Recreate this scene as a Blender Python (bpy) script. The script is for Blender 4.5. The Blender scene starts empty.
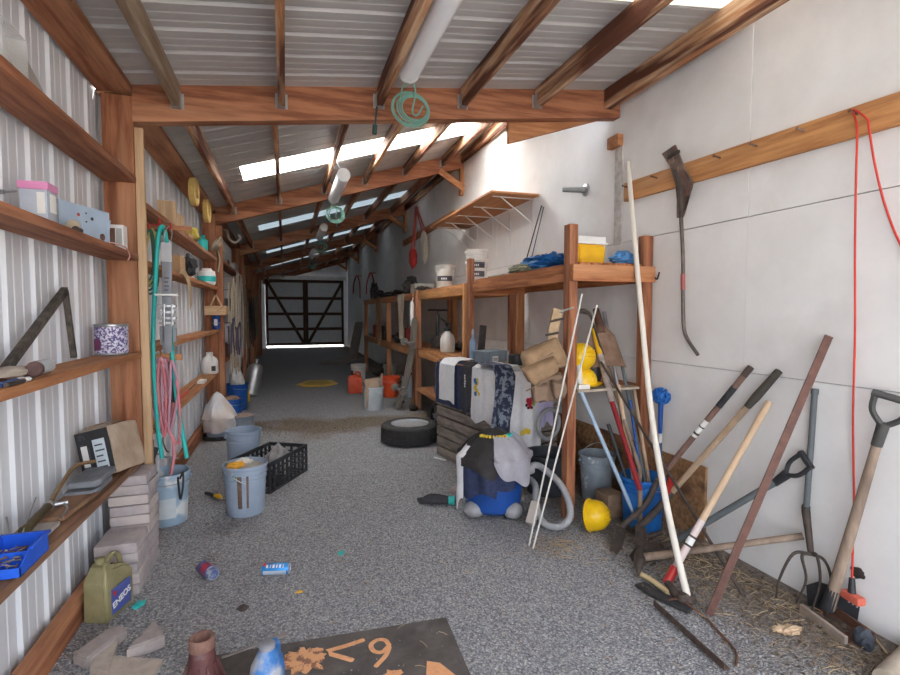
import bpy, bmesh, math, random
from mathutils import Vector as V, Matrix, Euler, noise
R = math.radians
rnd = random.Random(7)
sc = bpy.context.scene
COL = sc.collection

# ------------------------------------------------------------------ camera
F = 500.0
PH = math.atan(25.5 / 500)
TH = math.atan(.33 * math.cos(PH))
CAM = V((0, 0, 1.5))
fw = V((math.sin(TH) * math.cos(PH), math.cos(TH) * math.cos(PH), -math.sin(PH)))
rt = V((math.cos(TH), -math.sin(TH), 0))
up = rt.cross(fw)
cd = bpy.data.cameras.new('camera')
cd.sensor_width = 36
cd.lens = 36 * F / 900
cd.clip_start = .02
cam = bpy.data.objects.new('camera', cd)
COL.objects.link(cam)
cam.location = CAM
cam.rotation_euler = (R(90) - PH, 0, -TH)
sc.camera = cam


def ray(x, y):
    return fw + rt * ((x - 450) / F) + up * ((337.5 - y) / F)


def at(x, y, X=None, Y=None, Z=None):
    """world point on a plane X=, Y= or Z= seen at photo position x, y"""
    v = ray(x, y)
    i, k = (0, X) if X is not None else (1, Y) if Y is not None else (2, Z)
    return CAM + v * ((k - CAM[i]) / v[i])


def G(x, y):
    return at(x, y, Z=0)


def pd(x, y, d):
    return CAM + ray(x, y) * d


# ------------------------------------------------------------------ materials
MATS = {}


def mat(name, c, c2=None, rough=.65, metal=0., scale=9., bump=.08, stretch=(1, 1, 1), lo=.35, hi=.65, detail=5.,
        c3=None, s3=2.2, lo3=.55, hi3=.68, alpha=1., trans=0., spec=.4):
    if name in MATS:
        return MATS[name]
    m = bpy.data.materials.new(name)
    m.use_nodes = True
    nt = m.node_tree
    N, L = nt.nodes, nt.links
    b = N['Principled BSDF']
    b.inputs['Roughness'].default_value = rough
    b.inputs['Metallic'].default_value = metal
    b.inputs['Specular IOR Level'].default_value = spec
    if trans:
        b.inputs['Transmission Weight'].default_value = trans
        b.inputs['IOR'].default_value = 1.2
    if alpha < 1:
        b.inputs['Alpha'].default_value = alpha
    c2 = c2 or tuple(x * .8 for x in c)
    tc = N.new('ShaderNodeTexCoord')
    oi = N.new('ShaderNodeObjectInfo')
    ad = N.new('ShaderNodeVectorMath')
    ad.operation = 'MULTIPLY_ADD'
    L.new(tc.outputs['Object'], ad.inputs[0])
    ad.inputs[1].default_value = stretch
    mu = N.new('ShaderNodeMath')
    mu.operation = 'MULTIPLY'
    mu.inputs[1].default_value = 17.3
    L.new(oi.outputs['Random'], mu.inputs[0])
    L.new(mu.outputs[0], ad.inputs[2])
    n = N.new('ShaderNodeTexNoise')
    n.inputs['Scale'].default_value = scale
    n.inputs['Detail'].default_value = detail
    n.inputs['Roughness'].default_value = .62
    L.new(ad.outputs[0], n.inputs['Vector'])
    mr = N.new('ShaderNodeMapRange')
    mr.inputs['From Min'].default_value = lo
    mr.inputs['From Max'].default_value = hi
    L.new(n.outputs['Fac'], mr.inputs['Value'])
    mx = N.new('ShaderNodeMix')
    mx.data_type = 'RGBA'
    mx.inputs[6].default_value = (*c, 1)
    mx.inputs[7].default_value = (*c2, 1)
    L.new(mr.outputs[0], mx.inputs[0])
    out = mx.outputs[2]
    if c3:
        n3 = N.new('ShaderNodeTexNoise')
        n3.inputs['Scale'].default_value = s3
        n3.inputs['Detail'].default_value = 6
        L.new(ad.outputs[0], n3.inputs['Vector'])
        m3 = N.new('ShaderNodeMapRange')
        m3.inputs['From Min'].default_value = lo3
        m3.inputs['From Max'].default_value = hi3
        L.new(n3.outputs['Fac'], m3.inputs['Value'])
        x3 = N.new('ShaderNodeMix')
        x3.data_type = 'RGBA'
        x3.inputs[7].default_value = (*c3, 1)
        L.new(m3.outputs[0], x3.inputs[0])
        L.new(out, x3.inputs[6])
        out = x3.outputs[2]
    L.new(out, b.inputs['Base Color'])
    if bump:
        bp = N.new('ShaderNodeBump')
        bp.inputs['Strength'].default_value = min(1, bump * 3)
        bp.inputs['Distance'].default_value = .01
        L.new(n.outputs['Fac'], bp.inputs['Height'])
        L.new(bp.outputs[0], b.inputs['Normal'])
    MATS[name] = m
    return m


def wood(name, c, c2, axis='Z', c3=None, **k):
    st = {'X': (.08, 1, 1), 'Y': (1, .08, 1), 'Z': (1, 1, .08)}[axis]
    return mat(name + axis, c, c2, stretch=st, scale=k.pop('scale', 26), rough=.75, bump=.14, c3=c3, s3=k.pop('s3', 3), lo=.4, hi=.6, **k)


def red(ax):      # reddish aged framing timber
    return wood('red_timber', (.38, .155, .075), (.2, .069, .032), ax, c3=(.55, .29, .16), lo3=.5, hi3=.75, s3=6)


def tan(ax):      # lighter brown timber
    return wood('tan_timber', (.5, .235, .105), (.34, .14, .058), ax, c3=(.24, .1, .045), lo3=.58, hi3=.72)


def purl(ax):     # stained roof purlins
    return wood('purlin_timber', (.64, .43, .27), (.42, .18, .075), ax, c3=(.12, .04, .02), lo3=.45, hi3=.56, s3=11)


def orange(ax):
    return wood('orange_board', (.62, .31, .12), (.42, .18, .065), ax, c3=(.66, .38, .18))


def dark(ax):     # nearly black gate timber
    return wood('dark_timber', (.11, .06, .04), (.07, .035, .022), ax)


def pale(ax):
    return wood('pale_timber', (.6, .42, .25), (.46, .3, .17), ax)


def grey(ax):     # weathered crate boards
    return wood('grey_timber', (.29, .245, .21), (.17, .14, .12), ax, c3=(.36, .31, .26))


def rack(ax):
    return wood('rack_timber', (.5, .2, .08), (.28, .095, .036), ax, c3=(.58, .31, .16), lo3=.6, hi3=.75)


WHITE = mat('white_plastic', (.8, .8, .78), (.7, .7, .68), rough=.45, bump=.01)
BLACK = mat('black_plastic', (.02, .021, .024), (.035, .036, .04), rough=.5, bump=.02)
RUBBER = mat('black_rubber', (.03, .03, .032), (.055, .052, .05), rough=.85, scale=20)
STEEL = mat('dull_steel', (.5, .51, .53), (.36, .37, .39), rough=.38, metal=.85)
GALV = mat('galvanised', (.62, .66, .7), (.45, .49, .54), rough=.5, metal=.35, scale=14)
DARKIRON = mat('dark_iron', (.05, .043, .04), (.1, .075, .06), rough=.7, metal=.3, scale=20)
RUST = mat('rusted_iron', (.17, .075, .045), (.085, .045, .035), rough=.85, scale=16, c3=(.25, .16, .12))
BLUE = mat('blue_plastic', (.012, .09, .36), (.01, .065, .28), rough=.42, bump=.01)
YELLOW = mat('yellow_plastic', (.85, .5, .02), (.72, .4, .02), rough=.4, bump=.01)
BUCKET = mat('grey_blue_bucket', (.36, .44, .55), (.29, .36, .46), rough=.5, bump=.02, scale=5, c3=(.46, .42, .38), s3=7, lo3=.62, hi3=.74)
RED = mat('red_plastic', (.55, .035, .03), (.42, .03, .025), rough=.45, bump=.01)
TEAL = mat('teal_hose', (.03, .5, .46), (.02, .42, .4), rough=.4, bump=.01)
PAPER = mat('label_paper', (.78, .77, .74), (.7, .69, .65), bump=.01)
ORANGE = mat('orange_plastic', (.82, .1, .03), (.68, .075, .025), rough=.4, bump=.01)


# ------------------------------------------------------------------ mesh helpers
def B():
    return bmesh.new()


def box(bm, lo, hi, b=0., M=None):
    g = bmesh.ops.create_cube(bm, size=1)
    lo, hi = V(lo), V(hi)
    c, s = (lo + hi) / 2, hi - lo
    for v in g['verts']:
        v.co = V((v.co.x * s.x, v.co.y * s.y, v.co.z * s.z)) + c
    vs = g['verts']
    if b:
        es = list({e for v in vs for e in v.link_edges})
        r = bmesh.ops.bevel(bm, geom=es, offset=b, segments=2, affect='EDGES', profile=.7)
        vs = list({v for v in r['verts']} | {v for v in vs if v.is_valid})
    if M is not None:
        for v in vs:
            v.co = M @ v.co
    return bm


def frame(d, upv=(0, 0, 1)):
    d = V(d).normalized()
    u = V(upv)
    if abs(d.dot(u)) > .98:
        u = V((0, 1, 0))
    s = d.cross(u).normalized()
    u = s.cross(d)
    return s, u, d


def bar(bm, p0, p1, w, h, upv=(0, 0, 1), b=0.):
    """board from p0 to p1, w across, h along upv"""
    p0, p1 = V(p0), V(p1)
    s, u, d = frame(p1 - p0, upv)
    L = (p1 - p0).length
    M = Matrix((s.to_4d(), u.to_4d(), d.to_4d(), V((0, 0, 0, 1)))).transposed()
    for i in range(3):
        M[3][i] = 0
    M.translation = p0
    return box(bm, (-w / 2, -h / 2, 0), (w / 2, h / 2, L), b, M)


def cm(P, k=6, closed=False):
    P = [V(p) for p in P]
    n = len(P)
    out = []
    for i in range(n if closed else n - 1):
        a, b = P[i], P[(i + 1) % n]
        p = P[i - 1] if (i > 0 or closed) else a * 2 - b
        q = P[(i + 2) % n] if (i + 2 < n or closed) else b * 2 - a
        for j in range(k):
            t = j / k
            out.append(.5 * ((2 * a) + (b - p) * t + (2 * p - 5 * a + 4 * b - q) * t * t + (3 * a - p - 3 * b + q) * t ** 3))
    if not closed:
        out.append(P[-1])
    return out


def tube(bm, pts, r, n=8, closed=False, flat=1.):
    pts = [V(p) for p in pts]
    m = len(pts)
    rs = r if isinstance(r, (list, tuple)) else [r] * m
    if len(rs) != m:
        rs = [rs[min(int(i / max(1, m - 1) * (len(rs) - 1)), len(rs) - 2)] * (1 - (i / (m - 1) * (len(rs) - 1) - min(int(i / (m - 1) * (len(rs) - 1)), len(rs) - 2)))
              + rs[min(int(i / (m - 1) * (len(rs) - 1)), len(rs) - 2) + 1] * (i / (m - 1) * (len(rs) - 1) - min(int(i / (m - 1) * (len(rs) - 1)), len(rs) - 2)) for i in range(m)]
    rings = []
    s = None
    for i in range(m):
        a = pts[i - 1] if (i or closed) else pts[i]
        b = pts[(i + 1) % m] if (i < m - 1 or closed) else pts[i]
        d = (b - a)
        if d.length < 1e-9:
            d = V((0, 0, 1))
        d.normalize()
        if s is None:
            s, u, _ = frame(d)
        else:
            s = (s - d * s.dot(d))
            if s.length < 1e-6:
                s, u, _ = frame(d)
            s.normalize()
        u = s.cross(d)
        rings.append([bm.verts.new(pts[i] + (s * math.cos(2 * math.pi * j / n) + u * (math.sin(2 * math.pi * j / n) * flat)) * rs[i]) for j in range(n)])
    for i in range(m if closed else m - 1):
        A, C = rings[i], rings[(i + 1) % m]
        for j in range(n):
            bm.faces.new((A[j], A[(j + 1) % n], C[(j + 1) % n], C[j]))
    if not closed:
        bm.faces.new(rings[0][::-1])
        bm.faces.new(rings[-1])
    return bm


def lathe(bm, prof, n=24, c=(0, 0, 0), M=None, sx=1., sy=1., arc=None):
    """prof: list of (radius, height); closed at ends where radius is 0 or capped"""
    rings = []
    for r, z in prof:
        ring = []
        for j in range(n):
            a = 2 * math.pi * j / n
            p = V((r * math.cos(a) * sx, r * math.sin(a) * sy, z))
            p = (M @ p) if M is not None else p
            ring.append(bm.verts.new(p + V(c)))
        rings.append(ring)
    for A, C in zip(rings, rings[1:]):
        for j in range(n):
            bm.faces.new((A[j], A[(j + 1) % n], C[(j + 1) % n], C[j]))
    bm.faces.new(rings[0][::-1])
    bm.faces.new(rings[-1])
    return bm


def axis(p0, p1):
    """matrix that sends +Z along p0->p1 with origin at p0"""
    s, u, d = frame(V(p1) - V(p0))
    M = Matrix(((s.x, u.x, d.x, p0[0]), (s.y, u.y, d.y, p0[1]), (s.z, u.z, d.z, p0[2]), (0, 0, 0, 1)))
    return M


def prism(bm, poly, th, M=None):
    """2D outline in XY extruded by th along +Z"""
    M = M or Matrix()
    a = [bm.verts.new(M @ V((x, y, 0))) for x, y in poly]
    b = [bm.verts.new(M @ V((x, y, th))) for x, y in poly]
    n = len(poly)
    bm.faces.new(a[::-1])
    bm.faces.new(b)
    for i in range(n):
        bm.faces.new((a[i], a[(i + 1) % n], b[(i + 1) % n], b[i]))
    bmesh.ops.recalc_face_normals(bm, faces=bm.faces[:])
    return bm


def extrude_along(bm, prof, f, ends, th=.003):
    """sheet with profile prof [(s, off)], th thick; f(s, off, t) -> point; ends: t values"""
    prof = list(prof) + [(s, o - th) for s, o in reversed(prof)]
    rows = [[bm.verts.new(f(s, o, t)) for s, o in prof] for t in ends]
    n = len(prof)
    for A, C in zip(rows, rows[1:]):
        for j in range(n):
            bm.faces.new((A[j], A[(j + 1) % n], C[(j + 1) % n], C[j]))
    h = n // 2
    for r in (rows[0], rows[-1]):
        for j in range(h - 1):
            bm.faces.new((r[j], r[j + 1], r[n - 2 - j], r[n - 1 - j]))
    bmesh.ops.recalc_face_normals(bm, faces=bm.faces[:])
    return bm


def sheet(bm, f, nu, nv, th=.004):
    vs = [[bm.verts.new(f(i / nu, j / nv)) for j in range(nv + 1)] for i in range(nu + 1)]
    fs = [bm.faces.new((vs[i][j], vs[i + 1][j], vs[i + 1][j + 1], vs[i][j + 1])) for i in range(nu) for j in range(nv)]
    bmesh.ops.recalc_face_normals(bm, faces=fs)
    if th:
        bmesh.ops.solidify(bm, geom=fs, thickness=th)
    return bm


def blob(bm, c, s, seed=0, amp=.2, freq=1.6, sub=3, flatz=None):
    g = bmesh.ops.create_icosphere(bm, subdivisions=sub, radius=1)
    s = V(s) if not isinstance(s, (int, float)) else V((s, s, s))
    for v in g['verts']:
        d = v.co.copy()
        k = 1 + amp * noise.noise(d * freq + V((seed * 3.1, seed * 1.7, 0))) + amp * .5 * noise.noise(d * freq * 2.7 + V((seed, 0, seed)))
        p = V((d.x * s.x * k, d.y * s.y * k, d.z * s.z * k))
        if flatz is not None and p.z + c[2] < flatz:
            p.z = flatz - c[2]
        v.co = p + V(c)
    return bm


def circle(c, r, n=24, nrm=(0, 0, 1), a0=0., a1=360., sx=1.):
    s, u, d = frame(nrm, (0, 0, 1) if abs(V(nrm).normalized().z) < .9 else (0, 1, 0))
    full = abs(a1 - a0) >= 360
    m = n if full else n + 1
    return [V(c) + s * (r * sx * math.cos(R(a0 + (a1 - a0) * i / n))) + u * (r * math.sin(R(a0 + (a1 - a0) * i / n))) for i in range(m)]


def finish(name, bm, m, smooth=40):
    me = bpy.data.meshes.new(name)
    bm.to_mesh(me)
    bm.free()
    me.materials.append(m)
    if smooth:
        me.shade_smooth()
        me.set_sharp_from_angle(angle=R(smooth))
    return me


def thing(name, label, cat, loc, rot=(0, 0, 0), group=None):
    o = bpy.data.objects.new(name, None)
    o.empty_display_size = .05
    COL.objects.link(o)
    o.location = loc
    o.rotation_euler = rot
    o['label'] = label
    o['category'] = cat
    if group:
        o['group'] = group
    return o


ORG = {}


def part(name, bm, m, parent, label=None, world=False, smooth=40, kind=None):
    """a part; geometry local to the parent, or in world space when world=True (parents unrotated)"""
    org = V((0, 0, 0))
    p = parent
    while p is not None:
        org += p.location
        p = p.parent
    if world:
        bmesh.ops.translate(bm, verts=bm.verts[:], vec=-org)
    o = bpy.data.objects.new(name, finish(name, bm, m, smooth))
    COL.objects.link(o)
    o.parent = parent
    if label:
        o['label'] = label
    if kind:
        o['kind'] = kind
    return o


def solo(name, bm, m, label, cat, group=None, smooth=40, kind=None):
    """one-mesh thing built in world space; its origin goes to the middle of its base"""
    xs = [v.co.copy() for v in bm.verts]
    lo = V((min(p.x for p in xs), min(p.y for p in xs), min(p.z for p in xs)))
    hi = V((max(p.x for p in xs), max(p.y for p in xs), max(p.z for p in xs)))
    c = V(((lo.x + hi.x) / 2, (lo.y + hi.y) / 2, lo.z))
    bmesh.ops.translate(bm, verts=bm.verts[:], vec=-c)
    o = bpy.data.objects.new(name, finish(name, bm, m, smooth))
    COL.objects.link(o)
    o.location = c
    o['label'] = label
    o['category'] = cat
    if group:
        o['group'] = group
    if kind:
        o['kind'] = kind
    return o


def struct(name, bm, m, smooth=30, parent=None):
    if parent is None:
        xs = [v.co.copy() for v in bm.verts]
        c = sum(xs, V()) / len(xs)
        bmesh.ops.translate(bm, verts=bm.verts[:], vec=-c)
    else:
        c = V((0, 0, 0))
        bmesh.ops.translate(bm, verts=bm.verts[:], vec=-parent.location)
    o = bpy.data.objects.new(name, finish(name, bm, m, smooth))
    COL.objects.link(o)
    o.location = c
    if parent is not None:
        o.parent = parent
    else:
        o['kind'] = 'structure'
    return o


def clone(o, loc, label=None, rot=None, group=None):
    r = o.copy()
    COL.objects.link(r)
    r.location = loc
    if rot is not None:
        r.rotation_euler = rot
    if label:
        r['label'] = label
    if group:
        r['group'] = group
    for ch in list(o.children):
        c = ch.copy()
        COL.objects.link(c)
        c.parent = r
        for g in list(ch.children):
            d = g.copy()
            COL.objects.link(d)
            d.parent = c
    return r


# ------------------------------------------------------------------ the setting
XL, XR = -1.02, 2.60
YF, YB = -.9, 22.16          # open front, gates at the back
POSTS = [3.46 + 3.74 * i for i in range(6)]


def z_near(x):
    return 2.845 + .126 * (x + .81)


def z_far(x):
    return 2.868 + .302 * (x + .81)


# floor: crushed gravel
def gravel():
    m = bpy.data.materials.new('gravel')
    m.use_nodes = True
    N, L = m.node_tree.nodes, m.node_tree.links
    b = N['Principled BSDF']
    b.inputs['Roughness'].default_value = .9
    b.inputs['Specular IOR Level'].default_value = .25
    geo = N.new('ShaderNodeNewGeometry')
    pos = geo.outputs['Position']
    vo = N.new('ShaderNodeTexVoronoi')
    vo.inputs['Scale'].default_value = 105
    vo.inputs['Randomness'].default_value = 1
    L.new(pos, vo.inputs['Vector'])
    sp = N.new('ShaderNodeSeparateColor')
    L.new(vo.outputs['Color'], sp.inputs[0])
    cr = N.new('ShaderNodeValToRGB')
    e = cr.color_ramp.elements
    e[0].position, e[0].color = 0., (.26, .26, .275, 1)
    e[1].position, e[1].color = 1., (.62, .6, .58, 1)
    for p, c in ((.3, (.34, .345, .37, 1)), (.55, (.42, .42, .435, 1)), (.85, (.5, .49, .48, 1))):
        k = e.new(p)
        k.color = c
    L.new(sp.outputs[0], cr.inputs[0])
    # dark joints between stones
    mr = N.new('ShaderNodeMapRange')
    mr.inputs['From Min'].default_value = .25
    mr.inputs['From Max'].default_value = .75
    mr.inputs['To Min'].default_value = 1
    mr.inputs['To Max'].default_value = .56
    L.new(vo.outputs['Distance'], mr.inputs['Value'])
    mm = N.new('ShaderNodeMix')
    mm.data_type = 'RGBA'
    mm.blend_type = 'MULTIPLY'
    mm.inputs[0].default_value = 1
    L.new(cr.outputs[0], mm.inputs[6])
    L.new(mr.outputs[0], mm.inputs[7])
    # broad patches, and dirt trodden in along the white wall and across the passage
    n = N.new('ShaderNodeTexNoise')
    n.inputs['Scale'].default_value = 1.3
    n.inputs['Detail'].default_value = 6
    L.new(pos, n.inputs['Vector'])
    sx = N.new('ShaderNodeSeparateXYZ')
    L.new(pos, sx.inputs[0])
    nd = N.new('ShaderNodeMath')
    nd.operation = 'MULTIPLY_ADD'
    L.new(n.outputs['Fac'], nd.inputs[0])
    nd.inputs[1].default_value = 1.5
    L.new(sx.outputs['X'], nd.inputs[2])
    d1 = N.new('ShaderNodeMapRange')
    d1.inputs['From Min'].default_value = 2.45
    d1.inputs['From Max'].default_value = 3.0
    d1.inputs['To Max'].default_value = .75
    L.new(nd.outputs[0], d1.inputs['Value'])
    # a dirt streak near y = 6.4
    yy = N.new('ShaderNodeMath')
    yy.operation = 'SUBTRACT'
    L.new(sx.outputs['Y'], yy.inputs[0])
    yy.inputs[1].default_value = 6.75
    ya = N.new('ShaderNodeMath')
    ya.operation = 'ABSOLUTE'
    L.new(yy.outputs[0], ya.inputs[0])
    yn = N.new('ShaderNodeMath')
    yn.operation = 'MULTIPLY_ADD'
    L.new(n.outputs['Fac'], yn.inputs[0])
    yn.inputs[1].default_value = -1.6
    L.new(ya.outputs[0], yn.inputs[2])
    d2 = N.new('ShaderNodeMapRange')
    d2.inputs['From Min'].default_value = -.2
    d2.inputs['From Max'].default_value = -.6
    d2.inputs['To Max'].default_value = .92
    L.new(yn.outputs[0], d2.inputs['Value'])
    mxx = N.new('ShaderNodeMath')
    mxx.operation = 'MAXIMUM'
    L.new(d1.outputs[0], mxx.inputs[0])
    L.new(d2.outputs[0], mxx.inputs[1])
    n2 = N.new('ShaderNodeTexNoise')
    n2.inputs['Scale'].default_value = 30
    n2.inputs['Detail'].default_value = 5
    L.new(pos, n2.inputs['Vector'])
    dr = N.new('ShaderNodeValToRGB')
    dr.color_ramp.elements[0].position = .3
    dr.color_ramp.elements[0].color = (.09, .065, .045, 1)
    dr.color_ramp.elements[1].position = .72
    dr.color_ramp.elements[1].color = (.3, .235, .165, 1)
    L.new(n2.outputs['Fac'], dr.inputs[0])
    fin = N.new('ShaderNodeMix')
    fin.data_type = 'RGBA'
    L.new(mxx.outputs[0], fin.inputs[0])
    L.new(mm.outputs[2], fin.inputs[6])
    L.new(dr.outputs[0], fin.inputs[7])
    L.new(fin.outputs[2], b.inputs['Base Color'])
    bp = N.new('ShaderNodeBump')
    bp.inputs['Strength'].default_value = .8
    bp.inputs['Distance'].default_value = .012
    bp.invert = True
    L.new(vo.outputs['Distance'], bp.inputs['Height'])
    L.new(bp.outputs[0], b.inputs['Normal'])
    return m


GRAVEL = gravel()
bm = B()
bmesh.ops.create_grid(bm, x_segments=2, y_segments=2, size=1)
for v in bm.verts:
    v.co = V((.8 + v.co.x * 22, 8 + v.co.y * 28, 0))
struct('floor', bm, GRAVEL)

METAL = mat('white_metal_sheet', (.72, .755, .8), (.67, .7, .74), rough=.42, metal=.0, scale=2, bump=.01, c3=(.68, .67, .66), s3=1.2, lo3=.55, hi3=.8)
ROOFM = mat('roof_metal_sheet', (.5, .49, .48), (.43, .42, .41), rough=.45, metal=.1, scale=2, bump=.01)
SKYL = bpy.data.materials.new('translucent_roof_panel')
SKYL.use_nodes = True
_N, _L = SKYL.node_tree.nodes, SKYL.node_tree.links
_N.remove(_N['Principled BSDF'])
_t = _N.new('ShaderNodeBsdfTranslucent')
_t.inputs[0].default_value = (.92, .94, .95, 1)
_d = _N.new('ShaderNodeBsdfTransparent')
_d.inputs[0].default_value = (.9, .93, .95, 1)
_x = _N.new('ShaderNodeMixShader')
_x.inputs[0].default_value = 0.
_L.new(_t.outputs[0], _x.inputs[1])
_L.new(_d.outputs[0], _x.inputs[2])
_L.new(_x.outputs[0], _N['Material Output'].inputs[0])

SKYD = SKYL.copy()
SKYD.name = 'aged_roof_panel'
SKYN = SKYL.copy()  # copy with a darkened tint, so less light reaches the white wall
SKYN.name = 'dimmed_roof_panel'
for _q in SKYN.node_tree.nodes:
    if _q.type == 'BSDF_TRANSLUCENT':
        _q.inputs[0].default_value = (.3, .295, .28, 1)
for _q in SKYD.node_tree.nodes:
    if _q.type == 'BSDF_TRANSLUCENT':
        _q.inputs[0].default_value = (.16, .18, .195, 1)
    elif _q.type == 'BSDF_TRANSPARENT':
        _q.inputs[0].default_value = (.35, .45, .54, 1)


def ribs(s0, s1, pitch=.235, hgt=.014, phase=0.):
    """profile of a ribbed sheet: tall trapezoid ribs with two low swages between"""
    out = [(s0, 0.)]
    k = math.floor((s0 - phase) / pitch) - 1
    while phase + k * pitch < s1 + pitch:
        c = phase + k * pitch
        for ds, o in ((-.02, 0), (-.009, hgt), (.009, hgt), (.02, 0), (.07, 0), (.076, .0025), (.09, .0025), (.096, 0), (.142, 0), (.148, .0025), (.162, .0025), (.168, 0)):
            if s0 < c + ds < s1:
                out.append((c + ds, o))
        k += 1
    out.append((s1, 0.))
    return out


def sheet_wall(name, y0, y1, z1, ph):
    bm = B()
    extrude_along(bm, ribs(y0, y1, phase=ph), lambda s, o, t: V((XL - .022 + o, s, t)), (0, z1))
    return bm


struct('wall_left', sheet_wall('w', YF, YB + .12, 2.815, .06), METAL, smooth=0)


# right wall: painted plywood sheets with open joints, floor to roof
WALLW = mat('white_painted_ply', (.84, .835, .82), (.78, .77, .755), rough=.7, scale=3.5, bump=.03, c3=(.62, .6, .57), s3=1.4, lo3=.58, hi3=.85)
SEAM = mat('wall_joint', (.17, .16, .15), rough=.9)
wr = thing('wall_right', 'x', 'wall', (XR, 8, 0))
del wr['label'], wr['category']
wr['kind'] = 'structure'
rows = [(0, 1.138), (1.142, 2.058), (2.064, 4.15)]
ys = [YF, 2.28, 3.55, 5.97, 8.4, 10.85, 13.3, 15.7, 18.1, 20.6, YB + .14]
for z0, z1 in rows:
    for a, b in zip(ys, ys[1:]):
        top = z1 if z1 < 4 else (3.27 if b <= 3.56 else 3.9)
        j = rnd.uniform(0, .004)
        gap = .0025 if z1 > 4 else .0006
        bm = B()
        box(bm, (XR + j, a + gap, z0), (XR + .02, b - gap, top))
        struct('wall_panel', bm, WALLW, parent=wr)
bm = B()
box(bm, (XR + .021, YF, 0), (XR + .09, YB + .16, 3.25))
box(bm, (XR + .021, 3.47, 3.25), (XR + .09, YB + .16, 3.9))
struct('wall_backing', bm, SEAM, parent=wr)

# base plate along the metal wall, and the eave board over the posts
bm = B()
box(bm, (-1.0, YF, -.02), (-.955, YB, .14), .004)
struct('baseboard_left', bm, red('Y'))
for i, (a, b) in enumerate(zip([YF] + POSTS, POSTS)):
    bm = B()
    zf = z_near if i == 0 else z_far
    for sgn in (0,):
        e0, e1 = zf(-1.015) - .008, zf(-.835) - .008
        prism(bm, [(-1.015, e0 - .03), (-.835, e1 - .03), (-.835, e1), (-1.015, e0)], b - a - .002, Matrix(((1, 0, 0, 0), (0, 0, -1, b), (0, 1, 0, 0), (0, 0, 0, 1))))
    struct('roof_eave_board', bm, red('Y'))

# posts on the metal wall
for y in POSTS[:-1]:
    bm = B()
    box(bm, (-1.0, y, 0), (-.84, y + .09, 2.775), .004)
    struct('wall_post', bm, red('Z'))
bm = B()
box(bm, (-.838, 3.475, 0), (-.793, 3.51, 2.6), .003)
struct('wall_post', bm, pale('Z'))
for y in POSTS[1:-1]:
    bm = B()
    box(bm, (-.835, y + .005, 0), (-.765, y + .05, 2.63), .003)
    struct('wall_post', bm, red('Z'))


# roof beams
def sbeam(name, y, zf, x0, x1, dep, th, m, drop=0):
    bm = B()
    poly = [(x0, zf(x0) - dep - drop), (x1, zf(x1) - dep - drop), (x1, zf(x1) - drop), (x0, zf(x0) - drop)]
    M = Matrix(((1, 0, 0, 0), (0, 0, -1, y + th), (0, 1, 0, 0), (0, 0, 0, 1)))
    prism(bm, poly, th, M)
    return struct(name, bm, m)


sbeam('roof_beam', 3.46, z_near, -.84, 2.575, .215, .085, red('X'))
for y in POSTS[1:]:
    sbeam('roof_beam', y, z_far, -.84, XR - .01, .225, .085, red('X'))
# the sloping rafter end that shows below the first beam
bm = B()
q = [at(508, 122, Y=3.56), at(592, 119, Y=3.56), at(509, 143, Y=3.56)]
M = Matrix(((1, 0, 0, 0), (0, 0, -1, 3.60), (0, 1, 0, 0), (0, 0, 0, 1)))
prism(bm, [(q[0].x, q[0].z + .1), (q[2].x, q[2].z), (q[1].x + .12, q[1].z + .02), (q[1].x + .12, q[0].z + .22)], .04, M)
struct('roof_rafter', bm, tan('X'))

# purlins hung between the beams on small steel hangers
HANG = mat('zinc_hanger', (.45, .44, .43), (.3, .29, .28), rough=.45, metal=.5)


def purlin(x, y0, y1, zf, m, dep=.14, th=.04):
    bm = B()
    box(bm, (x - th / 2, y0 + .003, zf(x) - dep), (x + th / 2, y1 - .003, zf(x) - .004), .003)
    struct('roof_purlin', bm, m)
    for yy, s in ((y1, -1), (y0, 1)):
        if yy < 3:
            continue
        bm = B()
        z = zf(x)
        for sg in (-1, 1):
            a = x + sg * (th / 2 + .002)
            box(bm, (min(a, a + sg * .002), min(yy, yy + s * .05), z - dep - .003), (max(a, a + sg * .002), max(yy, yy + s * .05), z - .05))
            box(bm, (min(a, a + sg * .016), min(yy + s * .001, yy + s * .004), z - dep - .003), (max(a, a + sg * .016), max(yy + s * .001, yy + s * .004), z - .05))
        box(bm, (x - th / 2, min(yy, yy + s * .05), z - dep - .005), (x + th / 2, max(yy, yy + s * .05), z - dep - .002))
        struct('roof_hanger', bm, HANG)


PX1 = (-.6, -.0, .63, 1.235, 1.83)
for i, x in enumerate(PX1):
    purlin(x, YF, 3.46, z_near, wood('grey_brown_timber', (.36, .28, .2), (.24, .16, .1), 'Y') if i == 0 else purl('Y'))
bm = B()
box(bm, (2.42, YF, z_near(2.45) - .15), (2.50, 3.455, z_near(2.45) - .004), .003)
struct('roof_purlin', bm, purl('Y'))
PX2 = (-.62, -.05, .54, 1.1, 1.68, 2.25)
for k, (a, b) in enumerate(zip(POSTS, POSTS[1:])):
    for x in PX2:
        purlin(x, a + .085, b, z_far, purl('Y') if k == 0 else red('Y'))
    bm = B()
    box(bm, (2.545, a + .085, z_far(2.55) - .15), (2.585, b, z_far(2.55) - .004), .003)
    struct('roof_purlin', bm, purl('Y'))
# knee braces at the white wall
for y in POSTS[1:]:
    bm = B()
    bar(bm, (2.2, y - .03, z_far(2.2) - .2), (2.57, y - .03, z_far(2.2) - .42), .04, .09, b=.003)
    struct('roof_brace', bm, tan('X'))
    bm = B()
    box(bm, (2.54, y + .0, z_far(2.55) - .62), (2.595, y + .085, z_far(2.55) - .2), .003)
    struct('wall_post', bm, tan('Z'))


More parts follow.
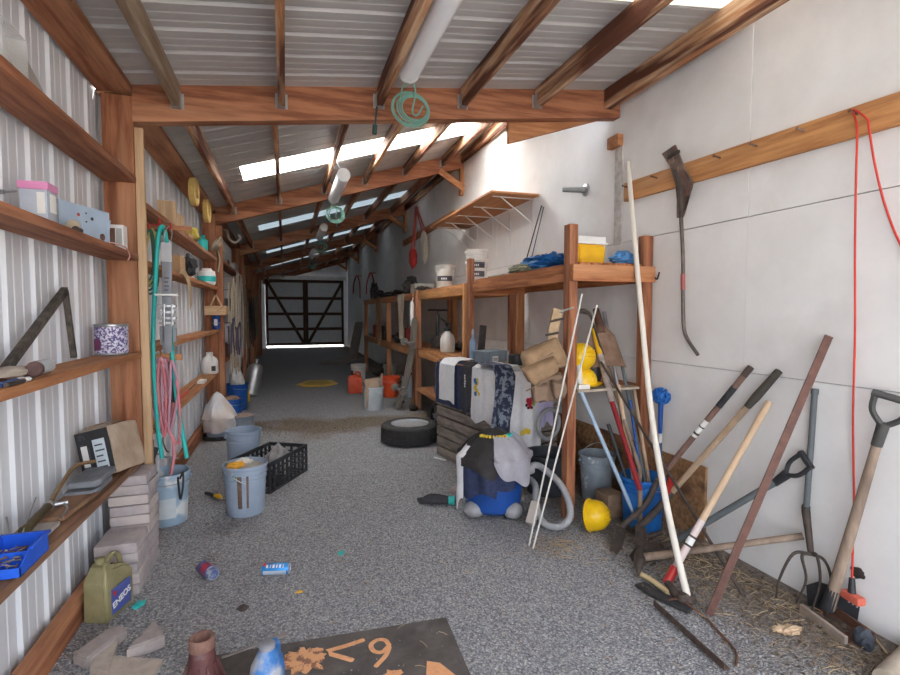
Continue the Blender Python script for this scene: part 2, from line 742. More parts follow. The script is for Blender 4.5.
def roof(y0, y1, zf, x0, x1, m, name='roof_sheet', ph=.0):
    bm = B()
    extrude_along(bm, ribs(y0, y1, phase=ph), lambda s, o, t: V((t, s, zf(t) + .004 + o)), (x0, x1))
    return struct(name, bm, m, smooth=0)


roof(YF, 1.75, z_near, -1.06, 2.70, ROOFM)
roof(2.35, 3.5, z_near, -1.06, 2.70, ROOFM)
roof(1.75, 2.35, z_near, -1.06, 1.3, ROOFM)
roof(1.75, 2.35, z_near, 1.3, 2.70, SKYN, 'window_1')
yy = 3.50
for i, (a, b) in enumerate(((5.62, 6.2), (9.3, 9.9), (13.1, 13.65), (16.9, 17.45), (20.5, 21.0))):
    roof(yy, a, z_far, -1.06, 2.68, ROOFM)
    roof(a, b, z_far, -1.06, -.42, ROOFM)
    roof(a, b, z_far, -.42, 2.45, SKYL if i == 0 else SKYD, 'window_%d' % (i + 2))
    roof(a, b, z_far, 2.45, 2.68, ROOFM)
    yy = b
roof(yy, YB + .2, z_far, -1.06, 2.68, ROOFM)

# back wall: a pair of sheeted gates with timber frames and metal above
bm = B()
prof = ribs(-1.02, XR, phase=.1)
extrude_along(bm, prof, lambda s, o, t: V((s, YB + .12 - o, 2.93 if t == 0 else z_far(s) - .03)), (0, 1))
struct('wall_back', bm, METAL, smooth=0)
GX0, GX1 = at(266, 330, Y=YB).x, at(344, 330, Y=YB).x
GATE = mat('gate_metal', (.74, .76, .78), (.66, .68, .7), rough=.45, bump=.01)
for nm, a, b in (('wall_back_edge', -1.02, GX0 + .02), ('wall_back_edge', GX1 - .02, XR)):
    bm = B()
    box(bm, (a, YB + .1, 0), (b, YB + .12, 2.93))
    struct(nm, bm, METAL)
gm = (GX0 + GX1) / 2
for i, (a, b, sg) in enumerate(((GX0, gm - .004, 1), (gm + .004, GX1, -1))):
    d = thing('door_%d' % (i + 1), 'x', 'door', ((a + b) / 2, YB, .08))
    del d['label'], d['category']
    d['kind'] = 'structure'
    bm = B()
    extrude_along(bm, ribs(a, b, phase=.1), lambda s, o, t: V((s, YB + .085 - o, t)), (.08, 2.95))
    struct('door_panel', bm, GATE, parent=d, smooth=0)
    for z in (.14, .78, 1.42, 2.08, 2.8):
        bm = B()
        box(bm, (a, YB - .02, z - .06), (b, YB + .055, z + .06), .003)
        struct('door_rail', bm, dark('X'), parent=d)
    for x in (a + .05, b - .05):
        bm = B()
        box(bm, (x - .05, YB - .03, .08), (x + .05, YB + .05, 2.86), .003)
        struct('door_stile', bm, dark('Z'), parent=d)
    bm = B()
    if sg > 0:
        box(bm, (gm - .05, YB + .06, .08), (gm + .05, YB + .075, 2.9))  # added strip that keeps daylight out of the gap between the gates
        struct('door_astragal', bm, dark('Z'), parent=d)
        bm = B()
    p0, p1 = (a + .08, b - .1) if sg > 0 else (b - .08, a + .1)
    bar(bm, (p0, YB - .05, 2.75), (p1, YB - .05, .2), .04, .12, b=.003)
    struct('door_brace', bm, dark('Z'), parent=d)
bm = B()
box(bm, (GX0 - .1, YB - .06, 2.87), (GX1 + .12, YB + .08, 3.02), .004)
struct('trim_1', bm, mat('galv_track', (.62, .64, .66), (.5, .5, .5), metal=.3, rough=.4))

# ------------------------------------------------------------------ shelf boards on the metal wall
def board(y0, y1, z, label, m, x1=-.83, th=.038, z1=None):
    bm = B()
    bar(bm, ((-1.0 + x1) / 2, y0, z - th / 2), ((-1.0 + x1) / 2, y1, (z if z1 is None else z1) - th / 2), x1 + 1.0, th, b=.003)
    return solo('shelf_board', bm, m, label, 'shelf', 'shelf boards on the metal wall')


S1, S2, S3, S4 = 2.305, 1.845, 1.262, .655
board(.9, 3.458, S1, 'highest reddish shelf board before the first post, holding clear plastic sheets', red('Y'))
board(.9, 3.458, S2, 'reddish shelf board holding the pink-lidded jar and blue metal bracket', red('Y'))
board(.9, 3.458, S3, 'brown shelf board holding the purple paint can and black angle iron', tan('Y'))
board(.9, 3.458, S4 + .015, 'low brown shelf board holding the blue bin and cement bag', wood('dark_board', (.3, .17, .1), (.18, .09, .05), 'Y'), z1=S4 - .03)
A2, B2, C2, D2 = 2.2, 1.83, 1.27, .735
board(3.57, 7.19, A2, 'high shelf board past the first post, holding yellow tape rolls', red('Y'))
board(3.57, 7.19, B2, 'shelf board past the first post, holding the teal-striped tub', tan('Y'))
board(3.57, 7.19, C2, 'empty middle shelf board past the first post', tan('Y'))
board(3.57, 7.19, D2, 'low shelf board past the first post, holding the white bottle', tan('Y'))
for i, z in enumerate((2.25, 1.55, .8)):
    board(7.3, 10.93, z, ['top', 'middle', 'low'][i] + ' dim shelf board beyond the second post', red('Y'))
for i, z in enumerate((2.1, 1.3)):
    board(11.04, 14.67, z, ['upper', 'lower'][i] + ' dim shelf board beyond the third post', red('Y'))

# ---- top shelf: clear plastic sheets
CLEAR = mat('clear_plastic', (.85, .87, .86), rough=.25, alpha=.35, bump=.0)
FROST = mat('frosted_plastic', (.62, .6, .55), (.5, .48, .44), rough=.5, alpha=.72, bump=.02)
p = at(12, 60, X=-.93)
bm = B()
box(bm, (-.99, p.y - .17, S1 + .001), (-.885, p.y + .01, S1 + .19), .006)
o = solo('plastic_box', bm, CLEAR, 'clear plastic box standing on the topmost shelf board', 'box')
bm = B()
y0 = at(18, 60, X=-.95).y
poly = [(y0, 0), (y0 + .42, 0), (y0 + .41, .05), (y0 + .3, .1), (y0 + .22, .17), (y0 + .1, .25), (y0, .23)]
M = Matrix(((.28, .0, 0, 0), (1, 0, 0, 0), (0, .98, 0, S1 + .001), (0, 0, 0, 1)))
M = Matrix(((0, -.12, 1, -.955), (1, 0, 0, 0), (0, .98, 0, S1 + .001), (0, 0, 0, 1)))
prism(bm, poly, .004, M)
solo('plastic_sheet', bm, FROST, 'frosted ragged plastic sheet leaning on the metal wall above the topmost shelf', 'sheet')
bm = B()
p = at(49, 85, X=-.90)
tube(bm, [(p.x, p.y, S1 + .001), (p.x, p.y, S1 + .04)], .008, 8)
tube(bm, [(p.x, p.y, S1 + .03), (p.x, p.y, S1 + .041)], .014, 6)
solo('bolt', bm, STEEL, 'small steel bolt standing at the end of the plastic sheet', 'bolt')

# ---- second shelf: jar, bracket, small box
p = at(39, 214, Z=S2)
p = V((-.90, at(39, 210, X=-.90).y, S2))
t = thing('plastic_jar', 'square clear plastic jar with a pink lid on the shelf', 'jar', p)
bm = B(); box(bm, (-.046, -.046, .001), (.046, .046, .125), .016)
part('body', bm, mat('jar_plastic', (.6, .66, .74), (.5, .56, .66), rough=.25, alpha=.75, bump=0), t)
bm = B(); box(bm, (-.04, -.04, .004), (.04, .04, .04), .008)
part('contents', bm, mat('jar_contents', (.25, .28, .38), (.4, .42, .5), scale=40), t)
bm = B(); box(bm, (-.05, -.05, .12), (.05, .05, .152), .012)
part('lid', bm, mat('pink_lid', (.72, .28, .5), (.66, .24, .45), rough=.45, bump=.01), t, 'pink lid')
bm = B(); box(bm, (.0455, -.025, .04), (.0472, .03, .11)); box(bm, (.012, -.0472, .03), (.038, -.0455, .11))
part('label', bm, PAPER, t, 'white paper label')

y0, y1 = at(60, 215, X=-.93).y, at(108, 215, X=-.88).y
t = thing('metal_bracket', 'pale blue steel equipment bracket with drilled holes on the shelf', 'bracket', (-.9, (y0 + y1) / 2, S2))
PBLUE = mat('pale_blue_paint', (.42, .54, .68), (.36, .47, .6), rough=.45, bump=.01)
bm = B()
# face plate turned to the doorway, flange on top, side cheeks
a, b = at(58, 200, X=-.95), at(108, 200, X=-.845)
bar(bm, (a.x, a.y, S2 + .08), (b.x, b.y, S2 + .08), .006, .155)
n = V((b.y - a.y, -(b.x - a.x), 0)).normalized()
bar(bm, (a.x - n.x * .03, a.y - n.y * .03, S2 + .156), (b.x - n.x * .03, b.y - n.y * .03, S2 + .156), .06, .004)
bar(bm, (b.x, b.y, S2 + .06), (b.x - n.x * .06, b.y - n.y * .06, S2 + .07), .004, .12)
part('plate', bm, PBLUE, t, world=True)
HOLE = mat('dark_hole', (.06, .045, .04), rough=.9, bump=0)
for fx, fz, r, m in ((.35, .11, .008, RED), (.62, .105, .008, DARKIRON), (.5, .125, .004, DARKIRON), (.5, .085, .004, DARKIRON), (.83, .028, .017, RUST), (.22, .03, .026, HOLE)):
    c = a.lerp(b, fx); c.z = S2 + fz
    bm = B(); lathe(bm, [(r, 0), (r, .003)], 14, M=axis(c + n * .0028, c + n * .01))
    part('hole', bm, m, t, world=True)
p = at(73, 222, X=-.875)
bm = B(); lathe(bm, [(.027, 0), (.027, .012), (.02, .014)], 18, M=axis((p.x, p.y, S2 + .03), (p.x + .3, p.y - .9, S2 + .03)))
part('collar', bm, mat('tan_plastic', (.46, .38, .27), rough=.6), t, world=True)
p = V((-.875, at(119, 230, X=-.87).y, S2))
t = thing('junction_box', 'small white box with a rusty opening at the shelf end beside the post', 'box', p)
bm = B(); box(bm, (-.05, -.035, .001), (.035, .04, .135), .004)
part('body', bm, WHITE, t)
bm = B(); box(bm, (-.042, -.038, .02), (-.005, -.034, .115))
part('opening', bm, RUST, t, 'rust-brown opening')
bm = B(); box(bm, (.0, -.0375, .02), (.028, -.034, .115))
part('cover', bm, mat('grey_cover', (.45, .46, .45), rough=.7), t)
bm = B()
p0 = at(108, 240, X=-.84); p0.z = S2 + .006
tube(bm, cm([p0, V((-.835, p0.y + .1, S2 + .012)), V((-.822, p0.y + .22, S2 + .008)), V((-.818, p0.y + .28, S2 - .03)), V((-.82, p0.y + .25, S2 - .06))]), .0035, 6)
solo('hanging_flex', bm, mat('pink_wire', (.72, .36, .3), rough=.5, bump=0), 'thin pink wire drooping over the shelf edge', 'wire')
bm = B()
p = at(80, 234, X=-.85)
lathe(bm, [(.014, 0), (.014, .05), (.008, .055)], 12, M=axis((-.86, p.y - .02, S2 + .015), (-.86, p.y + .2, S2 + .015)))
solo('pipe_fitting', bm, DARKIRON, 'short dark pipe fitting lying before the blue bracket', 'fitting')
bm = B()
p = at(19, 207, X=-.93)
lathe(bm, [(.016, 0), (.018, .012), (.012, .024), (.004, .028)], 14, c=(-.93, p.y, S2 + .001))
solo('knob', bm, DARKIRON, 'small dark knob beside the pink-lidded jar', 'knob')
bm = B()
p = at(101, 199, X=-.985)
lathe(bm, [(.06, 0), (.06, .07), (.055, .075)], 20, c=(-.935, p.y, S2 + .06))
lathe(bm, [(.05, 0), (.05, .06)], 20, c=(-.935, p.y, S2 + .001))
solo('metal_tin', bm, mat('grey_tin', (.22, .23, .25), (.17, .17, .19), rough=.5, metal=.5), 'grey tin standing behind the blue bracket', 'tin')
bm = B()
p = at(4, 192, X=-1.0)
tube(bm, [(-1.0, p.y, p.z), (-.96, p.y, p.z + .006)], .004, 6)
tube(bm, [(-1.0, p.y, p.z), (-1.012, p.y, p.z)], .009, 8)
solo('wall_screw', bm, STEEL, 'screw sticking out of the metal wall near the jar', 'screw')

# ---- third shelf: angle iron, paint can, roll, pens
pts = [at(3, 361, X=-.965), at(65, 290, X=-.985), at(74, 361, X=-.965)]
for i in (0, 2):
    pts[i].z = S3 + .003
pts[0].z += .02
bm = B()
d0 = (pts[1] - pts[0]).normalized()
bar(bm, pts[0], pts[1], .03, .026, (1, 0, 0))
bar(bm, pts[1] - V((0, 0, .0)), pts[2] + V((0, 0, .016)), .022, .022, (1, 0, 0))
solo('angle_iron', bm, mat('black_angle_iron', (.05, .045, .04), (.14, .12, .1), rough=.7, metal=.3, scale=30), 'bent black angle iron leaning on the metal wall as an inverted V', 'iron bracket')

p = V((-.915, at(112, 350, X=-.915).y, S3))
t = thing('paint_can', 'open paint can with a purple and white speckled label on the shelf', 'paint can', p)
bm = B(); lathe(bm, [(.079, .001), (.081, .004), (.078, .008), (.078, .158), (.082, .162), (.082, .17), (.076, .172), (.072, .165), (.07, .1), (0.001, .1)], 32)
part('body', bm, STEEL, t)
bm = B(); lathe(bm, [(.0782, .014), (.0795, .015), (.0795, .155), (.0782, .156)], 32)
part('label', bm, mat('speckled_label', (.62, .62, .75), (.1, .07, .22), scale=80, lo=.47, hi=.53, bump=0, rough=.4), t)
bm = B(); lathe(bm, [(.0798, .03), (.0803, .03), (.0803, .09), (.0798, .09)], 32)
for f in list(bm.faces):
    c = f.calc_center_median()
    if not (c.x < .02 and c.y < -.055):
        pass
bmesh.ops.delete(bm, geom=[v for v in bm.verts if not (v.co.x < -.02 and v.co.y < .02)], context='VERTS')
part('label_patch', bm, mat('plum_print', (.22, .05, .14), rough=.5, bump=0), t, 'plum coloured patch')
p = at(36, 372, X=-.87)
q = at(22, 372, X=-.9)
bm = B(); lathe(bm, [(.022, 0), (.028, .003), (.028, .1), (.026, .12)], 24, M=axis((p.x - .01, p.y + .12, S3 + .03), (p.x + .01, p.y - .3, S3 + .03)))
t = thing('glass_jar', 'small glass jar lying on its side with a brown lid facing out', 'jar', (p.x, p.y + .06, S3 + .001))
part('body', bm, mat('cloudy_glass', (.5, .53, .55), (.42, .45, .47), rough=.2, bump=.01), t, world=True)
bm = B(); lathe(bm, [(.026, 0), (.028, .004), (.028, .018), (.024, .024)], 24, M=axis((p.x, p.y + .001, S3 + .03), (p.x + .02, p.y - .3, S3 + .03)))
part('lid', bm, mat('brown_lid', (.13, .075, .07), (.09, .05, .05), rough=.7, scale=30), t, world=True)
bm = B()
p = at(8, 363, X=-.94)
blob(bm, (-.93, p.y, S3 + .022), (.045, .12, .022), 3, .25)
solo('rag', bm, mat('tan_rag', (.46, .4, .33), (.36, .31, .25), rough=.9, bump=.15), 'crumpled tan rag on the shelf beside the small glass jar', 'rag')
for i, (a, b, m, c, lab) in enumerate((((-2, 380), (28, 380), BLUE, WHITE, 'blue and white marker pen lying on the shelf'), ((6, 384), (34, 378), DARKIRON, WHITE, 'dark marker pen with a white band near the glass jar'))):
    a, b = at(*a, X=-.855 + .02 * i), at(*b, X=-.86 + .02 * i)
    a.z = b.z = S3 + .009
    t = thing('marker_pen', lab, 'pen', a, group='marker pens on the shelf')
    bm = B(); tube(bm, [a, a.lerp(b, .6)], .008, 10); part('barrel', bm, m, t, world=True)
    bm = B(); tube(bm, [a.lerp(b, .601), a.lerp(b, .8)], .0082, 10); part('band', bm, c, t, world=True)
    bm = B(); tube(bm, [a.lerp(b, .801), b], [.008, .005], 10); part('cap', bm, DARKIRON, t, world=True)

# ---- bottom shelf: blue bin, slab, grease gun, pavers, cement bag
def s4(x, y):
    return at(x, y, Z=S4)


y0, y1 = at(2, 560, X=-.8).y, at(44, 540, X=-.8).y
BINB = mat('bright_blue_bin', (.02, .12, .68), (.015, .09, .58), rough=.4, bump=.01)
t = thing('parts_bin', 'bright blue open-front plastic parts bin full of screws', 'parts bin', (-.872, 1.985, S4 + .008))
bm = B()
w, L, h = .066, .1, .068
th = .003
box(bm, (-w, -L, 0), (w, L, th))
box(bm, (-w, -L, th), (-w + th, L, h))
box(bm, (-w, L - th, th), (w, L, h))
prism(bm, [(-L, 0), (L, 0), (L, h), (-L * .35, h), (-L, h * .45)], th, Matrix(((0, 0, 1, w - th), (1, 0, 0, 0), (0, 1, 0, 0), (0, 0, 0, 1))))
box(bm, (-w, -L, th), (w, -L + th, h * .45))
box(bm, (-w - .006, L - .006, h - .008), (w + .006, L + .006, h))
box(bm, (w, -L * .3, h - .008), (w + .006, L, h))
box(bm, (-w + th, -.012, th), (w - th, -.009, h * .7))
part('tray', bm, BINB, t)
bm = B()
r2 = random.Random(3)
for i in range(60):
    x, y, z = r2.uniform(-.05, .045), r2.uniform(-.08, .08), r2.uniform(.01, .04)
    a = r2.uniform(0, 6.28)
    tube(bm, [(x, y, z), (x + .02 * math.cos(a), y + .02 * math.sin(a), z + r2.uniform(-.004, .008))], r2.uniform(.002, .004), 5)
part('screws', bm, mat('mixed_screws', (.35, .32, .3), (.2, .12, .08), metal=.6, rough=.45), t, kind='stuff')
t.rotation_euler = (0, 0, 0)
for o_ in t.children:
    pass
bm = B(); box(bm, (-.98, 2.15, S4 + .002), (-.86, 2.33, S4 + .018), .003)
solo('wood_offcut', bm, mat('grey_offcut', (.4, .36, .32), (.32, .28, .25), rough=.85), 'flat grey board offcut behind the blue bin', 'offcut')
for i in range(3):
    bm = B()
    tube(bm, [(-.95 + .02 * i, 2.12, S4 + .02), (-.985 + .01 * i, 2.0 + .2 * i, S4 + .1)], .003, 6)
    solo('screwdriver_bit', bm, STEEL, 'thin %s steel rod poking up behind the blue bin' % ('short', 'middle', 'long')[i], 'rod', 'steel rods behind the bin')
bm = B()
poly = [(0, 0), (.55, .02), (.56, .11), (.3, .13), (.02, .1)]
prism(bm, poly, .018, Matrix(((0, 1, 0, -.965), (1, 0, 0, 2.36), (0, 0, 1, S4 + .001), (0, 0, 0, 1))))
solo('wood_offcut', bm, wood('dark_board', (.3, .17, .1), (.18, .09, .05), 'Y'), 'thin brown board piece lying under the grease gun', 'offcut')
a, b = V((-.93, 2.22, S4 + .035)), V((-.955, 2.72, S4 + .055))
t = thing('grease_gun', 'old grease gun with a long brass handle lying on the low shelf', 'tool', (a.x, a.y, S4 + .02))
bm = B(); tube(bm, [a, a.lerp(b, .45)], .017, 14); tube(bm, [a.lerp(b, -.01), a.lerp(b, .02)], .02, 14)
part('barrel', bm, mat('dark_brass', (.16, .12, .05), (.08, .06, .03), metal=.6, rough=.45), t, world=True)
bm = B(); tube(bm, cm([a.lerp(b, .45), a.lerp(b, .7) + V((0, 0, .03)), b + V((.0, .05, .06)), b + V((.06, .12, .06))]), .009, 8)
part('lever', bm, mat('old_brass', (.3, .2, .1), (.2, .12, .06), metal=.5, rough=.5), t, world=True)
bm = B(); c = a.lerp(b, .46)
blob(bm, c, (.022, .022, .022), 1, .05, sub=2); tube(bm, [c, c + V((.06, .02, .0))], .008, 8); tube(bm, cm([c + V((.05, .01, 0)), c + V((.075, -.03, -.01)), c + V((.07, -.09, -.03))]), .004, 6)
part('head', bm, STEEL, t, world=True)
BPAV = mat('slate_tile', (.2, .215, .24), (.15, .16, .18), rough=.8, scale=20)
p = V((-.90, at(88, 475, X=-.9).y, S4))
for i in range(2):
    bm = B()
    prism(bm, [(-.06, -.12), (.05, -.12), (.065, -.09), (.065, .12), (-.06, .12)], .03, Matrix.Translation((p.x + .01 * i, p.y + .02 * i, S4 + .002 + .038 * i)))
    bmesh.ops.bevel(bm, geom=bm.edges[:], offset=.004, segments=1, affect='EDGES')
    solo('slate_tile', bm, BPAV, ('lower', 'upper')[i] + ' of two dark grey clipped tiles on the low shelf', 'tile', 'dark tiles on the low shelf')

# cement bag: a box-like half-used paper bag, leaning
c = at(111, 436, X=-.88)
t = thing('cement_bag', 'tan paper cement bag with black and white print leaning at the shelf end', 'bag', (c.x + .025, c.y, S4), (R(-4), R(-14), R(-20)))
t.scale = (1.1, .85, 1.08)
bm = B()
box(bm, (-.075, -.13, .003), (.075, .14, .235), .022)
bmesh.ops.subdivide_edges(bm, edges=bm.edges[:], cuts=5, use_grid_fill=True)
for v in bm.verts:
    k = noise.noise(v.co * 9) * .011
    v.co += V((k, noise.noise(v.co * 7 + V((3, 1, 2))) * .012, k * .5))
part('body', bm, mat('tan_bag_paper', (.4, .31, .23), (.3, .22, .16), rough=.85, scale=10, c3=(.5, .44, .38), bump=.12), t)
bm = B(); box(bm, (-.078, -.1465, .015), (.078, -.138, .225), .002)
part('end_panel', bm, BLACK, t, 'black printed end panel')
bm = B(); box(bm, (-.0, -.149, .03), (.058, -.146, .18))
part('label', bm, mat('pale_label', (.55, .63, .68), (.5, .57, .62), bump=0), t, 'pale blue label')
bm = B()
for i in range(5):
    box(bm, (.008, -.1505, .045 + i * .026), (.052 - .006 * (i % 3), -.149, .052 + i * .026))
for i, (x, w_) in enumerate(((-.062, .014), (-.04, .012), (-.062, .03))):
    box(bm, (x, -.1475, .19 + (.012 if i > 1 else 0)), (x + w_, -.1455, .2 + (.012 if i > 1 else 0)))
box(bm, (-.06, -.1475, .05), (-.045, -.1455, .17)); box(bm, (-.032, -.1475, .07), (-.02, -.1455, .15))
part('print', bm, mat('bag_print', (.08, .08, .09), bump=0), t)
bm = B(); box(bm, (-.06, -.148, .06), (-.03, -.1462, .16))
part('letter_block', bm, WHITE, t, 'white print')
bm = B()
tube(bm, cm([V((-.03, -.12, .241)), V((0, .0, .246)), V((-.01, .13, .243))]), .006, 6)
part('seam', bm, mat('bag_seam', (.3, .22, .16)), t)

# ---- concrete pavers stacked by the shelf
PAV = mat('concrete_paver', (.45, .4, .4), (.36, .32, .33), rough=.9, scale=22, bump=.12, c3=(.53, .47, .44))
ordn = 'bottom second third fourth fifth sixth seventh eighth ninth top'.split()
bm0 = None
rp = random.Random(5)
proto = None
for nm, y0, n in (('shorter', 2.965, 5), ('taller', 3.205, 10)):
    for i in range(n):
        lab = '%s paver of the %s grey stack under the low shelf' % ('top' if i == n - 1 else ordn[i], nm)
        loc = (-.86 + rp.uniform(-.005, .005), y0 + .12 + rp.uniform(-.006, .006), .0575 * i)
        if proto is None:
            bm = B(); box(bm, (-.1, -.118, .001), (.1, .118, .0565), .015)
            for v in bm.verts:
                v.co += V((noise.noise(v.co * 20), noise.noise(v.co * 21 + V((5, 0, 0))), 0)) * .003
            proto = bpy.data.objects.new('concrete_paver', finish('concrete_paver', bm, PAV))
            COL.objects.link(proto)
            proto['category'] = 'paver'
            proto['group'] = 'concrete pavers stacked beside the metal wall'
            o = proto
        else:
            o = proto.copy(); COL.objects.link(o)
        o.location = loc
        o.rotation_euler = (0, 0, rp.uniform(-.02, .02))
        o['label'] = lab

# ---- gold oil jug in front of the pavers
c = G(106, 606)
c.x = max(c.x, -.86)
t = thing('oil_jug', 'gold plastic motor oil jug with a blue label beside the pavers', 'oil jug', (-.855, 2.83, 0), (0, 0, R(-20)))
GOLD = mat('gold_plastic', (.33, .295, .16), (.25, .22, .11), rough=.27, bump=.02, metal=.15)
bm = B()
hw, hd = .062, .098
prof = [(-hd, 0), (hd, 0), (hd, .17), (hd * .98, .2), (hd * .5, .235), (-.02, .25), (-.028, .285), (-.075, .285), (-.082, .24), (-hd, .205)]
prism(bm, [(p[0], p[1] + .001) for p in prof], hw * 2, Matrix(((0, 0, 1, -hw), (1, 0, 0, 0), (0, 1, 0, 0), (0, 0, 0, 1))))
bmesh.ops.bevel(bm, geom=bm.edges[:], offset=.012, segments=3, affect='EDGES')
for v in bm.verts:
    k = max(0, (v.co.z - .19) / .1)
    v.co.x *= 1 - .5 * min(1, k)
part('body', bm, GOLD, t)
bm = B()
tube(bm, cm([V((0, -.03, .262)), V((0, .03, .288)), V((0, .075, .262)), V((0, .088, .2))]), .0125, 10)
part('handle', bm, GOLD, t)
bm = B(); lathe(bm, [(.022, .283), (.022, .305), (.019, .308)], 20, c=(0, -.052, 0))
part('cap', bm, GOLD, t)
bm = B(); box(bm, (hw - .001, -.065, .03), (hw + .0015, .07, .155), .0)
part('label', bm, mat('blue_label', (.06, .08, .3), (.09, .12, .36), bump=0, rough=.4), t, 'dark blue label')


def text(name, s, size, M, m, parent=None, label=None, ext=.0006, align='CENTER', bold=0):
    cu = bpy.data.curves.new(name, 'FONT')
    cu.body = s
    cu.size = size
    cu.extrude = ext
    cu.offset = bold
    cu.align_x = align
    cu.align_y = 'CENTER'
    o = bpy.data.objects.new(name, cu)
    COL.objects.link(o)
    dg = bpy.context.evaluated_depsgraph_get()
    me = bpy.data.meshes.new_from_object(o.evaluated_get(dg))
    bpy.data.objects.remove(o)
    me.transform(M)
    me.materials.clear()
    me.materials.append(m)
    o = bpy.data.objects.new(name, me)
    COL.objects.link(o)
    if parent is not None:
        o.parent = parent
    if label:
        o['label'] = label
    return o


MX = Matrix(((0, 0, 1, hw + .002), (1, 0, 0, .003), (0, 1, 0, .085), (0, 0, 0, 1)))
text('lettering', 'ENEOS', .043, MX @ Matrix.Rotation(R(14), 4, 'Z'), WHITE, t, 'white lettering', bold=.001)
bm = B(); lathe(bm, [(.012, 0), (.012, .001)], 16, M=axis((hw + .0015, -.045, .13), (hw + 1, -.045, .13)))
part('emblem', bm, RED, t, 'red round emblem')

# ------------------------------------------------------------------ past the first post
# blocks, rolls and boxes on the high shelf
def on(x, y, X, z):
    p = at(x, y, X=X); return V((X, p.y, z))


CARD = mat('cardboard', (.48, .31, .17), (.4, .25, .13), rough=.85, scale=6)
PALEB = pale('Z')
for i, (x, y, w, d, h, rz, lab) in enumerate(((167, 204, .13, .2, .2, 8, 'pale wood block standing on the high shelf beyond the first post'),
                                             (177, 208, .05, .16, .18, -14, 'split pale wood wedge beside the bigger block on the high shelf'))):
    p = on(x, y, -.91, A2)
    bm = B()
    box(bm, (-w / 2, -d / 2, .001), (w / 2, d / 2, h), .006, Matrix.Translation(p) @ Matrix.Rotation(R(rz), 4, 'Z'))
    solo('wood_block', bm, PALEB, lab, 'wood block', 'wood blocks on the high shelf')
TAPE = mat('yellow_webbing', (.6, .42, .14), (.48, .32, .1), rough=.8, scale=30)
for i, (x, y, r, w, lab) in enumerate(((194, 192, .13, .05, 'larger yellow coil of webbing hung above the high shelf'), (207, 211, .125, .045, 'smaller yellow coil of webbing hung nearer the second post'))):
    p = at(x, y, X=-.795)
    bm = B()
    M = axis(p, p + V((1, -.04, 0)))
    lathe(bm, [(r * .45, -w / 2), (r, -w / 2), (r, w / 2), (r * .45, w / 2), (r * .45, -w / 2)], 32, M=M)
    solo('hanging_coil', bm, TAPE, lab, 'coil', 'yellow coils above the high shelf')
p = on(191, 222, -.9, A2)
bm = B(); blob(bm, p + V((0, 0, .09)), (.07, .14, .088), 4, .3)
solo('work_glove', bm, mat('mustard_cloth', (.5, .4, .06), (.36, .27, .05), rough=.9), 'mustard yellow cloth bundle below the larger webbing coil', 'cloth')
p = on(203, 236, -.9, A2)
bm = B(); lathe(bm, [(.05, .001), (.05, .14), (.02, .17), (.02, .2)], 18, c=p)
solo('plastic_bottle', bm, TEAL, 'teal green plastic bottle on the high shelf', 'bottle')
p = on(184, 235, -.9, A2)
bm = B(); box(bm, p + V((-.05, -.06, .001)), p + V((.05, .2, .05)), .004)
solo('small_box', bm, CARD, 'low brown carton on the high shelf', 'box')
# rope over the high shelf end
p = at(214, 246, X=-.84)
bm = B()
for i in range(6):
    tube(bm, [V((-.84 + .012 * i + .02 * math.sin(a), p.y + (.11 + .008 * (i % 3)) * math.cos(a) + .01 * i, p.z + .06 * math.sin(a) + .012 * i)) for a in [k * math.pi / 10 for k in range(20)]], .009, 6, True)
tube(bm, cm([p + V((.02, .1, .0)), p + V((.05, .12, -.15)), p + V((.03, .1, -.32))]), .009, 6)
ROPE = mat('natural_rope', (.52, .45, .35), (.4, .33, .24), rough=.95, scale=60, bump=.2)
solo('hanging_rope', bm, ROPE, 'small coil of pale rope at the second post, with a hanging tail', 'rope')
# white tub with teal band
p = on(207, 282, -.9, B2)
t = thing('plastic_tub', 'white plastic tub with a teal band on the shelf near the second post', 'tub', p)
bm = B(); lathe(bm, [(.085, .001), (.098, .02), (.1, .13), (.09, .15)], 24); part('body', bm, WHITE, t)
bm = B(); lathe(bm, [(.1, .04), (.103, .045), (.103, .1), (.1, .105)], 24); part('band', bm, TEAL, t, 'teal printed band')
bm = B(); lathe(bm, [(.095, .149), (.095, .165), (.06, .18), (.05, .2), (.0, .205)], 24); part('lid', bm, WHITE, t)
# cardboard piece, strap, black bag
p = on(177, 278, -.92, B2)
bm = B(); box(bm, p + V((-.06, -.12, .001)), p + V((.05, .13, .17)), .004)
solo('carton', bm, CARD, 'small cardboard carton behind the grey jack on the shelf', 'carton')
p = on(189, 270, -.86, B2)
bm = B(); blob(bm, p + V((0, 0, .1)), (.055, .1, .1), 8, .6, 2.4)
solo('plastic_bag', bm, BLACK, 'crumpled black plastic bag beside the small cardboard carton', 'bag')
a = on(180, 281, -.83, B2 + .01)
bm = B()
pts = cm([a, a + V((.015, .12, -.01)), a + V((.03, .26, -.12)), a + V((.02, .34, -.3))], 8)
sheet(bm, lambda u, v: pts[min(int(u * (len(pts) - 1) + .5), len(pts) - 1)] + V((.0, (v - .5) * .09, (v - .5) * .045)), len(pts) - 1, 2, .004)
solo('strap', bm, mat('tan_webbing', (.55, .4, .24), (.45, .32, .18), rough=.85), 'tan webbing strap drooping over the shelf edge', 'strap')
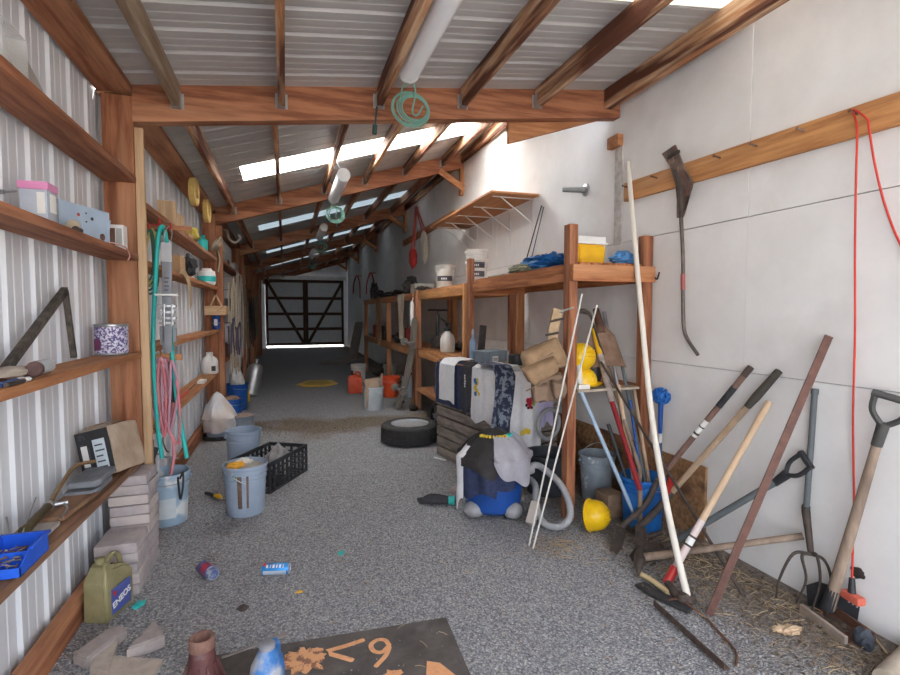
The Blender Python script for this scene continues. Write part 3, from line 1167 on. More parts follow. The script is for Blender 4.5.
# bottle on the low shelf
p = on(210, 374, -.9, D2)
t = thing('jug', 'white plastic jug with a handle on the low shelf beside the second post', 'jug', p)
bm = B(); lathe(bm, [(.085, .001), (.098, .02), (.098, .15), (.08, .19), (.04, .22), (.035, .24)], 24); part('body', bm, WHITE, t)
bm = B(); lathe(bm, [(.04, .238), (.04, .265)], 20); part('cap', bm, WHITE, t)
bm = B(); box(bm, (.03, -.1, .04), (.075, -.07, .1)); part('label', bm, DARKIRON, t, 'dark label')
bm = B(); tube(bm, cm([V((.02, -.035, .225)), V((.04, -.1, .21)), V((.04, -.1, .16))]), .011, 8); part('handle', bm, WHITE, t)
p = on(203, 378, -.86, D2)
bm = B(); box(bm, p + V((-.04, -.14, .001)), p + V((.03, .06, .03)), .004)
solo('small_box', bm, PAPER, 'flat white carton in front of the white jug', 'box')
a = on(178, 396, -.86, D2 + .03); b = on(195, 392, -.88, D2 + .03)
t = thing('screwdriver', 'screwdriver with a red handle lying on the low shelf', 'screwdriver', a)
bm = B(); tube(bm, [a, a.lerp(b, .55)], [.013, .02, .02, .014], 10); part('handle', bm, RED, t, world=True)
bm = B(); tube(bm, [a.lerp(b, .55), b], .006, 8); part('shaft', bm, DARKIRON, t, world=True)

# hanging: teal hose, cords, jack, pink hose coil, all on hooks on the pale post
XH = -.80
def h(x, y, dx=0.):
    p = at(x, y, X=XH + dx); return p
def hy(x, y, Y, dx=0.):
    return at(x, y, Y=Y)


YH = 3.66
def hp(x, y, dy=0.):
    return at(x, y, Y=YH + dy)


for i, (x, y) in enumerate(((149, 226), (160, 222), (171, 226))):
    p = hp(x, y, -.0)
    bm = B()
    q = V((-.99, p.y + .08, p.z + .01))
    tube(bm, cm([V((p.x - .05, YH + .03, p.z - .015)), V((p.x, YH - .02, p.z - .018)), V((p.x + .004, YH - .045, p.z + .012))]), .006, 6)
    tube(bm, [V((p.x - .05, YH + .03, p.z - .015)), V((p.x - .06, YH + .09, A2 - .02 if False else p.z - .01))], .006, 6)
    solo('wall_hook', bm, RED, 'red coated hook holding ' + ('the green and yellow cords', 'the teal hose', 'the grey jack')[i], 'hook', 'red hooks under the high shelf')
# hook rail under the high shelf so the hooks have something to grip
bm = B(); bar(bm, (hp(143, 228).x, YH + .06, hp(150, 224).z - .01), (hp(190, 228).x, YH + .06, hp(150, 224).z - .01), .02, .03, b=.002)
solo('hook_rail', bm, red('X'), 'short thin batten carrying red hooks beside the first post', 'rail')
HOSEP = [hp(162, 458), hp(157, 420), hp(153, 350), hp(155, 290), hp(158, 240), hp(161, 227, -.02), hp(165, 232, .05), hp(168, 260, .09), hp(171, 320, .09), hp(172, 350, .06), hp(177, 400, .03), hp(187, 458)]
bm = B(); tube(bm, cm(HOSEP, 6), .0135, 10)
solo('garden_hose', bm, TEAL, 'teal hose hanging in a long loop beside the first post', 'hose')
for i, (m, lab, x0, dxs) in enumerate(((mat('green_cord', (.06, .16, .11), (.04, .11, .08)), 'dark green cord coil hanging behind the teal hose', 148.5, 3.5), (mat('yellow_cord', (.5, .45, .14), (.4, .34, .1)), 'thin yellow cord loop hanging beside the dark green coil', 152, 4))):
    bm = B()
    for k in range(4 if i == 0 else 2):
        c0 = hp(x0 + .5 * k, 229, .03); c1 = hp(x0 - 1 + .9 * k, 282 + 4 * k, .03)
        w = .028 + .006 * k
        tube(bm, cm([c0, c0.lerp(c1, .3) + V((-w, .01 * k, 0)), c0.lerp(c1, .8) + V((-w, 0, 0)), c1, c0.lerp(c1, .8) + V((w, 0, 0)), c0.lerp(c1, .3) + V((w * .8, -.01 * k, 0))], 5, True), .006, 6, True)
    solo('cord_coil', bm, m, lab, 'cord', 'cords hanging from the red hooks')

# farm jack
t = thing('farm_jack', 'grey steel farm jack hanging by a wire behind the teal hose', 'jack', hp(168, 345, -.03))
JG = mat('jack_grey', (.24, .25, .28), (.18, .19, .21), rough=.5, metal=.4)
def jx(x, y, dy=-.03): return hp(x, y, dy)
bm = B(); bar(bm, jx(167, 244), jx(167.5, 352), .055, .02, (0, 1, 0), .002)
part('bar', bm, JG, t, world=True)
bm = B(); bar(bm, jx(167, 243) + V((0, -.012, 0)), jx(167, 262) + V((0, -.012, 0)), .06, .012, (0, 1, 0), .002)
part('sleeve', bm, mat('jack_label', (.5, .52, .54), (.42, .43, .45), metal=.2), t, world=True)
bm = B()
for k in range(4):
    c0 = jx(167, 278 + 4 * k) + V((0, -.0115, 0))
    box(bm, c0 + V((-.014, -.001, -.006)), c0 + V((.014 - .006 * (k % 2), .002, .004)))
part('marking', bm, mat('jack_print', (.1, .1, .11)), t, world=True)
bm = B(); c0 = jx(168, 295); box(bm, c0 + V((-.065, -.05, -.005)), c0 + V((.065, .03, .006)), .002)
part('flange', bm, WHITE, t, world=True)
bm = B()
for k, y in enumerate((306, 312, 318, 323)):
    c0 = jx(168, y); box(bm, c0 + V((-.05 + .006 * (k % 2), -.04, -.009)), c0 + V((.05 - .008 * (k % 2), .02, .007)), .003)
for sx in (-1, 1):
    tube(bm, [jx(168 + sx * 4, 304, -.07), jx(168 + sx * 4, 326, -.07)], .006, 8)
part('mechanism', bm, STEEL, t, world=True)
bm = B(); c0, c1 = jx(162, 326), jx(163, 345); bar(bm, c0, c1, .025, .02, (0, 1, 0), .002); c0, c1 = jx(175, 328), jx(175, 342); bar(bm, c0, c1, .02, .012, (0, 1, 0))
part('foot', bm, JG, t, world=True)
bm = B(); tube(bm, cm([jx(164, 244), jx(165, 232), jx(170, 226, .0), jx(172, 234, .0), jx(170, 244)]), .0035, 6)
part('hanging_wire', bm, STEEL, t, world=True)

# pink air hose coil
PINK = mat('pink_hose', (.62, .22, .25), (.5, .15, .18), rough=.5, bump=.01, c3=(.7, .42, .44), s3=5)
PINK2 = mat('rose_hose', (.55, .3, .38), (.45, .24, .32), rough=.5, bump=.01)
t = thing('hose_coil', 'pink and rose air hose coiled beside the first post above the bucket', 'hose', hp(163, 440))
for k in range(7):
    m = PINK if k % 2 else PINK2
    top = hp(150 + 3.6 * k, 357 + abs(k - 3) * 1.2, .03 * (k % 3)); bot = hp(160 + 1.5 * k, 428 + 3 * (k % 4), .02 * (k % 3))
    l = hp(147 + 4.2 * k - 2, 390, .02 * (k % 3)); r_ = hp(150 + 4.2 * k + 3, 392, .03 * (k % 3) + .01)
    bm = B(); tube(bm, cm([top, l, bot, r_], 8, True), .0085, 8, True)
    part('loop', bm, m, t, world=True)
bm = B(); tube(bm, cm([hp(165, 420), hp(172, 438), hp(174, 455), hp(171, 474)]), .0085, 8)
tube(bm, cm([hp(172, 436), hp(178, 444), hp(180, 430), hp(179, 400), hp(176, 380)]), .0075, 8)
part('tail', bm, PINK, t, world=True)
bm = B(); c0 = hp(165, 423); tube(bm, [c0 + V((0, 0, .03)), c0 - V((0, 0, .035))], .038, 14)
part('binder', bm, mat('grey_tape', (.4, .43, .48), (.32, .35, .4), rough=.5), t, 'grey tape binding')
t.children[-1].location = (0, 0, 0)
bm = B(); tube(bm, cm([hp(166, 432), hp(163, 440), hp(166, 450), hp(169, 452)]), .004, 6)
part('wire_tie', bm, DARKIRON, t, world=True)
bm = B()
for k in range(3):
    tube(bm, cm([hp(170 + k, 362, .05), hp(175 + k, 380, .05), hp(173 + k, 402, .05), hp(170 + k, 384, .05)], 6, True), .007, 6, True)
solo('cable_coil', bm, BLACK, 'black cable coil hanging behind the pink hose', 'cable')
bm = B(); tube(bm, [hp(160, 350, .06), hp(162, 358, .05), hp(172, 364, .05)], .006, 6)
bar(bm, hp(143, 357, .08), hp(182, 357, .08), .03, .04)
solo('hanging_peg', bm, tan('X'), 'wooden peg rail carrying the pink hose coil', 'peg')
# grey flap hanging behind the bucket
bm = B()
bar(bm, hp(151, 358, .08), hp(150, 442, .11), .012, .006, (0, 1, 0)); bar(bm, hp(149, 440, .12), hp(150, 474, .12), .06, .012, (0, 1, 0), .003)
bar(bm, hp(155, 447, .12), hp(146, 472, .1), .05, .01, (0, 1, 0), .003)
solo('hanging_flap', bm, mat('slate_rubber', (.1, .11, .13), (.07, .075, .09), rough=.7), 'dark rubber flap hanging behind the paint-smeared bucket', 'flap')

# ------------------------------------------------------------------ buckets along the metal wall
def wires(r, z, swing, n=12, drop=0.):
    """bail handle of a bucket, turned about the Y axis by swing degrees from upright"""
    pts = []
    for i in range(n + 1):
        a = math.pi * i / n
        x, q = r * math.cos(a), r * .98 * math.sin(a)
        pts.append(V((x, -q * math.sin(R(swing)), z + q * math.cos(R(swing)))))
    return pts


def bucket(name, label, loc, m, r=.15, h=.37, rz=0., swing=100, grip=None, fill=None, group='plastic buckets standing on the gravel', ribs_=3, handle=True, taper=.87):
    t = thing(name, label, 'bucket', loc, (0, 0, R(rz)), group)
    rb = r * taper
    pr = [(rb * .98, .0), (rb, .004)]
    def rr(z): return rb + (r * .985 - rb) * z / h
    for k in range(ribs_):
        z = h * (.72 + .085 * k)
        pr += [(rr(z), z), (rr(z) + .007, z + .002), (rr(z) + .007, z + .006), (rr(z + .01), z + .009)]
    pr += [(r, h - .02), (r + .008, h - .018), (r + .008, h), (r - .002, h), (r - .004, h - .02), (rb - .004, .01), (.001, .01)]
    bm = B(); lathe(bm, pr, 32)
    part('body', bm, m, t)
    if handle:
        z = h * .86
        bm = B(); tube(bm, wires(r + .012, z, swing), .0024, 6)
        hd = part('handle', bm, STEEL, t)
        bm = B()
        for s in (-1, 1):
            tube(bm, [(s * (r * .97), 0, z), (s * (r + .016), 0, z)], .012, 10)
        part('ear', bm, m, t)
        if grip:
            w = wires(r + .012, z, swing)
            bm = B(); tube(bm, w[5:8], .009, 8)
            part('grip', bm, grip, hd)
    if fill:
        bm = B()
        blob(bm, (0, 0, h * fill[1]), (rr(h * fill[1]) - .014, rr(h * fill[1]) - .014, fill[3] if len(fill) > 3 else .05), 5, fill[2], 3)
        part('contents', bm, fill[0], t)
    return t


PAINTB = mat('paint_smeared_bucket', (.36, .48, .6), (.28, .39, .5), rough=.55, scale=4, c3=(.68, .7, .7), s3=5, lo3=.5, hi3=.56)
p = G(168, 518)
t = bucket('bucket', 'blue-grey bucket smeared with white paint at the first post, tools inside', (-.82, 3.98, 0), PAINTB, .142, .365, 15, 95)
bm = B(); M = Matrix.Rotation(R(-55), 4, 'Z')
for s0 in range(3):
    pass
lathe(bm, [(.1265, .06), (.129, .06), (.1345, .2), (.132, .2)], 40)
bmesh.ops.delete(bm, geom=[v for v in bm.verts if not (v.co.y < -.07 and v.co.x < .06)], context='VERTS')
part('label', bm, mat('pale_smear', (.58, .63, .66), (.5, .56, .6), bump=0), t, 'pale faded label')
c = V((-.82, 3.98, 0))
bm = B(); tube(bm, cm([c + V((.1, -.1, .33)), c + V((.125, -.125, .375)), c + V((.125, -.145, .28)), c + V((.11, -.15, .2)), c + V((.1, -.14, .26)), c + V((.09, -.115, .35))], 6), .007, 8)
bm2 = bm
solo('chain_loop', bm2, BLACK, 'black chain sling draped over the rim of the paint-smeared bucket', 'sling')
for i, (dx, dy, hx) in enumerate(((-.05, .02, .5), (.02, -.03, .48), (-.0, .06, .45))):
    bm = B(); tube(bm, [c + V((dx * .5, dy * .5, .015)), c + V((dx * 1.8, dy * 1.5, hx))], .006, 6)
    tube(bm, [c + V((dx * 1.8 - .05, dy * 1.5, hx)), c + V((dx * 1.8 + .05, dy * 1.5, hx - .02))], .007, 6)
    solo('metal_stake', bm, STEEL, ('tallest', 'middle', 'shortest')[i] + ' pale T-topped metal stake poking out of the paint-smeared bucket', 'stake', 'stakes in the paint-smeared bucket')

# grey bucket with yellow rag, in front
c = G(246, 512); c.z = 0
CB = (c.x, c.y + .02, 0)
t = bucket('bucket', 'grey-blue bucket with brown drips and a yellow rag on top', CB, BUCKET, .152, .37, 60, 128)
bm = B(); lathe(bm, [(.1405, .07), (.1535, .3), (.1525, .31), (.1395, .07)], 60)
bmesh.ops.delete(bm, geom=[v for v in bm.verts if not (abs(math.atan2(v.co.y, v.co.x) - R(-162)) < .13 or abs(math.atan2(v.co.y, v.co.x) - R(-140)) < .1)], context='VERTS')
part('drip', bm, mat('brown_drip', (.2, .13, .1), (.12, .075, .055), rough=.7, scale=12, bump=0), t, 'brown drip stain')
bm = B(); box(bm, (-.152, -.03, .285), (-.1535 - .0035, -.02, .315))
part('sticker', bm, mat('green_sticker', (.1, .35, .08), bump=0), t)
# lid contents: flat grit and cloth
cx, cy = CB[0], CB[1]
bm = B(); lathe(bm, [(.138, .33), (.138, .343), (.08, .352), (.0, .35)], 28, c=(cx, cy, 0))
solo('grit_fill', bm, mat('pale_grit', (.42, .38, .34), (.3, .26, .24), scale=40, bump=.2), 'pale grit filling the bucket with the yellow rag', 'grit', kind='stuff')
bm = B(); blob(bm, (cx - .065, cy - .02, .362), (.062, .07, .022), 2, .5, 2.2)
solo('yellow_rag', bm, mat('yellow_rag', (.8, .42, .05), (.7, .33, .03), rough=.85), 'yellow-orange rag lying in the dripping bucket', 'rag')
bm = B(); blob(bm, (cx - .01, cy + .045, .365), (.055, .05, .026), 6, .5, 2.2)
solo('white_rag', bm, mat('white_rag', (.68, .66, .62), (.58, .55, .5), rough=.9), 'crumpled white cloth beside the yellow rag in the bucket', 'rag')

c = G(241, 466)
bucket('bucket', 'empty grey-blue bucket standing behind the bucket with the yellow rag', (-.40, 5.15, 0), BUCKET, .158, .37, 20, 100)
c = G(241, 437)
t = thing('metal_pail', 'short dull grey pail full of rubble behind the empty bucket', 'pail', (-.545, 6.7, 0))
bm = B(); lathe(bm, [(.14, 0), (.155, .005), (.158, .2), (.163, .205), (.163, .215), (.153, .215), (.15, .17), (.001, .17)], 30)
part('body', bm, mat('zinc_pail', (.27, .31, .35), (.2, .23, .27), rough=.6, metal=.2), t)
bm = B(); blob(bm, (0, 0, .185), (.145, .145, .05), 3, .35, 4)
part('contents', bm, mat('rubble', (.42, .33, .28), (.28, .2, .16), scale=30, bump=.2), t)
c = G(225, 434)
bucket('bucket', 'blue bucket heaped with dirt, nearer of the two by the second post', (-.7, 7.03, 0), BLUE, .155, .38, 75, 100,
       fill=(mat('dry_dirt', (.36, .25, .17), (.24, .16, .11), scale=30, bump=.2), .93, .3))
c = G(234, 405)
t = bucket('bucket', 'blue bucket with a yellow sticker, farther of the two by the second post', (-.72, 8.3, 0), BLUE, .16, .4, 75, 100)
bm = B(); box(bm, (.06, -.152, .1), (.11, -.14, .27))
part('sticker', bm, YELLOW, t, 'yellow sticker')
bm = B(); blob(bm, (-.72, 8.3, .47), (.1, .09, .17), 9, .35, 2)
solo('plastic_bag', bm, mat('milky_bag', (.66, .64, .62), (.55, .53, .52), rough=.5), 'milky plastic bag stuffed in the farther blue bucket', 'bag')

# bucket covered with a bag, on a black drain pan
c = G(206, 441)
cx, cy = -.765, c.y + .1
bm = B(); lathe(bm, [(.16, 0.001), (.178, .004), (.18, .045), (.178, .05), (.17, .05), (.166, .02), (.001, .02)], 32, c=(cx, cy, 0))
solo('drain_pan', bm, RUBBER, 'black round pan under the bagged bucket', 'pan')
bucket('bucket', 'squat grey bucket hidden under a white plastic bag', (cx, cy, .021), BUCKET, .155, .22, 0, 100, ribs_=1, handle=False)
bm = B()
def bagf(u, v):
    a = 2 * math.pi * u
    if v < .5:
        k = v / .5
        rad = .17 + .006 * math.sin(a * 9) + .018 * noise.noise(V((math.cos(a) * 2, math.sin(a) * 2, v * 3)))
        z = .1 + .15 * k + .012 * math.sin(a * 5)
    else:
        k = (v - .5) / .5
        rad = .182 * max(.0, 1 - k) ** .62 + .012 * math.sin(a * 6 + k * 3) * (1 - k) + .03 * noise.noise(V((math.cos(a) * 2.4, math.sin(a) * 2.4, v * 4))) * (1 - k) + .02 * noise.noise(V((math.cos(a) * 6, math.sin(a) * 6, v * 9))) * min(1, 2 * (1 - k))
        z = .25 + .31 * k
    return V((cx - .03 * max(0, v - .5) + rad * math.cos(a), cy + rad * math.sin(a), z))
sheet(bm, bagf, 40, 20, .0)
bmesh.ops.remove_doubles(bm, verts=bm.verts[:], dist=.001)
solo('plastic_bag', bm, mat('white_bag', (.68, .66, .65), (.55, .53, .55), rough=.5, scale=6, bump=.12, c3=(.62, .52, .46)), 'crumpled white plastic bag pulled over the squat bucket', 'bag')

# silver cylinder leaning beside the far blue bucket
t = thing('steel_cylinder', 'polished steel cylinder leaning beside the farther blue bucket', 'cylinder', G(250, 399))
a, b = G(250, 397), at(256, 365, Y=G(250, 397).y + .15)
L = (b - a).length
bm = B(); lathe(bm, [(.125, .0), (.135, .01), (.135, L * .78), (.11, L * .93), (.04, L)], 28, M=axis(a + V((0, 0, .03)), b))
part('body', bm, mat('polished_steel', (.55, .56, .57), (.45, .45, .47), rough=.42, metal=.9, bump=0), t, world=True)
bm = B(); lathe(bm, [(.028, L), (.028, L + .05), (.04, L + .055), (.04, L + .08)], 16, M=axis(a + V((0, 0, .03)), b))
part('neck', bm, BRASS if 'BRASS' in globals() else STEEL, t, world=True)

# black mesh crate
ang = R(50)
C0 = G(270, 494)
FR, FL = V((math.cos(ang), math.sin(ang), 0)), V((-math.sin(ang), math.cos(ang), 0))
FL = V((-.866, .5, 0))
FR = V((.5, .866, 0))
t = thing('plastic_crate', 'black slotted plastic crate lying on the gravel beside the buckets', 'crate', C0 + FR * .31 + FL * .19)
CW, CL, CH = .62, .38, .255


def crate_side(o, d, L, n):
    bm = B()
    for k in range(n + 1):
        q = o + d * (L * k / n)
        bar(bm, q, q + V((0, 0, CH)), .014, .02, d)
    for z, hh in ((.012, .02), (.075, .009), (.13, .009), (.185, .009), (CH - .014, .03)):
        bar(bm, o + V((0, 0, z)), o + d * L + V((0, 0, z)), .018 if z > .1 else .014, hh)
    return bm


cr = [(C0, FR, CW, 9), (C0 + FR * CW, FL, CL, 5), (C0 + FL * CL, FR, CW, 9), (C0, FL, CL, 5)]
for o_, d_, L_, n_ in cr:
    part('side', crate_side(o_, d_, L_, n_), BLACK, t, world=True)
bm = B()
for k in range(8):
    bar(bm, C0 + FL * (CL * (k + .5) / 8) + V((0, 0, .008)), C0 + FL * (CL * (k + .5) / 8) + FR * CW + V((0, 0, .005)), .02, .008)
for k in range(5):
    bar(bm, C0 + FR * (CW * (k + .5) / 5) + V((0, 0, .005)), C0 + FR * (CW * (k + .5) / 5) + FL * CL + V((0, 0, .005)), .02, .008)
part('base', bm, BLACK, t, world=True)
bm = B(); blob(bm, C0 + FR * .44 + FL * .19 + V((0, 0, .14)), (.1, .12, .14), 11, .5, 2.2)
solo('plastic_bag', bm, mat('grey_clear_bag', (.5, .48, .47), (.3, .28, .28), rough=.3, bump=.1), 'crumpled greyish clear bag inside the black crate', 'bag')

# pliers by the bucket
a, b, c = G(206, 495), G(214, 498), G(222, 501)
for q in (a, b, c):
    q.z = .016
t = thing('tape_cutter', 'small hand tool with a black grip and yellow body on the gravel', 'hand tool', b)
bm = B(); tube(bm, cm([a, a.lerp(b, .5) + V((0, 0, .006)), b]), .014, 8); part('grip', bm, BLACK, t, world=True)
bm = B(); tube(bm, cm([b, b.lerp(c, .5) + V((0, .02, .004)), c]), [.012, .022, .012], 8); part('body', bm, YELLOW, t, world=True)
bm = B(); tube(bm, cm([b + V((0, -.02, 0)), b.lerp(c, .5) + V((0, -.04, 0)), c + V((.02, 0, 0))]), .006, 6); part('jaw', bm, STEEL, t, world=True)

# yellow flat plate
bm = B()
c = G(317, 384)
poly = [(1.5 * x_, 1.3 * y_) for x_, y_ in [(-.27, -.02), (-.17, -.28), (.12, -.32), (.27, -.12), (.22, .3), (-.1, .36)]]
prism(bm, poly, .018, Matrix.Translation((c.x, c.y, .002)))
poly2 = [(x * .72, y * .72) for x, y in poly]
bm2 = B(); prism(bm2, poly2, .006, Matrix.Translation((c.x, c.y, .0205)))
t = thing('yellow_tray', 'flat yellow many-sided plastic tray lying in the middle of the passage', 'tray', (c.x, c.y, 0))
part('rim', bm, YELLOW, t, world=True)
part('centre', bm2, mat('worn_yellow', (.62, .44, .09), (.45, .32, .07), rough=.7), t, world=True)

# ------------------------------------------------------------------ second post and dim bays behind it
p = at(217, 306, Y=7.17)
t = thing('tool_carrier', 'small tan wooden tool carrier hanging on the second post', 'carrier', (p.x, 7.1, p.z - .1))
bm = B(); box(bm, (-.13, -.1, -.02), (.13, .07, .1), .006); part('box', bm, pale('X'), t)
bm = B(); bar(bm, (-.07, -.015, .09), (.0, -.015, .25), .03, .02); bar(bm, (.07, -.015, .09), (.0, -.015, .25), .03, .02)
part('handle', bm, pale('X'), t)
bm = B(); tube(bm, [(0, .1, .24), (0, -.03, .24), (0, -.035, .26)], .006, 6); part('hook', bm, DARKIRON, t)
bm = B(); bar(bm, (.02, -.102, .03), (.1, -.102, .09), .014, .004); part('strap', bm, DARKIRON, t)
p = at(216, 320, Y=7.12)
t = thing('spray_can', 'blue spray can with a white cap held on the second post', 'spray can', (p.x, 7.14, p.z - .12))
bm = B(); lathe(bm, [(.045, 0), (.045, .19), (.03, .21)], 20); part('body', bm, BLUE, t)
bm = B(); lathe(bm, [(.03, .205), (.03, .25), (.026, .254)], 18); part('cap', bm, WHITE, t)
bm = B(); box(bm, (-.02, -.0465, .05), (.02, -.042, .13)); part('label', bm, WHITE, t)
bm = B(); tube(bm, circle((0, 0, .08), .05, 18), .004, 5, True); tube(bm, [(0, .045, .08), (0, .09, .08)], .004, 5); part('holder', bm, STEEL, t)
rq0 = random.Random(21)
# a few cord and rope coils hung from the second and third posts
for i, (x, y0, y1, Y, w, n, m, lab) in enumerate((
        (231, 283, 372, 7.55, .13, 4, ROPE, 'long natural rope coil hanging just past the second post'),
        (238, 276, 360, 8.3, .12, 4, mat('grey_rope', (.4, .37, .33), (.3, .27, .24), rough=.9), 'greyer rope coil hanging behind the long natural rope'),
        (227, 322, 352, 7.45, .1, 5, mat('dark_blue_cord', (.05, .055, .1), (.08, .06, .09), rough=.7), 'dark blue cord bundle hanging below the natural rope'),
        (247, 290, 345, 9.6, .13, 4, mat('brown_rope', (.24, .17, .11), (.17, .12, .08)), 'brown rope coil hanging on the dim metal wall'),
        (251, 300, 340, 11.6, .16, 4, RUBBER, 'black hose coil hanging beyond the third post'),
        (254, 296, 335, 13.2, .16, 4, mat('brown_rope', (.24, .17, .11)), 'rusty cable coil hanging in the dim fourth bay'))):
    X = -.8
    a = at(x, y0, Y=Y); b = at(x, y1, Y=Y)
    a.x = b.x = -.73
    bm = B()
    for k in range(n):
        ww = w * (.5 + 1.1 * k / n)
        o_ = V((.03 * k, .02 * k, 0))
        jt = [V((rq0.uniform(-.01, .01), rq0.uniform(-.05, .05), rq0.uniform(-.08, .08))) for _ in range(6)]
        tube(bm, cm([p_ + j_ for p_, j_ in zip([a + o_, a.lerp(b, .35) + o_ + V((0, -ww, 0)), a.lerp(b, .85 + .05 * (k % 3)) + o_ + V((0, -ww * .8, 0)), b + o_ + V((0, 0, -.03 * (k % 3))),
                     a.lerp(b, .85) + o_ + V((0, ww * .8, 0)), a.lerp(b, .35) + o_ + V((0, ww, 0))], jt)], 5, True), .0095, 6, True)
    tube(bm, [V((-1.0, Y, a.z + .0)), V((a.x + .05, Y, a.z - .015)), V((a.x + .06, Y, a.z + .02))], .008, 6)
    solo('hanging_rope', bm, m, lab, 'rope', 'coils hanging in the dim bays')
# odds and ends on the dim shelves
rq = random.Random(11)
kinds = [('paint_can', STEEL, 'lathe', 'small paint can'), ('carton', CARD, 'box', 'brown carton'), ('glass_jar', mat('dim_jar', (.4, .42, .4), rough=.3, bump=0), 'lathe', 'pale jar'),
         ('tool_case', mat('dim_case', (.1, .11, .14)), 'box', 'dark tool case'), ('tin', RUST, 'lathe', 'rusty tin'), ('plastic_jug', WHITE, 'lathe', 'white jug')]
nth = ['nearest', 'second', 'third', 'fourth', 'fifth', 'sixth']
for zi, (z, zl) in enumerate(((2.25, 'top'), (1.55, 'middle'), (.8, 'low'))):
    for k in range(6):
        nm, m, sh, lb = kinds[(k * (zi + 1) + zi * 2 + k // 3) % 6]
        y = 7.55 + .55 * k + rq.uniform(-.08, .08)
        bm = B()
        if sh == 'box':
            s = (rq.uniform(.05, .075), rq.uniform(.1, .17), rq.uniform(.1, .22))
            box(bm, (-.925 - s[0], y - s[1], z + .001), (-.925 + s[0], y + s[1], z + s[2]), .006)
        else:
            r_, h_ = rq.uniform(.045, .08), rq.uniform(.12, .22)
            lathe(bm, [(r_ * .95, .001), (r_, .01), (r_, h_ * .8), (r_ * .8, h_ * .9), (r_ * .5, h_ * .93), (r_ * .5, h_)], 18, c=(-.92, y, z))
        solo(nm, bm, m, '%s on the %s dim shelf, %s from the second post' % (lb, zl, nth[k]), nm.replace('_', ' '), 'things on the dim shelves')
for k, (x, y0, y1, Y, lab) in enumerate(((236, 262, 300, 8.9, 'hay hook'), (243, 345, 376, 8.6, 'pale board'), (249, 330, 372, 10.2, 'grey pole'), (255, 320, 352, 12.4, 'dark pole'), (258, 318, 349, 15., 'dark fence post'))):
    bm = B(); a = at(x, y1, Y=Y); 
    a.x = -.74
    bar(bm, (-.79, Y, 0.0), (-.81, Y + .1, 1.0 + .2 * (k % 3)), .03, .07, (0, 1, 0), .004)
    solo(('timber_board', 'timber_board', 'metal_pole', 'timber_post', 'timber_post')[k], bm, (grey('Z'), tan('Z'), DARKIRON, DARKIRON, red('Z'))[k],
         ('dark grey board', 'brown upright board', 'dark iron bar', 'blackened bar', 'reddish post')[k] + ' leaning on the dim shelves ' + ('behind the blue buckets', 'beside the hanging brown rope', 'before the third post', 'past the third post', 'past the fourth post')[k], 'board', 'boards leaning on the dim shelves')
p = at(235, 246, Y=8.2)
bm = B(); tube(bm, cm([V((-.8, 8.2, 2.72)), V((-.78, 8.2, 2.6)), V((-.7, 8.2, 2.54)), V((-.62, 8.2, 2.6)), V((-.64, 8.2, 2.66))]), .016, 8)
tube(bm, [V((-.8, 8.2, 2.72)), V((-1.0, 8.2, 2.74))], .014, 8)
solo('hanging_hook', bm, mat('pale_iron', (.5, .47, .42)), 'large pale curved hook hanging under the roof past the second post', 'hook')

# ------------------------------------------------------------------ the three timber racks on the white wall
def leg(t, x, y, z, m, sx=.085, sy=.04, name='post', top=None):
    bm = B(); box(bm, (x - sx / 2, y - sy / 2, 0), (x + sx / 2, y + sy / 2, z), .003)
    return part(name, bm, m, t, world=True)


XF, XK = 1.93, 2.52
t1 = thing('storage_rack', 'timber rack nearest the doorway, carrying the yellow cooler on its deck', 'rack', (2.25, 4.1, 0), group='timber racks along the white wall')
leg(t1, XF, 3.12, 2.115, red('Z'), .068, .075)
leg(t1, XF, 5.14, 2.08, red('Z'), .06, .085)
leg(t1, 2.545, 3.09, 2.06, red('Z'), .085, .06)
leg(t1, 2.5, 5.08, 1.72, tan('Z'), .085, .05)
for (a, b) in (((1.955, 3.165, 1.775), (1.955, 5.1, 1.775)), ((2.57, 3.12, 1.775), (2.57, 5.1, 1.775)), ((1.9, 3.055, 1.775), (2.59, 3.055, 1.775)), ((1.975, 5.08, 1.76), (2.57, 5.08, 1.76))):
    bm = B(); bar(bm, a, b, .038, .115, b=.003)
    part('rail', bm, rack('Y') if abs(a[0] - b[0]) < .1 else rack('X'), t1, world=True)
bm = B()
for k in range(6):
    box(bm, (1.975 + .1 * k, 3.08, 1.834), (2.07 + .1 * k, 5.12, 1.853), .002)
part('deck', bm, rack('Y'), t1, world=True)
bm = B(); box(bm, (2.42, 3.15, .93), (2.585, 4.9, .948)); 
part('ledge', bm, tan('Y'), t1, world=True)
bm = B(); box(bm, (1.98, 3.08, .925), (2.59, 3.32, .942), .002)
part('shelf', bm, mat('worn_ply', (.48, .42, .33), (.36, .3, .23), 'Y' if False else .8), t1, world=True)
bm = B(); tube(bm, cm([V((2.59, 3.05, 1.76)), V((2.61 - .02, 3.02, 1.74)), V((2.585, 3.0, 1.76)), V((2.585, 2.99, 1.79))]), .006, 6)
part('hook', bm, DARKIRON, t1, world=True)

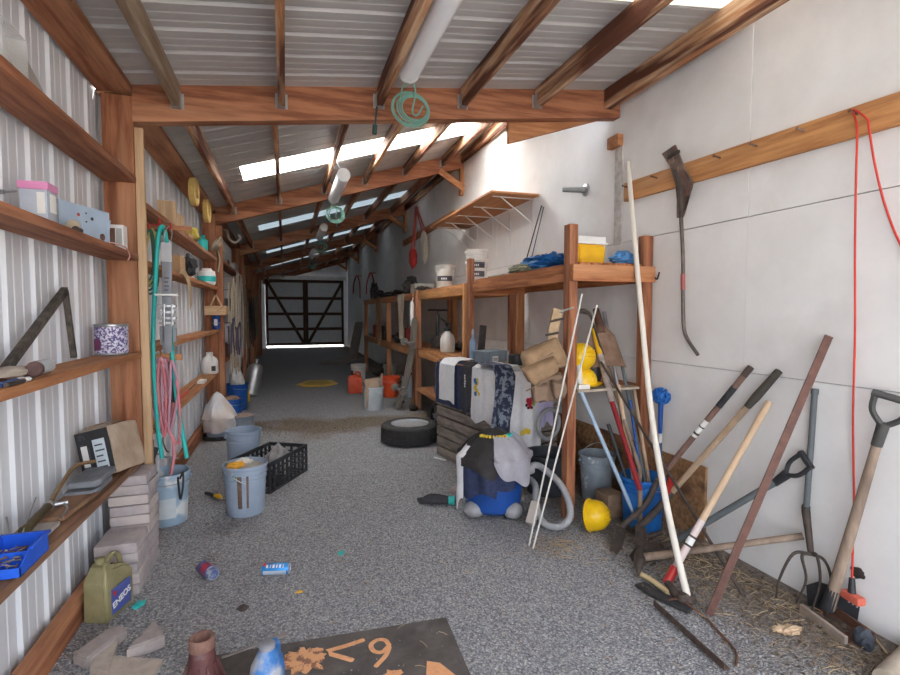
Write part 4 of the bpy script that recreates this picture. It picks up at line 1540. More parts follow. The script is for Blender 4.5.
t2 = thing('storage_rack', 'lighter timber rack in the middle, carrying white buckets on its deck', 'rack', (2.25, 6.35, 0), group='timber racks along the white wall')
leg(t2, XF, 5.29, 1.82, orange('Z'), .07, .04)
leg(t2, XF, 7.42, 1.83, red('Z'), .085, .06)
leg(t2, 2.52, 5.33, 1.76, red('Z'), .085, .06)
leg(t2, 2.52, 7.42, 1.76, tan('Z'), .085, .06)
for z, dd in ((1.75, .12), (.88, .12)):
    for x in (1.91, 2.545):
        bm = B(); bar(bm, (x + .03, 5.3, z), (x + .03, 7.42, z), .038 if x < 2 else .03, dd, b=.003); part('rail', bm, orange('Y'), t2, world=True)
    for y in (5.36, 7.38):
        bm = B(); bar(bm, (1.96, y, z), (2.58, y, z), .038, dd, b=.003); part('rail', bm, tan('X'), t2, world=True)
    bm = B(); box(bm, (1.962, 5.3, z + .061), (2.585, 7.44, z + .078)); part('deck', bm, tan('Y'), t2, world=True)
bm = B(); box(bm, (1.88, 5.5, .31), (2.56, 7.4, .35), .003); part('shelf', bm, tan('Y'), t2, world=True)

t3 = thing('storage_rack', 'dim timber rack farthest from the doorway, with a coat hung on it', 'rack', (2.25, 10.1, 0), group='timber racks along the white wall')
for x, y in ((XF, 7.62), (XF, 9.7), (XF, 12.6), (2.52, 9.7), (2.52, 12.6), (2.52, 7.62)):
    leg(t3, x, y, 1.74, tan('Z') if y == 9.7 else red('Z'), .09, .05)
for z in (1.74, .86):
    bm = B(); bar(bm, (1.9, 7.6, z), (1.9, 12.65, z), .03, .11, b=.003); part('rail', bm, tan('Y'), t3, world=True)
    bm = B(); box(bm, (1.916, 7.58, z + .02), (2.585, 12.64, z + .055)); part('deck', bm, tan('Y'), t3, world=True)

# OSB panel along the foot of the wall
OSB = mat('osb_panel', (.42, .235, .115), (.2, .1, .045), rough=.85, scale=30, c3=(.13, .065, .035), s3=5, bump=.08)
bm = B(); box(bm, (2.578, 2.52, .0), (2.596, 5.0, .49), .001)
solo('strand_board', bm, OSB, 'brown strand board standing along the foot of the white wall', 'board')

# ------------------------------------------------------------------ things on the rack decks
D1 = 1.854; D2K = 1.829
def w_bucket(name, lab, loc, r, h, lab2=True, lid=False):
    t = bucket(name, lab, loc, mat('white_pail', (.72, .71, .67), (.6, .58, .53), rough=.45, bump=.01, c3=(.5, .45, .38), s3=6, lo3=.6, hi3=.8), r, h, 0, 160, group='white buckets on the racks', handle=True, taper=.9)
    if lab2:
        bm = B(); lathe(bm, [(r * .955, h * .3), (r * .985, h * .3), (r * .995, h * .52), (r * .955, h * .52)], 40)
        bmesh.ops.delete(bm, geom=[v for v in bm.verts if not (v.co.x * -.35 + v.co.y * -.93 > r * .55)], context='VERTS')
        part('label', bm, mat('black_label', (.06, .06, .065), (.1, .1, .11), bump=0), t, 'black label')
        bm = B()
        for k in range(4):
            a = R(-128 + 9 * k)
            c = V((math.cos(a) * r * .992, math.sin(a) * r * .992, h * .4))
            bar(bm, c + V((0, 0, -.012)), c + V((0, 0, .012)), .012, .006, V((math.cos(a), math.sin(a), 0)))
        part('lettering', bm, WHITE, t)
    if lid:
        bm = B(); lathe(bm, [(r + .01, h - .03), (r + .012, h), (r + .004, h + .006), (r * .9, h + .008), (0, h + .004)], 30); part('lid', bm, WHITE, t)
    return t


p = at(445, 286, Y=6.15)
w_bucket('bucket', 'white bucket with a black label on the middle rack deck', (2.13, 6.68, D2K), .135, .32)
w_bucket('bucket', 'lower of two nested white buckets at the near end of the middle rack deck', (2.2, 5.66, D2K), .13, .3)
w_bucket('bucket', 'upper of two nested white buckets at the near end of the middle rack deck', (2.2, 5.66, D2K + .1), .134, .31)
t = thing('ice_cooler', 'yellow cooler box with a white lid on the near rack deck', 'cooler', (2.19, 3.34, D1), (0, 0, R(4)))
t.scale = (.93, .93, .95)
bm = B()
prism(bm, [(-.13, -.09), (.13, -.09), (.13, .09), (-.13, .09)], .16)
bmesh.ops.bevel(bm, geom=bm.edges[:], offset=.018, segments=3, affect='EDGES')
for v in bm.verts:
    k = 1 + .1 * v.co.z / .16; v.co.x *= k; v.co.y *= k
part('body', bm, YELLOW, t)
bm = B(); box(bm, (-.147, -.105, .162), (.147, .105, .178), .006); box(bm, (-.138, -.097, .174), (.138, .097, .225), .014)
part('lid', bm, WHITE, t, 'white lid')
bm = B(); tube(bm, [V((.135, -.06, .17)), V((.15, -.06, .15))], .012, 8); tube(bm, [V((.135, .06, .17)), V((.15, .06, .15))], .012, 8); part('latch', bm, WHITE, t)
TARP = mat('blue_tarp', (.02, .17, .46), (.015, .1, .3), rough=.5, bump=.1, c3=(.1, .32, .6), s3=9)
bm = B(); blob(bm, (2.2, 3.95, D1 + .07), (.16, .3, .085), 21, .55, 2.6, 4, D1 + .002); blob(bm, (2.15, 3.75, D1 + .05), (.14, .2, .06), 23, .6, 3, 4, D1 + .002)
solo('blue_tarp', bm, TARP, 'rumpled bright blue tarp heaped on the near rack beside the tall post', 'tarp')
bm = B(); blob(bm, (2.02, 4.1, D1 + .03), (.06, .2, .045), 31, .5, 3, 3, D1 + .002)
solo('camouflage_cloth', bm, mat('camo', (.25, .25, .16), (.1, .11, .07), scale=14, c3=(.42, .38, .27)), 'folded camouflage cloth bundle in front of the blue tarp', 'cloth')
bm = B(); blob(bm, (2.45, 3.22, D1 + .045), (.1, .1, .055), 25, .45, 2.6, 4, D1 + .002)
solo('blue_cloth', bm, mat('sky_cloth', (.12, .32, .62), (.07, .22, .48), rough=.85), 'blue cloth bundle beside the yellow cooler on the near rack', 'cloth')
bm = B(); box(bm, (1.99, 4.42, D1), (2.3, 4.8, D1 + .012))
solo('metal_strip', bm, mat('green_edge', (.35, .42, .33), (.28, .33, .26)), 'thin greenish board lying past the blue tarp on the near rack', 'board')
# hooked cane leaning from the plywood shelf to the rack
a, b = at(523, 272, X=2.4), at(541, 206, X=2.55)
for i, (a_, b_, r_, h0, h1, lab) in enumerate(((V((2.42, 4.9, D1 + .006)), V((2.585, 4.76, 2.62)), .007, V((2.39, 4.95, D1 + .03)), V((2.43, 4.88, D1 + .03)), 'longer of two thin dark rods leaning below the plywood shelf'),
                                          (V((2.47, 4.86, D1 + .006)), V((2.588, 4.72, 2.60)), .005, V((2.47, 4.86, D1 + .0)), V((2.475, 4.855, D1 + .1)), 'shorter and thinner of two dark rods leaning below the plywood shelf'))):
    bm = B(); tube(bm, [a_, b_], r_, 8); tube(bm, [h0 + V((0, 0, .01)), h1], .013, 8)
    solo('fishing_rod', bm, DARKIRON, lab, 'rod', 'dark rods below the plywood shelf')

# plywood shelf on white brackets
t = thing('wall_shelf', 'plywood shelf on white steel brackets high on the white wall', 'shelf', (2.595, 6.0, 2.745))
bm = B(); box(bm, (2.04, 4.83, 2.735), (2.596, 7.13, 2.756), .002)
part('board', bm, wood('ply', (.5, .235, .1), (.4, .17, .07), 'Y', c3=(.56, .29, .14)), t, world=True)
for y in (4.98, 5.55, 6.1, 6.65, 7.02):
    bm = B()
    box(bm, (2.12, y - .012, 2.728), (2.595, y + .012, 2.734)); box(bm, (2.589, y - .012, 2.3), (2.595, y + .012, 2.734))
    bar(bm, (2.22, y, 2.726), (2.592, y, 2.47), .016, .008)
    part('bracket', bm, WHITE, t, world=True)

# lamp holder on the wall
p = at(586, 190, X=2.6)
t = thing('wall_fitting', 'grey metal hose bib fitting on a round plate on the upper white wall', 'fitting', (2.6, p.y, p.z))
bm = B(); lathe(bm, [(.058, 0), (.056, .01), (.025, .018)], 24, M=axis(p - V((.0, 0, 0)), p - V((1, 0, 0)))); part('plate', bm, STEEL, t, world=True)
bm = B(); q = p + V((-.26, .1, .005)); tube(bm, [p - V((.01, 0, 0)), p.lerp(q, .35)], [.027, .022], 14); tube(bm, [p.lerp(q, .3), p.lerp(q, .75)], [.024, .02], 12); part('stem', bm, mat('dull_zinc', (.3, .3, .29), (.2, .2, .19), metal=.4, rough=.5), t, world=True)
bm = B(); tube(bm, [p.lerp(q, .66), q], [.024, .027], 12); part('end', bm, BLACK, t, 'black end')

# batten and block behind the first beam
bm = B(); box(bm, (2.588, 3.44, 2.05), (2.5995, 3.535, 2.86), .001)
solo('wall_batten', bm, mat('grey_batten', (.66, .64, .6), (.46, .43, .4), scale=20, rough=.85), 'grey weathered batten upright on the white wall below the first beam', 'batten')
bm = B(); box(bm, (2.535, 3.43, 2.83), (2.5875, 3.57, 2.92), .003)
solo('wood_block', bm, tan('X'), 'small wooden block nailed at the head of the grey batten', 'wood block')

# board with pegs
t = thing('peg_board', 'long orange-brown board with nails for hanging tools on the white wall', 'board', (2.58, 2.0, 2.4))
bm = B(); bar(bm, (2.58, 3.38, 2.445), (2.58, .4, 2.36), .036, .142, b=.003)
part('board', bm, orange('Y'), t, world=True)
def bz(y): return 2.36 + (y - .4) * (.085 / 2.98)
NAILS = []
for x, y in ((628, 193), (657, 182), (720, 166), (757, 151), (804, 135), (857, 118)):
    p = at(x, y, X=2.562); p.z = bz(p.y) + .03
    NAILS.append(p)
    bm = B(); tube(bm, [p, p + V((-.05, .0, .008))], .0055, 6); tube(bm, [p + V((-.05, 0, .008)), p + V((-.053, 0, .009))], .009, 8)
    part('nail', bm, RUST, t, world=True)

# ---- middle rack, mid shelf: sprayer jug and pump
DM = .959
p = V((2.08, 6.42, DM))
t = thing('sprayer', 'white pump sprayer jug with a black top on the middle rack', 'sprayer', p)
bm = B(); lathe(bm, [(.085, .001), (.1, .02), (.1, .17), (.08, .23), (.04, .27), (.035, .29)], 26); part('tank', bm, mat('milk_jug', (.72, .7, .66), (.6, .57, .5), rough=.4, bump=.01, c3=(.6, .45, .35), s3=8, lo3=.62, hi3=.75), t)
bm = B(); lathe(bm, [(.042, .285), (.042, .32), (.02, .33), (.02, .37)], 18); box(bm, (-.02, -.07, .36), (.02, .04, .395), .006); tube(bm, [V((0, -.06, .375)), V((0, -.1, .36))], .008, 8); part('pump', bm, BLACK, t)
t = thing('floor_pump', 'black upright floor pump standing on the middle rack shelf', 'pump', (2.14, 7.08, DM))
bm = B(); box(bm, (-.12, -.07, .001), (.12, .07, .03), .006); blob(bm, (0, 0, .09), (.1, .09, .1), 3, .3); part('base', bm, DARKIRON, t)
bm = B(); tube(bm, [V((0, 0, .05)), V((0, 0, .5))], .028, 12); tube(bm, [V((0, 0, .5)), V((0, 0, .56))], .009, 8); part('barrel', bm, BLACK, t)
bm = B(); tube(bm, [V((-.15, 0, .57)), V((.15, 0, .57))], .016, 10); part('handle', bm, BLACK, t)
bm = B(); tube(bm, cm([V((.02, -.03, .06)), V((.14, -.04, .12)), V((.13, -.03, .36)), V((.04, -.02, .45))]), .008, 6); part('hose', bm, BLACK, t)
bm = B()
for k in range(4):
    tube(bm, cm([V((2.2 + .05 * math.cos(a) * (1 + .2 * k), 5.8 + .13 * math.sin(a) * (1 + .1 * k), DM + .012 + .012 * k)) for a in [j * math.pi / 4 for j in range(8)]], 4, True), .007, 6, True)
solo('cable_coil', bm, DARKIRON, 'loose dark cable coil at the near end of the middle rack shelf', 'cable')
bm = B(); blob(bm, (2.35, 6.7, DM + .05), (.12, .14, .06), 40, .5, 2.5, 3, DM + .002)
solo('machine_lump', bm, DARKIRON, 'dark greasy machine part on the middle rack shelf behind the sprayer', 'machine part')
# lower shelf of the middle rack
bm = B(); blob(bm, (2.15, 6.5, .45), (.2, .4, .13), 42, .4, 2.5, 3, .353)
solo('tarp_bundle', bm, mat('brown_grey_tarp', (.25, .2, .18), (.16, .13, .12), rough=.9), 'brown-grey bundle on the low shelf of the middle rack', 'bundle')
t = thing('spoked_wheel', 'black spoked wheel standing on the ground under the middle rack', 'wheel', (1.86, 6.15, 0))  # small wheel with a rubber tyre and spokes
M = axis((1.84, 6.15, .16), (1.5, 6.1, .16))
bm = B(); lathe(bm, [(.11, -.03), (.155, -.025), (.16, 0), (.155, .025), (.11, .03), (.11, -.03)], 28, M=M); part('tyre', bm, RUBBER, t, world=True)
bm = B()
for k in range(6):
    a = k * math.pi / 3; bar(bm, M @ V((0, 0, 0)), M @ V((.112 * math.cos(a), .112 * math.sin(a), 0)), .02, .012, (1, 0, 0))
lathe(bm, [(.03, -.035), (.03, .035)], 14, M=M); part('hub', bm, STEEL, t, world=True)

# ---- top of the far rack
DT = 1.796
rr_ = random.Random(4)
ENG = mat('greasy_iron', (.09, .075, .065), (.045, .04, .038), rough=.6, metal=.4, scale=12)
t = thing('engine_block', 'dark greasy engine lump on the far rack top', 'engine', (2.2, 8.9, DT))
bm = B(); blob(bm, (0, 0, .14), (.16, .2, .15), 3, .5, 3); part('block', bm, ENG, t)
bm = B(); lathe(bm, [(.07, .22), (.09, .24), (.09, .34), (.03, .36)], 16); part('cover', bm, ENG, t)
bm = B(); tube(bm, [V((-.1, -.15, .1)), V((-.2, -.3, .03))], .03, 10); tube(bm, [V((.0, .15, .1)), V((-.05, .34, .05))], .03, 10); part('pipe', bm, ENG, t)
for i, (y, s, h, lab) in enumerate(((8.1, .17, .17, 'white carton with torn edges at the near end of the far rack'), )):
    bm = B(); box(bm, (2.02, y - .16, DT), (2.35, y + .16, DT + h), .006)
    solo('carton', bm, mat('old_white_card', (.55, .52, .46), (.4, .36, .3), rough=.85), lab, 'carton')
for i, (y, s, lab) in enumerate(((9.6, (.1, .2, .08), 'low dark iron lump beside the engine'), (10.5, (.12, .3, .07), 'long dark iron scrap in the middle of the far rack top'), (11.6, (.12, .2, .11), 'dark iron lump farther along the far rack top'), (12.3, (.1, .13, .22), 'tall dark iron casting at the far end of the rack top'), (7.75, (.12, .12, .06), 'flat iron scrap next to the white carton'))):
    bm = B(); blob(bm, (2.1, y, DT + s[2] * .8), s, 50 + i, .6, 2.6, 3, DT + .001)
    solo('scrap_iron', bm, ENG, lab, 'scrap', 'iron scrap on the far rack')
DMF = .916
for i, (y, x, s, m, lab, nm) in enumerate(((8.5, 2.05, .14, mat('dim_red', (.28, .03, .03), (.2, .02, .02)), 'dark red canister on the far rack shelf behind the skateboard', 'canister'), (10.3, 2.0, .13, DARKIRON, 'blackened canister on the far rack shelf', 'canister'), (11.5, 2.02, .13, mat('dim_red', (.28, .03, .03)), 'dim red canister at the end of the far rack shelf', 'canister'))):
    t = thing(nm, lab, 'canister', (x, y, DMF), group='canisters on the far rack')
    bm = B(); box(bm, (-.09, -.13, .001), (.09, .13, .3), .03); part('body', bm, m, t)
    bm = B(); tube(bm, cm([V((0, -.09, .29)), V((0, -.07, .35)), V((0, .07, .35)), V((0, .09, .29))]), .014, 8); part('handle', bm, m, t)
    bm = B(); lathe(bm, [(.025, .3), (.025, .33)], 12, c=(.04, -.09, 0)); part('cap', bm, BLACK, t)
bm = B(); blob(bm, (2.1, 9.2, DMF + .09), (.15, .3, .11), 61, .5, 2.5, 3, DMF + .001)
solo('dark_bundle', bm, RUBBER, 'black rubbery bundle on the far rack shelf', 'bundle')
bm = B(); blob(bm, (2.1, 12.1, DMF + .05), (.15, .2, .07), 62, .5, 2.5, 3, DMF + .001)
solo('dark_bundle', bm, STEEL, 'crumpled bright metal foil piece on the far rack shelf', 'scrap')
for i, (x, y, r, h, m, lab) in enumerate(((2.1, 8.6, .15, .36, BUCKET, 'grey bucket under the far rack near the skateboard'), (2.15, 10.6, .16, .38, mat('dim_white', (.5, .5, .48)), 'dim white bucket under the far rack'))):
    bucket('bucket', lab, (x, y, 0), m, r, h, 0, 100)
bm = B(); blob(bm, (2.2, 9.6, .15), (.22, .35, .16), 64, .45, 2.4, 3, .002)
solo('sack', bm, mat('dark_sack', (.14, .11, .09), (.08, .065, .055)), 'dark brown sack slumped under the far rack', 'sack')
bm = B(); blob(bm, (2.15, 11.7, .14), (.22, .3, .15), 65, .45, 2.4, 3, .002)
solo('sack', bm, mat('dark_sack', (.14, .11, .09)), 'dark sack slumped at the far end under the far rack', 'sack')
# coat hanging at the far rack
a0 = V((1.86, 9.55, 1.78))
bm = B()
def coat(u, v):
    w = .1 + .12 * math.sin(math.pi * min(1, v * 1.3 + .15)) 
    return V((1.865 - .03 * math.sin(u * 15) * (.3 + v) - .02, 10.3 + (u - .5) * 2 * w * 1.35, 1.8 - 1.0 * v * (1 - .25 * abs(u - .4))))
sheet(bm, coat, 22, 14, .012)
solo('work_coat', bm, mat('brown_canvas', (.3, .16, .08), (.2, .1, .05), rough=.9), 'brown work coat hanging from the far rack rail', 'coat')
bm = B()
def strip(u, v):
    return V((1.86 - .025 * math.sin(u * 9 + v * 3), 8.3 + (u - .5) * .5 * (1 - .2 * v), 1.8 - .75 * v))
sheet(bm, strip, 14, 10, .01)
solo('hanging_cloth', bm, mat('beige_cloth', (.46, .39, .3), (.36, .3, .22), rough=.9), 'beige cloth hanging from the far rack above the skateboard', 'cloth')
bm = B()
lathe(bm, [(.02, .0), (.03, .01), (.032, .3), (.03, .36), (.018, .38)], 14, c=(1.86, 7.52, 1.28))
tube(bm, [V((1.86, 7.52, 1.65)), V((1.9, 7.6, 1.72))], .008, 6)
solo('caulk_tube', bm, WHITE, 'white and red tube hanging on the post above the skateboard', 'tube')

# longboard skateboard leaning against the middle rack post
a, m_, b = G(391, 405), at(403, 362, Y=7.4), at(416, 320, Y=7.35)
a = V((1.6, 7.45, .01)); b = V((1.85, 7.3, 1.42))
t = thing('longboard', 'weathered longboard skateboard standing on end against the middle rack post', 'skateboard', a)
bm = B()
dn = (-rt * .84 - fw * .54).normalized()   # deck underside faces this way
ax_ = (b - a).normalized(); sd = ax_.cross(dn).normalized(); dn = sd.cross(ax_).normalized()
def deck(u, v):
    k = (u - .5) * 2
    w = .115 * (1 - .1 * k * k) * .8 * (1 if abs(k) < .9 else math.sqrt(max(.0, 1 - ((abs(k) - .9) / .1) ** 2)) * .97 + .03)
    bow = .07 * (1 - k * k) + .03 * max(0, abs(k) - .8)
    return a + ax_ * ((b - a).length * u) + sd * ((v - .5) * 2 * w) - dn * bow
sheet(bm, deck, 40, 8, .012)
part('deck', bm, wood('deck_wood', (.25, .22, .19), (.15, .13, .11), 'Z'), t, world=True)
for k in (.22, .72):
    c = deck(k, .5) + dn * .08
    tr = None
    bm = B(); tube(bm, [c - sd * .13, c + sd * .13], .014, 10); bar(bm, c - dn * .075 - ax_ * .05, c - dn * .075 + ax_ * .05, .06, .02, dn); tube(bm, [c, c - dn * .075], .026, 10)
    tr = part('truck', bm, STEEL, t, world=True)
    for s in (-1, 1):
        bm = B(); q = c + sd * s * .135; lathe(bm, [(.03, -.032), (.056, -.026), (.06, 0), (.056, .026), (.03, .032)], 20, M=axis(q, q + sd))
        part('wheel', bm, mat('dirty_wheel', (.3, .25, .22), (.16, .14, .13)), tr, world=True)

# red gas can, white bucket, cardboard bucket, orange bucket
c = G(355, 393)
t = thing('fuel_can', 'orange-red plastic fuel can with a black spout on the gravel', 'fuel can', c)
GAS = mat('gas_red', (.62, .09, .035), (.5, .06, .025), rough=.45, bump=.01)
bm = B(); box(bm, (-.13, -.1, .001), (.13, .1, .3), .035); blob(bm, (0, 0, .3), (.1, .08, .05), 1, .05); part('body', bm, GAS, t)
bm = B(); lathe(bm, [(.035, .32), (.035, .36), (.02, .37), (.016, .42)], 14, c=(-.05, 0, 0)); part('spout', bm, BLACK, t)
bm = B(); tube(bm, cm([V((.0, 0, .33)), V((.03, 0, .385)), V((.09, 0, .37)), V((.1, 0, .3))]), .016, 8); part('handle', bm, GAS, t)
c = G(358, 384)
bucket('bucket', 'white bucket with a pink smear standing behind the fuel can', (c.x + .06, c.y + .35, 0), mat('white_pail', (.72, .71, .67)), .16, .38, 0, 100)
c = G(375, 411)
t = bucket('bucket', 'pale bucket holding torn cardboard in front of the far rack', (c.x, c.y + .12, 0), mat('pale_bucket', (.55, .6, .64), (.47, .52, .56), rough=.5, bump=.01), .155, .36, 30, 140)
cx, cy = c.x, c.y + .12
bm = B()
bar(bm, (cx - .02, cy - .09, .04), (cx - .05, cy - .14, .5), .2, .006, (0, 1, 0)); bar(bm, (cx + .06, cy, .05), (cx + .14, cy + .03, .55), .006, .16, (0, 1, 0)); bar(bm, (cx - .07, cy, .05), (cx - .13, cy + .03, .46), .006, .16, (0, 1, 0))
solo('cardboard_piece', bm, mat('torn_card', (.5, .36, .25), (.4, .27, .18), rough=.85), 'folded torn cardboard sticking out of the pale bucket', 'cardboard')
bm = B(); bar(bm, (cx + .03, cy + .05, .06), (cx + .08, cy + .02, .48), .13, .02, (0, 1, 0), .004)
solo('dusty_board', bm, mat('dusty_board', (.34, .3, .28), (.22, .18, .17), scale=25), 'rough brown slab standing in the pale bucket with the cardboard', 'slab')
c = G(392, 400)
bucket('bucket', 'bright orange bucket standing behind the skateboard', (c.x + .05, c.y + .35, 0), ORANGE, .16, .36, 0, 100)
# bits near the tyre
for i, (x, y, s, m, lab, nm) in enumerate(((413, 411, (.07, .09, .05), DARKIRON, 'dark iron lump on the gravel behind the wheel', 'iron_lump'), (401, 403, (.05, .08, .03), DARKIRON, 'small dark iron scrap beside the foot of the skateboard', 'iron_lump'), (418, 402, (.06, .06, .05), RUBBER, 'black scrap lump at the foot of the middle rack post', 'iron_lump'))):
    c = G(x, y); bm = B(); blob(bm, c + V((0, 0, s[2] * .9)), s, 70 + i, .5, 2.5, 2, .001)
    solo(nm, bm, m, lab, 'scrap', 'iron scrap on the gravel')
c = G(455, 405)
bm = B(); bar(bm, (1.35, 6.35, .012), (1.75, 6.0, .012), .04, .02); solo('wood_stick', bm, tan('X'), 'thin wood stick on the gravel behind the tyre', 'stick')

# wheel with tyre on the gravel
t = thing('car_wheel', 'car tyre on a silver rim lying flat on the gravel by the slatted bin', 'wheel', (1.36, 5.62, 0))
bm = B(); lathe(bm, [(.215, .015), (.27, .0), (.31, .012), (.327, .035), (.33, .11), (.327, .185), (.31, .21), (.27, .222), (.215, .205), (.21, .11), (.215, .015)], 56)
tyre = part('tyre', bm, RUBBER, t)
bm = B()
for k in range(72):
    a = 2 * math.pi * k / 72
    for z0, z1, sh in ((.035, .085, .0), (.09, .13, .5), (.135, .185, 0.)):
        a1 = a + sh * math.pi / 36
        q = V((math.cos(a1), math.sin(a1), 0)); bar(bm, q * .331 + V((0, 0, z0)), q * .331 + V((0, 0, z1)), .02, .007, q)
part('tread', bm, RUBBER, tyre)
bm = B(); lathe(bm, [(.212, .2), (.218, .214), (.205, .214), (.196, .2), (.185, .13), (.17, .09), (.06, .085), (.055, .1), (.0, .1)], 48); part('rim', bm, mat('silver_rim', (.62, .64, .66), (.5, .52, .54), metal=.6, rough=.4, bump=.01), t, 'silver rim')
bm = B()
for k in range(5):
    a = k * 2 * math.pi / 5; lathe(bm, [(.01, .088), (.01, .1)], 8, c=(.09 * math.cos(a), .09 * math.sin(a), 0))
part('lug_nut', bm, DARKIRON, t)

# ---- slatted bin with laundry
O = V((1.50, 4.97, 0)); dA = V((.19, -.98, 0)).normalized(); dB = V((.98, .19, 0)).normalized()
LA, LB, HB = 1.14, .62, .98
GREY_X = grey('X'); GREY_Y = grey('Y')
t = thing('slatted_bin', 'large grey weathered slatted wooden bin with laundry hung over it', 'bin', O + dA * LA / 2 + dB * LB / 2)
def slats(o_, d, L, gm):
    for k in range(9):
        z = .06 + .106 * k
        bm = B(); bar(bm, o_ + V((0, 0, z)), o_ + d * L + V((0, 0, z)), .02, .09, b=.003)
        part('slat', bm, gm, t, world=True)
slats(O, dA, LA, GREY_Y); slats(O + dA * LA, dB, LB, GREY_X); slats(O, dB, LB, GREY_X); slats(O + dB * LB, dA, LA, GREY_Y)
for q in (O + dA * .03 + dB * .03, O + dA * (LA - .03) + dB * .03, O + dA * .03 + dB * (LB - .03), O + dA * (LA - .03) + dB * (LB - .03), O + dA * LA * .5 + dB * .03):
    bm = B(); bar(bm, q, q + V((0, 0, HB)), .04, .04, dA); part('corner_post', bm, GREY_Y, t, world=True)
bm = B(); c = O + dA * LA / 2 + dB * LB / 2
bar(bm, O + dB * LB / 2 + V((0, 0, HB + .01)), O + dA * LA + dB * LB / 2 + V((0, 0, HB + .01)), LB + .02, .02)
part('top_board', bm, tan('Y'), t, world=True)
HT = HB + .021


def hang(name, label, cat, o_, d, L, n, drop, back, m, seed, fold=.012, taper=0., nx=22, ny=20, lay=0., hem=.03, th=.005, shift=0., group='laundry over the slatted bin'):
    """cloth laid over the top edge o_ -> o_+d*L: `back` on the top, `drop` down the face whose outward normal is n"""
    bm = B()
    tot = back + drop
    def f(u, v):
        s = v * tot
        w = (u - .5) * L
        if s < back:
            k = (back - s)
            p = o_ + d * (L / 2 + w * (1 + .02 * noise.noise(V((u * 3, seed, 0))))) - n * k + V((0, 0, HT + .006 + lay + .006 * (noise.noise(V((u * 5, v * 8, seed))) + .5)))
            if k < .02:
                p.z -= (.02 - k) * .3
            return p
        k = (s - back)
        kk = k / drop
        amp = fold * min(1, k / .1)
        off = .014 + lay + amp * (1 + math.sin(u * L * 42 + seed + 1.2 * noise.noise(V((u * 3, kk * 2, seed)))) * .7 + .6 * noise.noise(V((u * 4, kk * 3, seed + 3))))
        hz = drop * (1 + (hem / drop) * noise.noise(V((u * 2.5, seed, 5)))) * kk
        return o_ + d * (L / 2 + w * (1 - taper * kk) + shift * kk) + n * off + V((0, 0, HT - hz))
    sheet(bm, f, nx, ny, th)
    return solo(name, bm, m, label, cat, group)


NAVY = mat('navy_cloth', (.02, .028, .07), (.035, .045, .1), rough=.9, bump=.05, scale=30)
WCL = mat('white_cloth', (.74, .74, .76), (.66, .66, .69), rough=.9, bump=.05, scale=30)
NPAT = mat('navy_pattern', (.025, .035, .07), (.22, .25, .31), rough=.9, scale=24, lo=.5, hi=.56, bump=.05)
DGR = mat('charcoal_cloth', (.03, .03, .035), (.05, .05, .055), rough=.9, scale=30, bump=.05)
nA = -dB
hang('sweatshirt', 'dark navy garment hung over the slatted bin under the white towel', 'garment', O + dA * .02, dA, .66, nA, .43, .16, NAVY, 1, .012)
hang('towel', 'plain white towel hung over the navy garment on the bin', 'towel', O + dA * .13, dA, .3, nA, .38, .2, WCL, 2, .006, lay=.026, ny=24, hem=.02)
tsh = hang('t_shirt', 'charcoal tee with white print hung beside the white towel', 't-shirt', O + dA * .55, dA, .27, nA, .42, .15, DGR, 3, .01, lay=.012, hem=.06)
w1 = hang('t_shirt', 'white tee with a blue and yellow print hung at the bin corner', 't-shirt', O + dA * .76, dA, .37, nA, .47, .2, WCL, 4, .008, lay=.03, hem=.05, taper=-.1)
nB = dA
O2 = O + dA * LA
w2 = hang('t_shirt', 'white tee with a red emblem hung over the end of the bin', 't-shirt', O2 + dB * .09, dB, .33, nB, .86, .2, WCL, 5, .01, lay=.004, hem=.08)
hang('lilac_cloth', 'lilac garment hung low over the end of the bin', 'garment', O2 + dB * .38, dB, .16, nB, .5, .1, mat('lilac_cloth', (.5, .46, .66), (.42, .38, .57), rough=.9), 6, .012, hem=.06, lay=.022)
hang('patterned_shirt', 'navy shirt with a pale leaf pattern draped over the bin corner', 'shirt', O2 + dB * -.08, dB, .2, nB, .66, .3, NPAT, 7, .014, lay=.04, taper=.1, shift=-.1, hem=.1)
# prints on the shirts
def patch(par, pts, c, n, rgt, s, m, name='print', lift=.004):
    bm = B()
    for (x, y, r) in pts:
        q = c + rgt * (x * s) + V((0, 0, y * s)) + n * lift
        lathe(bm, [(r * s, 0), (r * s, .002)], 12, M=axis(q, q + n))
    part(name, bm, m, par, world=True)


YP = mat('yellow_print', (.75, .55, .06), (.68, .47, .04), bump=0); BP_ = mat('blue_print', (.05, .2, .5), bump=0); RP = mat('red_print', (.6, .03, .06), bump=0); GP = mat('olive_print', (.35, .4, .1), bump=0)
c = O + dA * .86 + nA * .062 + V((0, 0, .86))
patch(w1, [(0, 0, .5), (.5, .3, .4), (-.3, -.7, .45), (.3, -1.1, .4), (.9, -1.6, .35), (.5, .9, .3)], c, nA, dA, .05, YP)
patch(w1, [(-.2, .6, .5), (.1, .25, .35), (-.1, -1.7, .45)], c, nA, dA, .05, BP_, lift=.007)
c = O2 + dB * .27 + nB * .05 + V((0, 0, .72))
patch(w2, [(0, 0, .5), (-.3, .35, .35), (.25, .4, .35), (.05, -.6, .35)], c, nB, dB, .06, RP)
patch(w2, [(.75, .3, .4), (.7, -.25, .3)], c, nB, dB, .06, GP)
patch(w2, [(-.6, -.35, .22), (.35, -.75, .22), (-.3, -.75, .2)], c, nB, dB, .06, DGR, lift=.006)
c = O2 + dB * .23 + nB * .05 + V((0, 0, .47))
patch(w2, [(-.5, -.1, .4), (0, .12, .42), (.5, -.05, .4)], c, nB, dB, .06, YP)
c = O + dA * .63 + nA * .04 + V((0, 0, .86))
